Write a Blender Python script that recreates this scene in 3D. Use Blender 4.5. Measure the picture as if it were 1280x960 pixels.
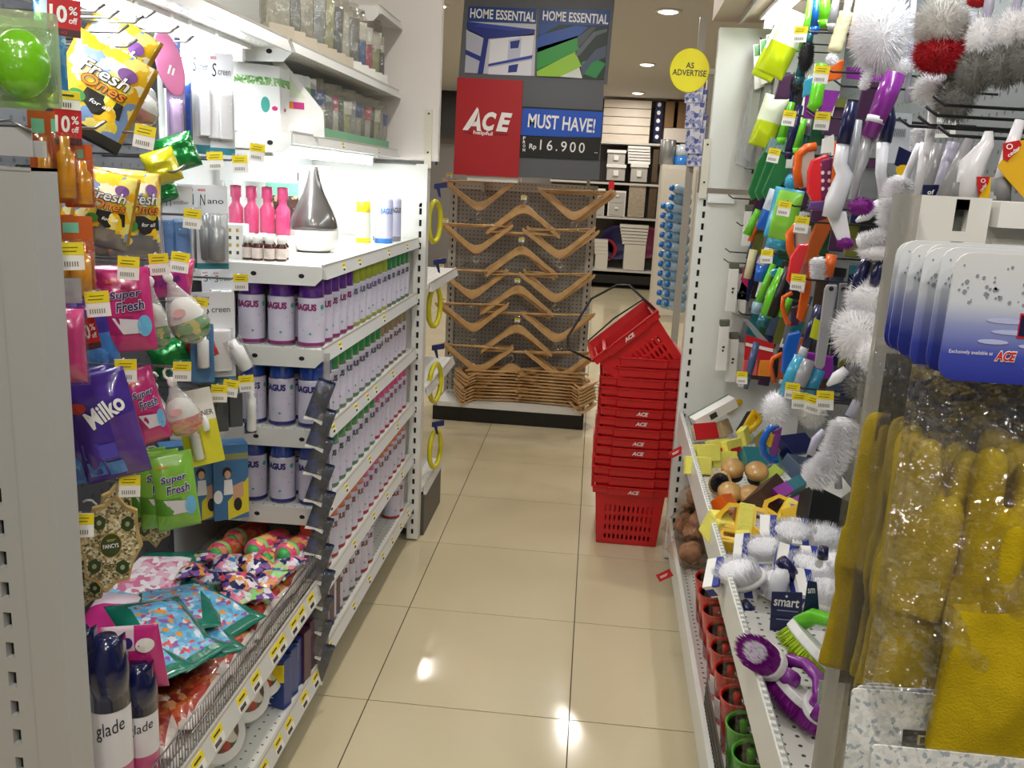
import bpy, bmesh, math, random
from mathutils import Vector, Matrix, noise
for o in list(bpy.data.objects): bpy.data.objects.remove(o)
random.seed(11)
SC = bpy.context.scene; COL = SC.collection
# ------------------------------------------------------------------ camera
F = 1112.737; YAW, PITCH, ROLL = 0.0832840, 0.2245248, 0.0513546
CAM = Vector((0, 0, 1.530213))
FW = Vector((-math.sin(YAW)*math.cos(PITCH), math.cos(YAW)*math.cos(PITCH), -math.sin(PITCH)))
r0 = Vector((math.cos(YAW), math.sin(YAW), 0)); u0 = r0.cross(FW)
RT = r0*math.cos(ROLL) + u0*math.sin(ROLL); UP = u0*math.cos(ROLL) - r0*math.sin(ROLL)
cd = bpy.data.cameras.new('camera'); cam = bpy.data.objects.new('camera', cd); COL.objects.link(cam)
cd.sensor_width = 36; cd.lens = 36*F/1280; cd.clip_start = .02; cd.clip_end = 60
cam.matrix_world = Matrix(((RT.x, UP.x, -FW.x, CAM.x), (RT.y, UP.y, -FW.y, CAM.y), (RT.z, UP.z, -FW.z, CAM.z), (0, 0, 0, 1)))
SC.camera = cam
# ------------------------------------------------------------------ world, exposure
w = bpy.data.worlds.new('world'); SC.world = w; w.use_nodes = True
w.node_tree.nodes['Background'].inputs[0].default_value = (.9, .93, 1, 1)
w.node_tree.nodes['Background'].inputs[1].default_value = .02
SC.view_settings.view_transform = 'Standard'; SC.view_settings.look = 'None'
SC.view_settings.gamma = 1; SC.view_settings.use_curve_mapping = False
SC.view_settings.exposure = 0.0
DOWN_W, TUBE_W = 17.0, 3.2        # watts of a ceiling downlight, of a metre of shelf tube
# ------------------------------------------------------------------ helpers
def at(px, py, X=None, Y=None, Z=None):          # the point where a sight line meets a plane of the shop
    d = FW + RT*((px-640)/F) - UP*((py-480)/F)
    t = (X-CAM.x)/d.x if X is not None else (Y-CAM.y)/d.y if Y is not None else (Z-CAM.z)/d.z
    return CAM + d*t
def depth(p): return (p-CAM).dot(FW)
def px(p, n): return n*depth(p)/F                 # size in metres of n pixels at p
def srgb(h):
    h = h.lstrip('#'); c = [int(h[i:i+2], 16)/255 for i in (0, 2, 4)]
    return tuple((x/12.92 if x <= .04045 else ((x+.055)/1.055)**2.4) for x in c)
MATS = {}
def mat(name, hexc='#888888', rough=.5, metal=0, var=0, vs=6, bump=0, bs=60, emit=0, coat=0, alpha=1, spec=.5, sheen=0):
    if name in MATS: return MATS[name]
    m = bpy.data.materials.new(name); MATS[name] = m; m.use_nodes = True
    nt = m.node_tree; b = nt.nodes['Principled BSDF']; c = srgb(hexc)
    I = b.inputs
    I['Base Color'].default_value = (*c, 1); I['Roughness'].default_value = rough; I['Metallic'].default_value = metal
    I['Specular IOR Level'].default_value = spec; I['Coat Weight'].default_value = coat; I['Coat Roughness'].default_value = .08
    I['Alpha'].default_value = alpha
    if emit: I['Emission Color'].default_value = (*c, 1); I['Emission Strength'].default_value = emit
    tc = None
    if var or bump: tc = nt.nodes.new('ShaderNodeTexCoord')
    if var:
        n = nt.nodes.new('ShaderNodeTexNoise'); n.inputs['Scale'].default_value = vs; n.inputs['Detail'].default_value = 4
        nt.links.new(tc.outputs['Object'], n.inputs['Vector'])
        r = nt.nodes.new('ShaderNodeValToRGB'); r.color_ramp.elements[0].position = .3; r.color_ramp.elements[1].position = .7
        r.color_ramp.elements[0].color = (*[x*(1-var) for x in c], 1); r.color_ramp.elements[1].color = (*[min(1, x*(1+var*.6)) for x in c], 1)
        nt.links.new(n.outputs['Fac'], r.inputs[0]); nt.links.new(r.outputs[0], I['Base Color'])
    if bump:
        n = nt.nodes.new('ShaderNodeTexNoise'); n.inputs['Scale'].default_value = bs; n.inputs['Detail'].default_value = 3
        nt.links.new(tc.outputs['Object'], n.inputs['Vector'])
        bp = nt.nodes.new('ShaderNodeBump'); bp.inputs['Strength'].default_value = bump; bp.inputs['Distance'].default_value = .01
        nt.links.new(n.outputs['Fac'], bp.inputs['Height']); nt.links.new(bp.outputs[0], I['Normal'])
    return m
def pat(name, cols, scale=30, rough=.3, bump=.15, bs=40, coat=.3, stretch=(1, 1, 1)):       # printed picture: patches of ink
    if name in MATS: return MATS[name]
    m = bpy.data.materials.new(name); MATS[name] = m; m.use_nodes = True
    nt = m.node_tree; b = nt.nodes['Principled BSDF']; b.inputs['Roughness'].default_value = rough
    b.inputs['Coat Weight'].default_value = coat; b.inputs['Coat Roughness'].default_value = .08
    tc = nt.nodes.new('ShaderNodeTexCoord'); mp = nt.nodes.new('ShaderNodeMapping'); mp.inputs['Scale'].default_value = stretch
    nz = nt.nodes.new('ShaderNodeTexNoise'); nz.inputs['Scale'].default_value = scale*.9; nz.inputs['Detail'].default_value = 3
    mx = nt.nodes.new('ShaderNodeVectorMath'); mx.operation = 'MULTIPLY_ADD'; mx.inputs[1].default_value = (1.6/scale,)*3
    v = nt.nodes.new('ShaderNodeTexVoronoi'); v.inputs['Scale'].default_value = scale
    sp = nt.nodes.new('ShaderNodeSeparateColor'); r = nt.nodes.new('ShaderNodeValToRGB'); r.color_ramp.interpolation = 'CONSTANT'
    els = r.color_ramp.elements
    while len(els) < len(cols): els.new(.5)
    for i, h in enumerate(cols): els[i].position = i/len(cols); els[i].color = (*srgb(h), 1)
    L = nt.links
    L.new(tc.outputs['Object'], mp.inputs[0]); L.new(mp.outputs[0], nz.inputs['Vector']); L.new(nz.outputs['Color'], mx.inputs[0]); L.new(mp.outputs[0], mx.inputs[2])
    L.new(mx.outputs[0], v.inputs['Vector']); L.new(v.outputs['Color'], sp.inputs[0]); L.new(sp.outputs[0], r.inputs[0]); L.new(r.outputs[0], b.inputs['Base Color'])
    if bump:
        n = nt.nodes.new('ShaderNodeTexNoise'); n.inputs['Scale'].default_value = bs
        L.new(tc.outputs['Object'], n.inputs['Vector']); bp = nt.nodes.new('ShaderNodeBump'); bp.inputs['Strength'].default_value = bump; bp.inputs['Distance'].default_value = .01
        L.new(n.outputs['Fac'], bp.inputs['Height']); L.new(bp.outputs[0], b.inputs['Normal'])
    return m
def clear(name='clear_plastic', tint='#ffffff', gloss=.05, rough=.08, bump=.35, bs=45, veil=0, fr=.3, bd=.02):      # plastic film / shell
    if name in MATS: return MATS[name]
    m = bpy.data.materials.new(name); MATS[name] = m; m.use_nodes = True
    nt = m.node_tree; nt.nodes.remove(nt.nodes['Principled BSDF']); out = nt.nodes['Material Output']
    t = nt.nodes.new('ShaderNodeBsdfTransparent'); t.inputs[0].default_value = (*srgb(tint), 1)
    g = nt.nodes.new('ShaderNodeBsdfGlossy'); g.inputs['Roughness'].default_value = rough
    mx = nt.nodes.new('ShaderNodeMixShader'); lw = nt.nodes.new('ShaderNodeLayerWeight'); lw.inputs[0].default_value = .25
    ad = nt.nodes.new('ShaderNodeMath'); ad.operation = 'MULTIPLY_ADD'; ad.inputs[1].default_value = fr; ad.inputs[2].default_value = gloss; ad.use_clamp = True
    tc = nt.nodes.new('ShaderNodeTexCoord'); n = nt.nodes.new('ShaderNodeTexNoise'); n.inputs['Scale'].default_value = bs; n.inputs['Detail'].default_value = 3
    bp = nt.nodes.new('ShaderNodeBump'); bp.inputs['Strength'].default_value = bump; bp.inputs['Distance'].default_value = bd
    L = nt.links
    L.new(tc.outputs['Object'], n.inputs['Vector']); L.new(n.outputs['Fac'], bp.inputs['Height']); L.new(bp.outputs[0], g.inputs['Normal']); L.new(bp.outputs[0], lw.inputs['Normal'])
    L.new(lw.outputs['Fresnel'], ad.inputs[0]); L.new(ad.outputs[0], mx.inputs[0]); L.new(t.outputs[0], mx.inputs[1]); L.new(g.outputs[0], mx.inputs[2])
    last = mx
    if veil:
        d = nt.nodes.new('ShaderNodeBsdfDiffuse'); d.inputs[0].default_value = (.75, .75, .72, 1)
        m2 = nt.nodes.new('ShaderNodeMixShader'); m2.inputs[0].default_value = veil; L.new(mx.outputs[0], m2.inputs[1]); L.new(d.outputs[0], m2.inputs[2]); last = m2
    L.new(last.outputs[0], out.inputs[0])
    return m
def dots(name, hexc, hole='#3a3a38', pitch=.025, r=.0035, rough=.5, axes='XZ'):          # perforated sheet metal
    if name in MATS: return MATS[name]
    m = mat(name, hexc, rough); nt = m.node_tree; L = nt.links; b = nt.nodes['Principled BSDF']
    tc = nt.nodes.new('ShaderNodeTexCoord'); sp = nt.nodes.new('ShaderNodeSeparateXYZ'); L.new(tc.outputs['Object'], sp.inputs[0])
    sq = []
    for a in axes:
        d = nt.nodes.new('ShaderNodeMath'); d.operation = 'PINGPONG'; d.inputs[1].default_value = pitch/2; L.new(sp.outputs[a], d.inputs[0])
        q = nt.nodes.new('ShaderNodeMath'); q.operation = 'POWER'; q.inputs[1].default_value = 2; L.new(d.outputs[0], q.inputs[0]); sq.append(q)
    s = nt.nodes.new('ShaderNodeMath'); L.new(sq[0].outputs[0], s.inputs[0]); L.new(sq[1].outputs[0], s.inputs[1])
    c = nt.nodes.new('ShaderNodeMath'); c.operation = 'LESS_THAN'; c.inputs[1].default_value = r*r; L.new(s.outputs[0], c.inputs[0])
    mx = nt.nodes.new('ShaderNodeMix'); mx.data_type = 'RGBA'; mx.inputs[6].default_value = (*srgb(hexc), 1); mx.inputs[7].default_value = (*srgb(hole), 1)
    L.new(c.outputs[0], mx.inputs[0]); L.new(mx.outputs[2], b.inputs['Base Color'])
    return m

class MB:
    def __init__(s): s.v = []; s.f = []; s.mi = []; s.sm = []
    def add(s, vs, fs, mi=0, sm=False, M=None):
        o = len(s.v); s.v += [tuple(M @ Vector(v)) if M else tuple(v) for v in vs]
        for k, f in enumerate(fs):
            s.f.append([o+i for i in f]); s.mi.append(mi[k] if isinstance(mi, list) else mi); s.sm.append(sm)
        return s
    def box(s, x0, x1, y0, y1, z0, z1, mi=0, M=None):
        return s.add([(x0,y0,z0),(x1,y0,z0),(x1,y1,z0),(x0,y1,z0),(x0,y0,z1),(x1,y0,z1),(x1,y1,z1),(x0,y1,z1)],
              [(0,3,2,1),(4,5,6,7),(0,1,5,4),(1,2,6,5),(2,3,7,6),(3,0,4,7)], mi, False, M)
    def prism(s, pts, y0, y1, mi=0, side=None, M=None):         # outline in XZ, front face at y0
        n = len(pts); a = sum(pts[i][0]*pts[(i+1)%n][1]-pts[(i+1)%n][0]*pts[i][1] for i in range(n))
        if a < 0: pts = pts[::-1]
        vs = [(p[0], y0, p[1]) for p in pts] + [(p[0], y1, p[1]) for p in pts]
        side = mi if side is None else side
        fs = [list(range(n)), list(range(2*n-1, n-1, -1))] + [[i, n+i, n+(i+1)%n, (i+1)%n] for i in range(n)]
        return s.add(vs, fs, [mi, mi]+[side]*n, False, M)
    def lathe(s, prof, n=16, mi=0, M=None, sm=True, sx=1, sy=1):
        vs = []; fs = []; ms = []
        for (r, z) in prof:
            for k in range(n):
                a = 2*math.pi*k/n; vs.append((r*sx*math.cos(a), r*sy*math.sin(a), z))
        for j in range(len(prof)-1):
            for k in range(n):
                fs.append((j*n+k, j*n+(k+1)%n, (j+1)*n+(k+1)%n, (j+1)*n+k)); ms.append(mi[j] if isinstance(mi, list) else mi)
        if prof[0][0] > 1e-5: fs.append(list(range(n-1, -1, -1))); ms.append(ms[0])
        if prof[-1][0] > 1e-5: fs.append([(len(prof)-1)*n+k for k in range(n)]); ms.append(ms[-2] if len(ms) > 1 else ms[0])
        return s.add(vs, fs, ms, sm, M)
    def tube(s, path, r, n=8, mi=0, closed=False, flat=1, M=None):
        P = [Vector(p) for p in path]; N = len(P); R = r if isinstance(r, (list, tuple)) else [r]*N
        vs = []; fs = []; prev = None
        for i in range(N):
            t = (P[(i+1) % N]-P[i-1]) if closed else (P[min(i+1, N-1)]-P[max(i-1, 0)])
            t.normalize()
            if prev is None:
                a = Vector((0, 1, 0)) if abs(t.y) < .9 else Vector((1, 0, 0)); u = (a-t*a.dot(t)).normalized()
            else: u = (prev-t*prev.dot(t)).normalized()
            prev = u; w_ = t.cross(u)
            for k in range(n):
                a = 2*math.pi*k/n; vs.append(P[i]+u*(R[i]*flat*math.cos(a))+w_*(R[i]*math.sin(a)))
        m = N if closed else N-1
        for i in range(m):
            for k in range(n): fs.append((i*n+k, i*n+(k+1) % n, ((i+1) % N)*n+(k+1) % n, ((i+1) % N)*n+k))
        if not closed: fs.append(list(range(n-1, -1, -1))); fs.append([(N-1)*n+k for k in range(n)])
        return s.add(vs, fs, mi, True, M)
    def pillow(s, W, H, T, nu=16, nv=20, mi=0, side=1, wr=.12, seed=0, flange=.06, M=None, taper=None, gus=0):   # sealed bag, top centre at origin, front towards -y
        def prof(u, v):
            uu = max(0, 1-abs(2*u)/(1-flange)); vv = min(v, 1-v)/(.5); vv = max(0, (vv-flange)/(1-flange))
            if gus and v > .5: vv = max(vv, min(1, .35+.0*v) if v > 1-flange else vv)
            return (min(1, uu*2.2)**.5)*(min(1, vv*2.0)**.6) if uu > 0 and vv > 0 else 0
        vs = []; fs = []; ms = []
        for sgn in (-1, 1):
            for j in range(nv+1):
                for i in range(nu+1):
                    u = i/nu-.5; v = j/nv; p = prof(u, v)
                    wn = noise.noise(Vector((u*5+seed*7.3, v*6+seed*3.1, sgn)))*wr*(.25+p)+noise.noise(Vector((u*13+seed, v*15, sgn*3)))*wr*.4*p
                    wd = W*(1 if taper is None else taper(v))
                    vs.append((u*wd, sgn*T/2*p*(1+wn)+T*.5*wn*.3 + (0 if p else sgn*.0004), -v*H))
        o = (nu+1)*(nv+1)
        for q in range(2):
            for j in range(nv):
                for i in range(nu):
                    a = q*o+j*(nu+1)+i; f = (a, a+nu+1, a+nu+2, a+1) if q == 0 else (a, a+1, a+nu+2, a+nu+1)
                    fs.append(f); m = mi(((i+.5)/nu-.5), (j+.5)/nv) if callable(mi) else mi
                    ms.append(m if q == 0 else side)
        s.prof = lambda x, z: -T/2*prof(max(-.5, min(.5, x/W)), max(0, min(1, -z/H)))*1.06
        for j in range(nv): a = j*(nu+1); fs.append((a, o+a, o+a+nu+1, a+nu+1)); ms.append(side); a += nu; fs.append((a, a+nu+1, o+a+nu+1, o+a)); ms.append(side)
        for i in range(nu): fs.append((i, i+1, o+i+1, o+i)); ms.append(side); a = nv*(nu+1)+i; fs.append((a, o+a, o+a+1, a+1)); ms.append(side)
        return s.add(vs, fs, ms, True, M)
    def ball(s, c, r, n=14, m=9, mi=0, M=None):
        r = r if isinstance(r, (tuple, list)) else (r, r, r); vs = []; fs = []
        for j in range(m+1):
            t = math.pi*j/m
            for k in range(n):
                a = 2*math.pi*k/n; vs.append((c[0]+r[0]*math.sin(t)*math.cos(a), c[1]+r[1]*math.sin(t)*math.sin(a), c[2]+r[2]*math.cos(t)))
        for j in range(m):
            for k in range(n): fs.append((j*n+k, (j+1)*n+k, (j+1)*n+(k+1) % n, j*n+(k+1) % n))
        return s.add(vs, fs, mi, True, M)
    def spike(s, b, t, w, mi=0):
        d = (t-b).normalized(); a = Vector((0, 0, 1)) if abs(d.z) < .9 else Vector((1, 0, 0)); u = d.cross(a).normalized()*w; v = d.cross(u)
        return s.add([b+u, b-u*.5+v*.87, b-u*.5-v*.87, t], [(0, 1, 3), (1, 2, 3), (2, 0, 3)], mi)
    def fluff(s, c, r, n=600, w=.0016, mi=0, inner=.55, cond=None, rnd=None):
        c = Vector(c); rnd = rnd or random
        n = int(n*2.2)
        for k in range(n):
            z = 1-2*(k+.5)/n; a = k*2.39996; q = math.sqrt(1-z*z); d = Vector((q*math.cos(a), q*math.sin(a), z))
            d += Vector((rnd.uniform(-.12, .12), rnd.uniform(-.12, .12), rnd.uniform(-.12, .12)))
            if cond and not cond(d): continue
            t = Vector((d.x*r[0], d.y*r[1], d.z*r[2])); j_ = Vector((rnd.uniform(-.1, .1)*r[0], rnd.uniform(-.1, .1)*r[1], rnd.uniform(-.1, .1)*r[2])); s.spike(c+t*inner, c+t*rnd.uniform(.9, 1.03)+j_, w, mi(d) if callable(mi) else mi)
        return s
    def pathfluff(s, path, r, n=700, w=.0014, mi=0, rnd=random):
        P = [Vector(p) for p in path]; L = [(P[i+1]-P[i]).length for i in range(len(P)-1)]; T = sum(L); n = int(n*1.8)
        for k in range(n):
            d = T*(k+.5)/n; i = 0
            while i < len(L)-1 and d > L[i]: d -= L[i]; i += 1
            p = P[i].lerp(P[i+1], min(1, d/L[i])); t = (P[i+1]-P[i]).normalized()
            a = Vector((0, 0, 1)) if abs(t.z) < .9 else Vector((1, 0, 0)); u = t.cross(a).normalized(); v = t.cross(u); an = k*2.39996
            f = (k+.5)/n; rr = r*(min(1, 4.5*min(f, 1-f)+.55))
            q = u*math.cos(an)+v*math.sin(an)+t*rnd.uniform(-.15, .15)
            s.spike(p+q*rr*.15, p+q*rr*rnd.uniform(.9, 1.06), w, mi)
        return s
    def build(s, name, mats, parent=None, loc=None, rot=None, bevel=0):
        me = bpy.data.meshes.new(name); me.from_pydata(s.v, [], s.f)
        for p, i, q in zip(me.polygons, s.mi, s.sm): p.material_index = i; p.use_smooth = q
        for m in (mats if isinstance(mats, (list, tuple)) else [mats]): me.materials.append(m)
        if bevel:
            bm = bmesh.new(); bm.from_mesh(me)
            ed = [e for e in bm.edges if len(e.link_faces) == 2 and e.calc_face_angle(0) > .9]
            bmesh.ops.bevel(bm, geom=ed, offset=bevel, segments=2, affect='EDGES', profile=.6, clamp_overlap=True); bm.to_mesh(me); bm.free()
        me.update(); o = bpy.data.objects.new(name, me); COL.objects.link(o)
        if parent: o.parent = parent
        if loc is not None: o.location = loc
        if rot is not None: o.rotation_euler = rot
        if name.endswith('bristles') and parent and len(s.f) > 200: o['kind'] = 'stuff'
        return o
USED = {}
def tag(o, label=None, cat=None, group=None, kind=None):
    if label:
        o['label'] = label
    if cat: o['category'] = cat
    if group: o['group'] = group
    if kind: o['kind'] = kind
    return o
def thing(name, label, cat, loc=(0, 0, 0), rot=(0, 0, 0), group=None):
    o = bpy.data.objects.new(name, None); COL.objects.link(o); o.empty_display_size = .05; o.location = loc; o.rotation_euler = rot
    return tag(o, label, cat, group)
def kids(o): return [c for c in bpy.data.objects if c.parent == o]
def dup(o, loc=None, rot=None, label=None, group=None, parent=None, tree=None):
    tree = tree if tree is not None else kids_tree(o)
    def rec(src, par):
        c = src.copy(); COL.objects.link(c)
        if par: c.parent = par
        for ch in tree.get(src.name, []): rec(ch, c)
        return c
    r = rec(o, parent)
    if loc is not None: r.location = loc
    if rot is not None: r.rotation_euler = rot
    if label: r['label'] = label
    if group: r['group'] = group
    return r
def kids_tree(o):
    t = {}
    def rec(p):
        t[p.name] = [c for c in p.children]
        for c in p.children: rec(c)
    bpy.context.view_layer.update(); rec(o); return t
TXT = {}
def raw_text(s, bold=.012, shear=0, spacing=1):
    k = (s, bold, shear, spacing)
    if k not in TXT:
        c = bpy.data.curves.new('t', 'FONT'); c.body = s; c.size = 1; c.offset = bold; c.shear = shear; c.space_character = spacing; c.resolution_u = 3
        o = bpy.data.objects.new('t', c); COL.objects.link(o); dg = bpy.context.evaluated_depsgraph_get()
        me = bpy.data.meshes.new_from_object(o.evaluated_get(dg)); bpy.data.objects.remove(o); bpy.data.curves.remove(c)
        V = [v.co.copy() for v in me.vertices]; P = [list(p.vertices) for p in me.polygons]; bpy.data.meshes.remove(me)
        x0 = min(v.x for v in V); x1 = max(v.x for v in V); y0 = min(v.y for v in V); y1 = max(v.y for v in V)
        TXT[k] = ([((v.x-x0)/(x1-x0)-.5, (v.y-y0)/(y1-y0)-.5) for v in V], P)
    return TXT[k]
def txt(s, w, h, m, parent, loc=(0, 0, 0), bold=.012, shear=0, rot=0, warp=None, name='lettering', rz=0, cyl=0, spacing=1, lift=.0012):
    """letters of overall size w x h facing -y, centred on loc; warp(x, z) lays them on a bulging face, cyl wraps them round a can"""
    V, P = raw_text(s, bold, shear, spacing); c, q = math.cos(rot), math.sin(rot); vs = []
    for x, z in V:
        X, Z = x*w, z*h; X, Z = X*c-Z*q, X*q+Z*c
        if cyl: a = X/cyl; vs.append((cyl*math.sin(a), -cyl*math.cos(a), Z+loc[2]))
        elif warp: vs.append((X+loc[0], warp(X+loc[0], Z+loc[2])-lift, Z+loc[2]))
        else: vs.append((X, 0, Z))
    b = MB(); b.add(vs, P)
    return b.build(name, m, parent, None if (cyl or warp) else loc, (0, 0, rz) if (rz or cyl) else None)
def bars(par, cx, cz, w, h, m, n=2, y=-.0007, rot=0, name='print'):      # lines of print too small to read
    b = MB(); c, s = math.cos(rot), math.sin(rot); q = h/(1.7*n)
    for k in range(n):
        z0 = h/2-h*(k+.5)/n; wk = w/2*(1, .8, .9, .7)[k % 4]
        b.add([(cx+x*c-z*s, y, cz+x*s+z*c) for x, z in ((-w/2, z0-q/2), (-w/2+2*wk, z0-q/2), (-w/2+2*wk, z0+q/2), (-w/2, z0+q/2))], [(0, 1, 2, 3)])
    return b.build(name, m, par)
def rrect(w, h, r, top=0, n=4):          # rounded rectangle, top edge at z = top
    pts = []
    for cx, cz, a0 in ((w/2-r, top-r, 0), (-w/2+r, top-r, 90), (-w/2+r, top-h+r, 180), (w/2-r, top-h+r, 270)):
        for k in range(n+1): a = math.radians(a0+90*k/n); pts.append((cx+r*math.cos(a), cz+r*math.sin(a)))
    return pts
def ell(cx, cz, rx, rz, n=20): return [(cx+rx*math.cos(2*math.pi*k/n), cz+rz*math.sin(2*math.pi*k/n)) for k in range(n)]
def R(d): return math.radians(d)
def slot(cx, yt, yb, w_, X=None, Y=None, yaw=30):
    p = at(cx, yt, X=X, Y=Y); d = depth(p); v = Vector((CAM.x-p.x, CAM.y-p.y)).normalized(); n = Vector((math.sin(R(yaw)), -math.cos(R(yaw))))
    return p, w_*d/F/max(.4, v.dot(n)), (yb-yt)*d/F
def nth(i): return ('first','second','third','fourth','fifth','sixth','seventh','eighth','ninth','tenth','eleventh','twelfth','thirteenth','fourteenth','fifteenth','sixteenth','seventeenth','eighteenth','nineteenth','twentieth')[i] if i < 20 else str(i+1)+'th'
WHITE = mat('white_paint', '#e4e4de', .35, bump=.02); WHITE2 = mat('white_plastic', '#eeeeea', .3); STEEL = mat('steel_wire', '#9a9a98', .3, .9)
DARKW = mat('dark_wire', '#3a3a3c', .4, .6); BLACK = mat('black_plastic', '#121212', .4); DARK = mat('dark_gap', '#1c1c1c', .8)
YEL = mat('label_yellow', '#f2dc1c', .5); PAPER = mat('paper_white', '#f2f0ea', .6); INK = mat('ink', '#3b3a34', .6); RED = mat('tag_red', '#c81a22', .45)
CLR = clear(); NAVY = mat('navy', '#141a4a', .35); TXW = mat('print_white', '#f6f6f4', .5); GREYP = mat('grey_panel', '#77787a', .5)
# ------------------------------------------------------------------ setting
TILE = mat('floor_tile', '#d3c6a4', .12, var=.05, vs=2, spec=.5); GROUT = mat('grout', '#4a4238', .9)
PLAST = mat('ceiling_paint', '#d6d2ce', .9); WALLM = mat('wall_paint', '#8f8a84', .9)
fl = tag(MB().box(-4.2, 4.2, -2, 14.3, -.1, -.003).build('floor', GROUT), kind='structure')
t0 = MB().box(-.2982, .2982, -.2982, .2982, -.0025, 0).build('tile', TILE, fl)
first = True
for i in range(-3, 4):
    for j in range(-5, 20):
        o = t0 if first else t0.copy()
        if not first: COL.objects.link(o)
        first = False; o.location = (-.577+.6*i+.3, 2.335+.6*j+.3, 0)
tag(MB().box(-4.2, 4.2, -2, 14.3, 2.8, 2.9).build('ceiling', PLAST), kind='structure')
tag(MB().box(-4.2, 4.2, 14.3, 14.4, 0, 2.8).build('wall_back', WALLM), kind='structure')
tag(MB().box(-4.3, -4.2, -2, 14.3, 0, 2.8).build('wall_left', WALLM), kind='structure')
tag(MB().box(4.2, 4.3, -2, 14.3, 0, 2.8).build('wall_right', WALLM), kind='structure')
tag(MB().box(-4.2, 4.2, -2.1, -2, 0, 2.8).build('wall_front', WALLM), kind='structure')
# downlights (their own lamps)
LENS = mat('lamp_lens', '#fff4e2', .5, emit=12); TRIM = mat('lamp_trim', '#f0eee8', .4)
def downlight(p, label, k=1):
    t = thing('downlight', label, 'ceiling light', (p[0], p[1], 2.8), group=None)
    MB().lathe([(.075, -.012), (.1, -.008), (.1, 0), (.075, 0)], 24).build('trim_ring', TRIM, t)
    MB().lathe([(.001, -.022), (.05, -.019), (.07, -.013), (.078, -.009), (.001, -.004)], 24).build('lens', LENS, t)
    ld = bpy.data.lights.new('downlight_lamp', 'AREA'); ld.shape = 'DISK'; ld.size = .14; ld.energy = DOWN_W*k; ld.color = (1, .95, .89)
    lo = bpy.data.objects.new('downlight_lamp', ld); COL.objects.link(lo); lo.parent = t; lo.location = (0, 0, -.026)
downlight((.42, 7.04), 'round ceiling downlight right of the promotional sign, nearest of the three on the right')
downlight((.42, 10.0), 'round ceiling downlight right of the sign, middle of the three in a row')
downlight((.45, 13.0), 'round ceiling downlight over the far back shelves')
downlight((-1.32, 7.14), 'round ceiling downlight at the top left of the sign by the white panel')
for k, (x, y) in enumerate(((.06, 6.5), (-.25, 4.4), (-.3, 2.3), (-.25, .35), (.2, -.7), (-.6, -.9), (.75, -.2), (.5, -1.3), (-2.6, 9.6), (2.4, 9.6), (-2.6, 12), (2.4, 6.5), (-2.6, 5), (2.4, 3), (-2.6, 1.5), (-1.3, 10), (-1.3, 12.6))):  # first unseen lamp read from its floor reflection, the rest added for fill light
    downlight((x, y), 'unseen ceiling downlight in a mostly added set, %s in order from the sign' % nth(k), .75 if k < 3 else .62 if k < 8 else 1)
# ------------------------------------------------------------------ fixtures helpers
SHELFM = dots('shelf_sheet', '#e2e2dc', '#55554f', .03, .003, .35, 'XY'); RAIL = mat('price_rail', '#d8d9d6', .3); EDGE = mat('shelf_edge', '#c8c4ba', .4)
BACKL = dots('peg_back_grey', '#4a4b4e', '#2c2c2e', .04, .005, .5, 'YZ'); BACKW = mat('back_white', '#e9ecea', .5)
LBL = None
def price_label(parent, loc, rot=(0, 0, 0), s=1.0, name='price_label'):
    global LBL
    if LBL is None:
        b = MB(); b.box(-.019, .019, 0, .0015, -.014, .014, 1); b.box(-.0185, .0185, -.0006, 0, .001, .0135, 0); b.box(-.012, .010, -.001, 0, .0055, .0085, 2)
        for k in range(7): b.box(-.015+.0032*k, -.0135+.0032*k, -.0008, 0, -.011, -.004, 2)
        o = b.build(name, [YEL, PAPER, INK], parent, loc, rot); LBL = o.data
    else:
        o = bpy.data.objects.new(name, LBL); COL.objects.link(o); o.parent = parent; o.location = loc; o.rotation_euler = rot
    o.scale = (s, s, s); return o
def ladder(b, x0, x1, y0, z0, z1, deep=.05, pitch=.045, sw=.010, sh=.024, top=None):
    """slotted upright: real slots in a folded sheet, dark inside"""
    xm = (x0+x1)/2; zt = top or z1
    b.box(x0, xm-sw/2, y0, y0+.012, z0, z1, 0); b.box(xm+sw/2, x1, y0, y0+.012, z0, z1, 0)
    b.box(x0, x1, y0+.014, y0+deep, z0, z1, 0); b.box(xm-sw, xm+sw, y0+.012, y0+.0145, z0, z1, 1)
    n = int((zt-z0)/pitch)
    for k in range(n+1):
        za = z0+k*pitch; b.box(xm-sw/2, xm+sw/2, y0, y0+.011, za, min(z1, za+pitch-sh), 0)
    if zt < z1: b.box(xm-sw/2, xm+sw/2, y0, y0+.011, zt, z1, 0)
    return b
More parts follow.
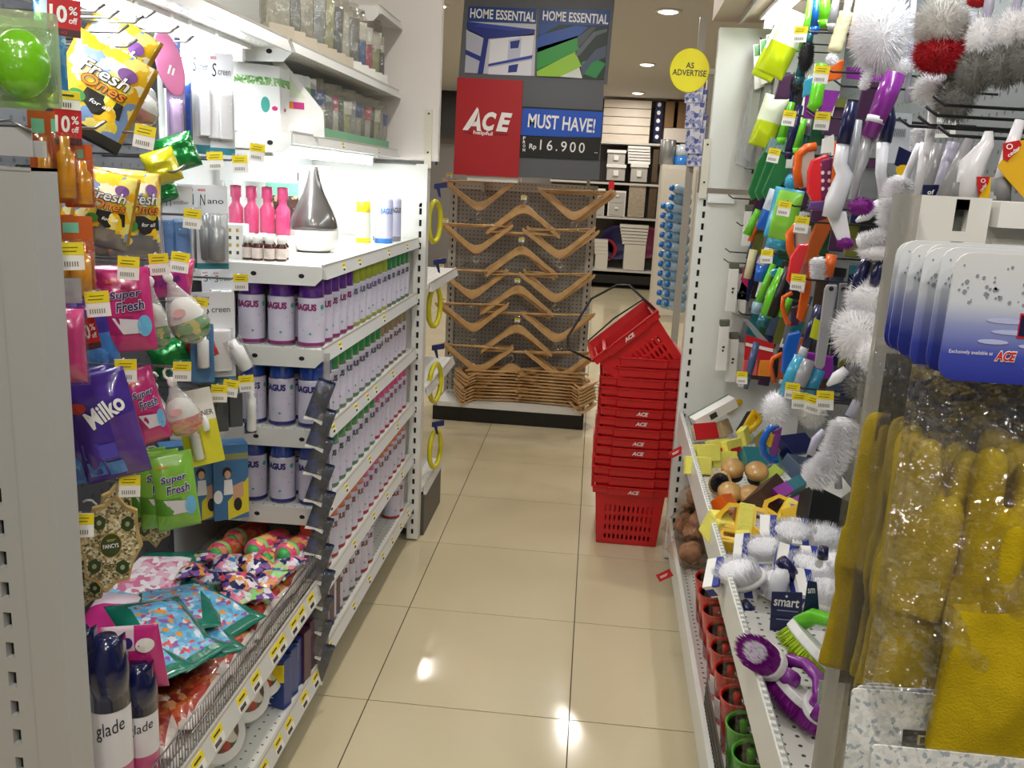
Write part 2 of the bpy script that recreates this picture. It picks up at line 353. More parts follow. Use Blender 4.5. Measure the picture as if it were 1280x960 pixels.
def shelf(unit, y0, y1, xb, xf, z, side=1, lip=.032, labels=(), bracket=True, th=.02, mat_top=None, rail=True):
    """side 1: front towards +x"""
    s = 1 if xf > xb else -1
    sh = MB().box(min(xb, xf), max(xb, xf), y0, y1, z-th, z).build('shelf', mat_top or SHELFM, unit)
    if rail:
        b = MB(); b.add([(xf, y0, z+.003), (xf+s*.012, y0, z-lip), (xf, y0, z-lip), (xf, y1, z+.003), (xf+s*.012, y1, z-lip), (xf, y1, z-lip)],
                        [(0, 1, 4, 3), (0, 2, 1), (3, 4, 5), (1, 2, 5, 4), (0, 3, 5, 2)])
        b.box(min(xf-s*.004, xf+s*.002), max(xf-s*.004, xf+s*.002), y0, y1, z, z+.006, 1)
        r = b.build('price_rail', [RAIL, EDGE], sh)
        for q in labels: price_label(sh, (xf+s*(.0075), q, z-lip/2+.001), (R(-17), 0, R(90*s)), .85*lip/.032)
    if bracket:
        b = MB(); e = y0-.004
        b.add([(xb, e, z-.055), (xf-s*.02, e, z-.05), (xf, e, z-.03), (xf, e, z), (xb, e, z), (xb, e+.003, z-.055), (xf-s*.02, e+.003, z-.05), (xf, e+.003, z-.03), (xf, e+.003, z), (xb, e+.003, z)],
              [(0, 1, 2, 3, 4), (9, 8, 7, 6, 5), (0, 5, 6, 1), (1, 6, 7, 2), (2, 7, 8, 3), (3, 8, 9, 4), (4, 9, 5, 0)])
        for fx in (.12, .55): b.prism(ell(xf-s*(fx*.3+.02), z-.026, .008, .006, 10), e-.0006, e, 1)
        b.build('bracket', [WHITE, DARK], sh)
    return sh
TUBE = mat('tube_light', '#f4faff', .5, emit=14)
def tube_lamp(label, x, y0, y1, z, power, tilt=0, up=.03):
    t = thing('shelf_lamp', label, 'lamp', (x, (y0+y1)/2, z)); L = (y1-y0)/2
    MB().box(-.03, .03, -L, L, .016, up).build('lamp_housing', WHITE2, t)
    b = MB(); b.tube([(0, -L+.02, 0), (0, L-.02, 0)], .012, 10); b.build('lamp_tube', TUBE, t)
    b = MB(); b.box(-.014, .014, -L, -L+.02, -.014, .017); b.box(-.014, .014, L-.02, L, -.014, .017); b.build('lamp_holder', WHITE2, t)
    ld = bpy.data.lights.new('tube_glow', 'AREA'); ld.shape = 'RECTANGLE'; ld.size = .03; ld.size_y = (y1-y0)*.94; ld.energy = power*(y1-y0); ld.color = (.93, .98, 1)
    lo = bpy.data.objects.new('tube_glow', ld); COL.objects.link(lo); lo.parent = t; lo.location = (0, 0, -.018); lo.rotation_euler = (0, tilt, 0)
# ------------------------------------------------------------------ left gondola
XF, XB = -.70, -1.13
ZS = [1.285, 1.065, .84, .615, .39, .175]
u2 = thing('shelf_unit', 'white gondola bay of spray cans with slotted end post, left of the aisle', 'shelf unit', (0, 0, 0))
b = MB(); b.box(XB-.02, XB, 2.275, 3.53, .1, 2.35); b.build('back_panel', BACKW, u2)
b = MB(); ladder(b, -.716, -.668, 3.53, .01, 1.575, .06, .045, .011, .025, 1.41); b.build('slotted_post', [WHITE, DARK], u2)
MB().box(-1.15, -.717, 3.545, 3.575, .05, 1.57).build('end_panel', WHITE, u2)
b = MB(); b.box(-1.15, -.632, 3.54, 3.58, 1.588, 2.6); b.build('upper_panel', mat('upper_panel', '#e6e0da', .45), u2)
MB().box(-1.15, -.64, 3.535, 3.585, 1.574, 1.586).build('panel_joint', mat('joint_grey', '#5c5c58', .5, .4), u2)
b = MB(); b.box(-.684, -.656, 3.532, 3.54, 1.56, 1.78); b.prism(ell(-.67, 1.765, .004, .004, 8), 3.5305, 3.533, 1); b.prism(ell(-.67, 1.62, .004, .004, 8), 3.5305, 3.533, 1); b.build('joint_strip', [mat('cream_steel', '#dcd6c4', .4), DARK], u2)
labs = [[2.45, 2.62, 3.0, 3.3], [2.42, 2.95], [2.36, 2.6, 2.74, 2.85, 3.1], [2.34, 2.5, 2.78, 3.2], [2.36, 2.6, 2.85, 3.05, 3.3], [2.34, 2.6, 2.8, 3.0, 3.15, 3.3, 3.44]]
for z, lb in zip(ZS, labs): shelf(u2, 2.275, 3.525, XB, XF, z, labels=lb)
shelf(u2, 2.30, 3.53, XB, -.79, 1.62, labels=[2.75, 3.2], lip=.026)
shelf(u2, 2.30, 3.53, XB, -.79, 1.842, labels=[], lip=.026)
shelf(u2, 3.2, 3.53, XB, -.79, 2.09, labels=[], lip=.026)
MB().box(-1.1, -.78, 2.28, 3.52, 0, .12).build('kick_plate', mat('kick_dark', '#2a2926', .6), u2)
MB().box(XB, -.716, 2.262, 2.272, .2, .415).build('divider', mat('divider_lime', '#aab43a', .4), u2)
u1 = thing('shelf_unit', 'white gondola bay with wire pegs, wire fence bin and slotted post, nearest on the left', 'shelf unit', (0, 0, 0))
MB().box(XB-.02, XB, 1.05, 2.272, .1, 1.98).build('back_panel', BACKL, u1)
b = MB(); ladder(b, -.797, -.731, 1.05, .02, 1.512, .05, .045, .012, .024); b.box(-.731, -.683, 1.046, 1.10, .02, 1.516, 0); b.box(-.80, -.797, 1.046, 1.10, .02, 1.516, 0); b.box(-.80, -.683, 1.045, 1.10, 1.512, 1.516)
b.build('slotted_post', [mat('post_grey', '#b9bab8', .4, .1), DARK], u1)
b = MB(); b.add([(-.79, .2, 0)], []) if 0 else None
shelf(u1, 1.0, 2.27, XB, -.79, 1.842, lip=.03, bracket=True)
sh = shelf(u1, 1.1, 2.268, XB, XF, .42, lip=.05, labels=[1.36, 1.46, 1.55, 1.68, 1.76, 1.88, 1.93, 2.02, 2.08, 2.16], bracket=False)
b = MB()
for k in range(98): y = 1.11+k*.0118; b.tube([(XF-.004, y, .415), (XF-.004, y, .50)], .0012, 4)
for z in (.43, .465, .5): b.tube([(XF-.004, 1.105, z), (XF-.004, 2.266, z)], .0018, 5)
tag(b.build('wire_fence', STEEL, sh), kind='stuff')
shelf(u1, 1.1, 2.268, XB, XF, .16, lip=.05, labels=[1.72, 1.8, 1.9, 1.98, 2.1, 2.2], bracket=False)
MB().box(-1.1, -.78, 1.1, 2.27, 0, .1).build('kick_plate', MATS['kick_dark'], u1)
tube_lamp('fluorescent tube under the canopy shelf above the hanging pouches', -.9, 1.12, 2.24, 1.795, TUBE_W*1.5)
tube_lamp('fluorescent tube under the shelf above the scent diffuser', -.88, 2.36, 3.46, 1.575, TUBE_W*.9)
# bay beyond, seen through the gap beside the hanger display
u3 = thing('shelf_unit', 'grey and white gondola bay with yellow coils behind the slotted end post', 'shelf unit', (0, 0, 0))
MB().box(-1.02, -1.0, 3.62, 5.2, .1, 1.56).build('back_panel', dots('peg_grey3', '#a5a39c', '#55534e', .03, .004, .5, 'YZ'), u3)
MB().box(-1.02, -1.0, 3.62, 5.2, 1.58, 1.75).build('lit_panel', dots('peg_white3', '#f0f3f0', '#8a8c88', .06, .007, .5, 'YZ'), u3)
for z in (.22, .66, 1.1): shelf(u3, 3.6, 4.3 if z > .3 else 4.02, -1.0, -.66, z, bracket=False)
MB().box(-1.0, -.655, 3.6, 4.02, 0, .185).build('kick_plate', mat('kick_grey', '#55534d', .5), u3)
YC = mat('coil_yellow', '#d8d020', .35); BLUEH = mat('hook_blue', '#1b2260', .4)
for k, z in enumerate((.36, .68, 1.0, 1.34)):
    P = at((541, 541, 540, 540)[k], (566, 482, 386, 278)[k], Y=3.75)
    tag(MB().tube([(.015*math.cos(a*.2618), .06*math.cos(a*.2618)+.06, .085*math.sin(a*.2618)) for a in range(24)], .011, 8, closed=True).build('hose_coil', YC, None, P), 'yellow plastic coil behind the slotted post, %s from the floor' % nth(k), 'coil', 'yellow coils beside the post')
    P = at((541, 541, 543, 544)[k], (528, 432, 325, 230)[k], Y=3.75)
    tag(MB().prism([(-.004, 0), (.05, .012), (.05, -.012), (.02, -.016), (.026, -.055), (.016, -.05), (.006, -.02), (-.004, -.02)], -.008, .008).build('blue_hook', BLUEH, None, P, (0, 0, .2)), 'dark blue plastic hook head above the %s yellow coil from the floor' % nth(k), 'hook', 'blue hooks beside the post')
# ------------------------------------------------------------------ right gondola (runs slightly askew)
ANG = -math.atan(.0172)
ur = thing('shelf_unit', 'white gondola with tilted bins and wire pegs of brushes, right of the aisle', 'shelf unit', (.34, 0, 0), (0, 0, ANG))
def rx(u, y): return Vector((.34+u*math.cos(ANG)-y*math.sin(ANG), u*math.sin(ANG)+y*math.cos(ANG), 0))
BACKR = dots('peg_back_light', '#6c6e6e', '#3c3c3c', .04, .005, .5, 'YZ')
MB().box(.46, .48, .99, 3.55, .1, 2.5).build('back_panel', BACKR, ur)
b = MB(); ladder(b, -.018, .04, 3.56, .01, 1.52, .06, .045, .011, .025); b.build('slotted_post', [WHITE, DARK], ur)
MB().box(.04, .48, 3.562, 3.60, .05, 1.52).build('end_panel', WHITE, ur)
MB().box(.005, .48, 3.556, 3.60, 1.54, 2.12).build('upper_panel', WHITE, ur)
b = MB(); b.box(-.015, .013, 3.548, 3.556, 1.5, 1.72); b.prism(ell(0, 1.7, .004, .004, 8), 3.5465, 3.549, 1); b.prism(ell(0, 1.56, .004, .004, 8), 3.5465, 3.549, 1); b.build('joint_strip', [MATS['cream_steel'], DARK], ur)
MB().box(.02, .12, 3.545, 3.556, 1.485, 1.515).build('label_holder', WHITE2, ur)
MB().box(-.02, .48, 3.2, 3.62, 2.15, 2.5).build('cornice', mat('cornice_beige', '#c9b6a6', .5), ur)
c = MB().box(.08, .46, 1.0, 3.55, 2.16, 2.18).build('canopy', WHITE, ur)
MB().box(.07, .08, 1.0, 3.55, 2.13, 2.19).build('canopy_edge', EDGE, c)
tube_lamp('fluorescent tube under the canopy over the brushes on the right', .56, 1.3, 3.45, 2.115, TUBE_W*.85)
# bin shelf with a tall toothed lip
BINF = dots('bin_floor', '#dcdad4', '#4a4a46', .028, .004, .4, 'XY')
sb = MB().box(.0, .46, 1.0, 3.555, .575, .59).build('bin_shelf', BINF, ur)
b = MB(); b.box(-.012, 0, 1.0, 3.575, .555, .655, 0); b.box(0, .004, 1.0, 3.575, .59, .652, 1)
for k in range(126): y = 1.01+k*.0203; b.box(-.009, -.002, y, y+.009, .655, .661, 0)
b.build('bin_lip', [WHITE, mat('lip_inside', '#a7a8a6', .4, .3)], sb)
sb2 = MB().box(.0, .46, 1.0, 3.555, .12, .135).build('base_shelf', BINF, ur)
MB().box(-.014, 0, 1.0, 3.6, .085, .185).build('base_lip', WHITE, sb2)
b = MB()
for k in range(72): y = 1.02+k*.0165; b.tube([(.003, y, .18), (.003, y, .255)], .0016, 4)
for z in (.2, .228, .255): b.tube([(.003, 1.01, z), (.003, 2.2, z)], .002, 5)
tag(b.build('wire_fence', mat('fence_grey', '#6d6a62', .4, .6), sb2), kind='stuff')
MB().box(.08, .45, 1.0, 3.55, 0, .12).build('kick_plate', MATS['kick_dark'], ur)
for px_, py_, q in ((852, 562, 'upper'), (838, 716, 'lower')):
    P = at(px_, py_, Y=3.3 if q == 'upper' else 2.9); t = thing('promo_tag', 'small red promotion strip clipped to the %s shelf lip right of the baskets' % q, 'tag', P, (0, R(-35), R(-10)))
    MB().box(-.05, .004, 0, .0015, -.014, .014).build('tag_card', RED, t); bars(t, -.025, 0, .03, .009, TXW, 2, -.0006)
# near end frame of the right gondola
ef = thing('end_frame', 'white slotted steel end frame at eye level behind the glove packs', 'shelf frame', (.322, .985, 0))
b = MB(); ladder(b, .028, .085, 0, .6, 1.537, .05, .033, .0135, .0225, 1.524); b.box(.004, .028, 0, .05, .6, 1.537, 0); b.build('slotted_post', [WHITE, mat('slot_grey', '#55564f', .6)], ef)
MB().box(.0, .004, -.03, .05, .6, 1.537).build('plastic_guard', clear('guard', '#d8d4c8', .1, .2, .1, veil=.3), ef)
MB().box(.086, .3, .012, .03, .6, 1.535).build('panel', WHITE, ef)
MB().box(.09, .3, -.01, .012, 1.508, 1.534).build('cross_bar', WHITE2, ef)
b = MB(); b.box(.098, .135, -.006, .012, 1.46, 1.49); b.tube([(.13, -.004, 1.482), (.3, -.004, 1.478)], .007, 8); b.build('bracket', mat('bracket_grey', '#8a8d86', .45, .3), ef)
for k, z in enumerate((1.488, 1.045)):
    h = MB().tube([(.09, 0, z), (.09, -.32, z), (.09, -.345, z+.012)], .003, 8).build('peg_wire', DARKW, ef)
# ------------------------------------------------------------------ spray cans
CAPM = {}
def canprofile(Rr, H): return [(Rr*.93, 0), (Rr, .004), (Rr, .012), (Rr, .014), (Rr, H*.68), (Rr*.97, H*.70), (Rr*.9, H*.715)]
def make_can(kind, Rr, H, capc, band, word='BAGUS', wc=None, body='#d5d0e2', lab=''):
    t = thing('spray_can', '', 'spray can')
    bm = mat('can_body', body, .3, .0, var=.05, vs=30, coat=.3); cm = clear('cap_'+kind, capc, .12, .1, 0) if 0 else mat('cap_'+kind, capc, .18, coat=.5)
    bd = mat('band_'+kind, band, .35); wm = mat('word_'+kind, wc or band, .5); steel = mat('can_steel', '#a8a8a8', .3, .9)
    MB().lathe(canprofile(Rr, H), 20, [2, 1, 1, 0, 0, 2]).build('can_body', [bm, bd, steel], t)
    MB().lathe([(Rr*.9, H*.705), (Rr*.94, H*.71), (Rr*.92, H*.97), (Rr*.86, H*.995), (Rr*.0001, H)], 20).build('cap', cm, t)
    txt(word, Rr*1.75, H*.1, wm, t, (0, 0, H*.575), .06, cyl=Rr+.0006, rz=R(-34))
    b = MB(); vs = []
    for cx, cz, r in ((.78, .575, .2), (.3, .42, .05), (-.2, .2, .1), (.5, .33, .06), (-.7, .25, .05), (.75, .47, .07)):
        n = 8; b.add([((Rr+.0005)*math.sin(cx+r*1.0*math.cos(k*math.pi/4)), -(Rr+.0005)*math.cos(cx+r*math.cos(k*math.pi/4)), H*cz+Rr*r*math.sin(k*math.pi/4)*(1 if r > .08 else .6)) for k in range(n)], [tuple(range(n))], 0)
    o = b.build('print', mat('print_teal', '#4aa79a', .5), t)
    return t
PURP = make_can('purple', .036, .19, '#5a2390', '#8a2a6a', lab=''); LIME = make_can('lime', .036, .19, '#a3b52a', '#9aa03a', wc='#6a5a8a'); GRN = make_can('green', .036, .19, '#1f8f52', '#5f7f62', wc='#444a5a')
BLU = make_can('blue', .036, .19, '#1c4aa8', '#2b2a78'); PNK = make_can('pink', .036, .19, '#d84c92', '#b8263c', wc='#8a3a6a'); ORG = make_can('orange', .036, .19, '#d8603a', '#b03024', wc='#7a4a3a', body='#d8c2bc')
BRN = make_can('brown', .03, .185, '#9a8a6a', '#6a5a44', word='BAGUS', wc='#6a4a34', body='#d8c2bc')
TREES = {k: kids_tree(v) for k, v in (('purple', PURP), ('lime', LIME), ('green', GRN), ('blue', BLU), ('pink', PNK), ('orange', ORG), ('brown', BRN))}
PROTO = dict(purple=PURP, lime=LIME, green=GRN, blue=BLU, pink=PNK, orange=ORG, brown=BRN); FREE = set(PROTO)
def put(kind, loc, rz, label, group):
    if kind in FREE: FREE.discard(kind); o = PROTO[kind]; o.location = loc; o.rotation_euler = (0, 0, rz); tag(o, label, None, group); return o
    return dup(PROTO[kind], loc, (0, 0, rz), label, group, tree=TREES[kind])
CN = dict(purple='purple-capped', lime='lime-capped', green='green-capped', blue='blue-capped', pink='pink-capped', orange='orange-capped', brown='slim tan-capped')
SN = ['top', 'second', 'third', 'fourth', 'fifth', 'sixth']
def level(si, z, runs, near=True, deep=2, start=0):
    y = 2.325+start*.0735; i = 0
    for kind, n in runs:
        for k in range(n):
            if kind:
                for d in range(4 if (i == 0 and near) else deep):
                    g = '%s cans on the %s shelf of the left bay' % (CN[kind], SN[si])
                    if i == 0 and near: lab = '%s spray can on %s shelf, %s from aisle in near end row' % (CN[kind], SN[si], nth(d))
                    else: lab = '%s spray can, %s shelf, %s file from near end, %s back' % (CN[kind], SN[si], nth(i), nth(d))
                    dx = .083 if i == 0 and near else .076
                    put(kind, (-.7465-d*dx, y, z), R(random.uniform(-12, 12)+(25 if i == 0 else 60)), lab, g)
            y += .0735; i += 1
level(1, ZS[1], [('purple', 5), ('lime', 6), ('green', 5)])
level(2, ZS[2], [('blue', 2), ('green', 8), ('brown', 6)])
level(3, ZS[3], [('blue', 2), ('green', 7), ('pink', 7)])
level(4, ZS[4], [('orange', 7), ('pink', 3), ('orange', 6)], near=False, deep=1)
level(5, ZS[5], [('brown', 7), ('orange', 2), (None, 5), ('orange', 2)], near=False, deep=1, start=0)
# ------------------------------------------------------------------ top of the can bay: scent diffuser, bottles, packs
P = at(392, 316, Y=2.72); P.z = ZS[0]
t = thing('scent_diffuser', 'grey teardrop scent diffuser with white base on the lit shelf', 'diffuser', P)
s = px(P, 1)
MB().lathe([(.055, 0), (.066, .004), (.0765, .025), (.0775, .045), (.0755, .062), (.0745, .064)], 32).build('base', mat('diff_white', '#efefea', .25), t)
MB().lathe([(.0752, .0635), (.0735, .078), (.0675, .1), (.0575, .124), (.0455, .148), (.0345, .17), (.026, .193), (.0195, .217), (.0155, .238), (.013, .252), (.010, .248), (.009, .236)], 32).build('cone', mat('diff_grey', '#625d5a', .2, .3, coat=.6), t)
MB().lathe([(.05, -.004), (.052, 0)], 20).build('foot', GREYP, t); t.location.z += .004
PINKL = mat('pink_bottle', '#f0508c', .25, coat=.4)
t = thing('bottle_pack', 'clear display pack of pink bottles on the lit shelf behind the small jars', 'bottle pack', (-1.0, 2.62, ZS[0]))
MB().box(-.10, .10, -.045, .045, .205, .36).build('header_card', mat('bright_card', '#f6f6f4', .6), t)
MB().box(-.098, .098, -.043, .043, .05, .205).build('shell', CLR, t); MB().box(-.1, .1, -.045, .045, 0, .05).build('tray', PAPER, t)
for k in range(4): MB().lathe([(.02, .052), (.0215, .06), (.0215, .125), (.012, .14), (.012, .155), (.016, .156), (.016, .19), (.001, .192)], 14, M=Matrix.Translation((-.072+.048*k, 0, 0))).build('bottle', PINKL, t)
t = thing('carton', 'white carton with dotted print beside the small brown jars', 'box', (-.985, 2.385, ZS[0]), (0, 0, .12))
MB().box(-.035, .035, -.03, .03, 0, .092).build('box', PAPER, t, bevel=.0015)
b = MB()
for i in range(3):
    for j in range(4): b.box(-.024+.02*i, -.017+.02*i, -.0306, -.03, .012+.02*j, .021+.02*j, j % 2)
b.build('print', [INK, mat('amber_ink', '#c9a13a', .5)], t)
JAR = mat('jar_amber', '#4a1a10', .15, coat=.6); jl = mat('jar_label', '#e6d8cf', .5, var=.2, vs=60); JC = mat('jar_cap', '#f0eee8', .3)
jt = None
for k, (x, y) in enumerate(((-.935, 2.36), (-.905, 2.352), (-.872, 2.355), (-.845, 2.368), (-.92, 2.395), (-.885, 2.39), (-.853, 2.41), (-.955, 2.43), (-.93, 2.46), (-.9, 2.44))):
    lab = 'small amber jar with white cap, %s from the dotted carton' % nth(k)
    if jt is None:
        jt = thing('scent_jar', lab, 'jar', (x, y, ZS[0]), group='small jars on the lit shelf')
        MB().lathe([(.014, 0), (.015, .002), (.015, .006), (.015, .034), (.015, .038), (.010, .045), (.010, .05)], 14, [0, 0, 1, 0, 0, 0]).build('jar_body', [JAR, jl], jt)
        MB().lathe([(.0118, .046), (.0118, .066), (.001, .067)], 14).build('jar_cap', JC, jt); jtree = kids_tree(jt)
    else: dup(jt, (x, y, ZS[0]), (0, 0, k), lab, tree=jtree)
t = thing('carton', 'tall white display carton behind the scent diffuser', 'box', (-.97, 3.0, ZS[0]), (0, 0, .5))
MB().box(-.06, .06, -.05, .05, 0, .26).build('box', PAPER, t); MB().box(-.012, .012, -.052, -.05, .12, .14).build('print', INK, t)
t = thing('carton', 'small carton with a green top and dark picture left of the diffuser', 'box', (-1.03, 2.9, ZS[0]), (0, 0, .4))
b = MB(); b.box(-.05, .05, -.04, .04, 0, .16, 0); b.box(-.05, .05, -.04, .04, .16, .21, 1); b.box(-.05, .05, -.04, .04, .21, .235, 2); b.build('box', [pat('dark_pict', ['#3a2418', '#241611', '#d9b08a', '#4b2d1c'], 60), mat('mint', '#7fcdb0', .4), DARK], t)
tt = thing('spray_can', 'slim can with yellow cap and yellow base on the lit shelf by the post', 'spray can', (-.83, 3.18, ZS[0]))
MB().lathe([(.026, 0), (.0265, .003), (.0265, .018), (.0265, .105), (.024, .112)], 16, [1, 1, 0, 0]).build('can_body', [mat('can_pale', '#d4d8c0', .3), YEL], tt); MB().lathe([(.0255, .108), (.0255, .145), (.0001, .147)], 16).build('cap', YEL, tt)
for k, x in enumerate((-.765, -.80, -.765)):
    y = (3.22, 3.33, 3.36)[k]
    tt = thing('spray_can', 'white can with blue print on the lit shelf by the post, %s from the front' % nth(k), 'spray can', (x, y, ZS[0]))
    MB().lathe([(.032, 0), (.033, .004), (.033, .018), (.033, .15), (.03, .158), (.0001, .16)], 18, [1, 1, 0, 0, 0]).build('can_body', [mat('can_violet', '#cfd0ea', .3), mat('can_blue', '#3a7fd0', .35) if k == 0 else mat('can_grey', '#8a8a90', .4)], tt)
    txt('BAGUS', .05, .02, mat('can_blue', '#3a7fd0') if k == 0 else INK, tt, (0, 0, .115), .03, cyl=.0336, rz=R(35))
# upper shelves: sachets and clear wrapped packs
SACH = mat('sachet_white', '#f1f1ee', .4, coat=.3)
z = 1.62; st = None
for k in range(15):
    y = 2.325+.018*k+(.04 if k > 6 else 0); lab = 'thin white green-striped scent sachet, %s from the near shelf end' % nth(k)
    if st is None:
        st = thing('scent_sachet', lab, 'sachet', (-.9, y, z), (0, 0, R(38)), group='striped sachets on the upper shelf')
        b = MB(); b.box(-.07, .07, -.004, .004, 0, .168, 0); b.build('pouch', [SACH], st, bevel=.002)
        MB().box(-.07, .07, -.0046, .0046, .118, .138).build('stripe', pat('green_stripe', ['#5f9a4a', '#8fbf77', '#e9efe2'], 160), st)
        MB().prism(ell(.03, .07, .012, .02, 12), -.0047, -.004).build('print', mat('print_teal'), st)
        MB().prism(ell(.055, .062, .008, .006, 10), -.0047, -.004).build('print', mat('magenta', '#c8327e'), st)
        MB().box(-.07, .07, -.0047, -.004, 0, .05).build('print', mat('sachet_foot', '#f6f6f2'), st); stree = kids_tree(st)
    else: dup(st, (-.9+random.uniform(-.004, .004), y, z), (R(random.uniform(-3, 3)), 0, R(38)), lab, tree=stree)
t = thing('scent_sachet', 'large white sachet with an orange and pink print leaning in front of the striped sachets', 'sachet', (-.83, 2.44, z), (R(-7), 0, R(38)))
MB().add([(-.05, 0, 0), (.085, 0, 0), (.085, 0, .07), (-.02, 0, .19), (-.05, 0, .19), (-.05, .006, 0), (.085, .006, 0), (.085, .006, .07), (-.02, .006, .19), (-.05, .006, .19)], [(0, 1, 2, 3, 4), (9, 8, 7, 6, 5), (0, 5, 6, 1), (1, 6, 7, 2), (2, 7, 8, 3), (3, 8, 9, 4), (4, 9, 5, 0)]).build('pouch', SACH, t)
b = MB(); b.box(-.048, .0, -.0008, 0, .07, .088, 0); b.box(.0, .03, -.0008, 0, .07, .088, 1); b.prism([(-.045, .1), (.035, .1), (-.02, .17)], -.0008, 0, 2); b.build('print', [mat('orange_ink', '#ee8a22'), mat('magenta'), mat('pale_rainbow', '#dfe9cf')], t)
WRAP = clear('wrap', '#f4f2ea', .16, .1, .5, 30, veil=.12)
def wrapped(label, x, y, z0, W, H, T, foot, fc, inner, rz, top=None, name='wrapped_pack'):
    t = thing(name, label, 'pack', (x, y, z0), (R(random.uniform(-4, 4)), 0, rz))
    b = MB(); b.pillow(W, H, T, 8, 10, wr=.3, seed=y*9, M=Matrix.Translation((0, 0, H))); b.build('film', WRAP, t)
    MB().box(-W*.42, W*.42, -T*.22, T*.22, .004, H*.8).build('contents', inner, t, bevel=.003)
    MB().box(-W*.46, W*.46, -T*.45, T*.45, 0, foot).build('base_card', fc, t, bevel=.002)
    if top: MB().box(-W*.4, W*.4, -T*.3, -T*.25, H*.55, H*.8).build('label_card', top, t)
    return t
GB = mat('green_base', '#7fae8c', .45); BEI = mat('beige_base', '#c9beaa', .5)
inn = [mat('inn%d' % k, h, .5, var=.25, vs=40) for k, h in enumerate(('#c9c6b8', '#8f8f8d', '#d9d9d0', '#6a6c70', '#c4c49a', '#b7bcc4'))]
tops = [None, mat('dkblue_card', '#3a5aa0'), None, PAPER, mat('green_card', '#5a8a5a'), mat('rose_card', '#d05a76')]
for k in range(13):
    wrapped('clear wrapped pack with green base card, %s after the sachets' % nth(k), -.84, 2.66+.064*k, 1.62, .075, random.uniform(.15, .175), .045, .032, GB, inn[k % 6], R(58), tops[(k*5+1) % 6])
for k in range(12):
    wrapped('tall clear wrapped pack on the top shelf, %s from the near end' % nth(k), -.845, 2.335+.095*k, 1.842, .088, .22, .06,   .042, BEI if k < 7 else PAPER, inn[(k*5+2) % 6] if k not in (8, 9) else mat('inn_blue', '#3b6fb4', .4) if k == 8 else mat('inn_pink', '#d2547e', .4), R(60), PAPER if k > 7 else None)
# clip strip of dark blue packs along the bay edge
cs = thing('clip_strip', 'hanging clip strip down the edge of the can shelves', 'display strip', (-.684, 2.262, 1.04))
MB().box(-.008, .008, -.001, .001, -.88, .02).build('strip', clear('strip_plastic', '#e8e8e8', .15, .15, .1, veil=.3), cs)
DKP = pat('navy_print', ['#141a33', '#1d2d66', '#0f1220', '#20386e', '#15192c'], 45)
for k in range(11):
    zz = -.05-.077*k; P = cs.location+Vector((.006+.003*math.sin(k*2), -.012, zz))
    t = thing('blister_pack', 'navy blister pack on the clip strip beside the cans, %s from the top' % nth(k), 'pack', P, (R(-6), R(22), R(30)), group='packs on the clip strip')
    MB().prism(rrect(.05, .115, .004), .001, .0025).build('card', DKP, t); MB().add([(-.026, -.0005, -.108), (.026, -.0005, -.108), (.027, -.0005, -.119), (0, -.0005, -.113), (-.026, -.0005, -.117)], [(0, 4, 3), (0, 3, 1), (1, 3, 2)]).build('card_foot', PAPER, t); b = MB(); b.pillow(.05, .105, .024, 6, 8, wr=.3, seed=k, M=Matrix.Translation((0, 0, -.008))); b.build('bubble', clear('pack_film', '#ffffff', .08, .1, .5, 40, veil=.06), t)
# ------------------------------------------------------------------ hanger display
HY = 5.86
def hp(x, y, Y=HY): return at(x, y, Y=Y)
hx0, hx1 = hp(563, 240).x-.0, hp(747, 245).x; hz = hp(655, 228).z
hd = thing('hanger_display', 'grey perforated display stand of wooden hangers under the promotional sign', 'display stand', ((hx0+hx1)/2, 5.86, 0))
hw = (hx1-hx0)/2; PEGH = dots('peg_grey', '#8f8b84', '#3c3934', .026, .0045, .5, 'XZ'); FRM = mat('frame_grey', '#b4b0a6', .45)
MB().box(-hw+.05, hw-.05, 0, .015, .12, hz-.06).build('back_panel', PEGH, hd)
for s in (-1, 1):
    b = MB(); ladder(b, s*(hw-.025)-.025, s*(hw-.025)+.025, -.006, .1, hz, .05, .04, .010, .02); b.build('slotted_post', [FRM, DARK], hd)
MB().box(-hw+.05, hw-.05, -.004, .02, hz-.06, hz).build('top_rail', dots('peg_pale', '#bdb9ae', '#5a564e', .026, .004, .5, 'XZ'), hd)
MB().box(-.28, -.02, -.01, .02, hz, hz+.03).build('top_rail', WHITE, hd)
MB().box(-hw-.01, hw+.01, -.36, .3, .0, .095).build('base', BLACK, hd, bevel=.006)
MB().box(-hw+.02, hw-.005, -.365, 0, .095, .125).build('base_shelf', WHITE, hd)
WOOD = mat('hanger_wood', '#cfa56e', .4, var=.22, vs=14, coat=.2); HOOKM = mat('hook_chrome', '#c8c8c8', .2, 1)
def hanger_proto():
    t = thing('wooden_hanger', '', 'hanger'); b = MB()
    pts_u = [(0, 0), (.02, -.004), (.045, -.017), (.09, -.052), (.15, -.1), (.205, -.142), (.222, -.157)]; hs = [.026, .025, .022, .0185, .016, .0145, .012]
    up = [(x, z+h) for (x, z), h in zip(pts_u, hs)]; dn = [(x, z-h) for (x, z), h in zip(pts_u, hs)]
    out = [(-x, z) for x, z in up[::-1]][:-1]+up+[(.23, -.163)]+dn[::-1]+[(-x, z) for x, z in dn[1:]]+[(-.23, -.163)]
    b.prism(out, -.006, .006); b.build('hanger_body', WOOD, t, bevel=.002)
    MB().tube([(-.2, 0, -.152), (.2, 0, -.152)], .0058, 8).build('trouser_bar', WOOD, t)
    b = MB(); b.tube([(0, 0, .015), (0, 0, .04)]+[(.019*math.sin(R(a)), 0, .061-.019*math.cos(R(a))) for a in range(20, 261, 24)], .0022, 6); b.build('hook', HOOKM, t)
    return t
HG = hanger_proto(); HT = kids_tree(HG); hfirst = [True]
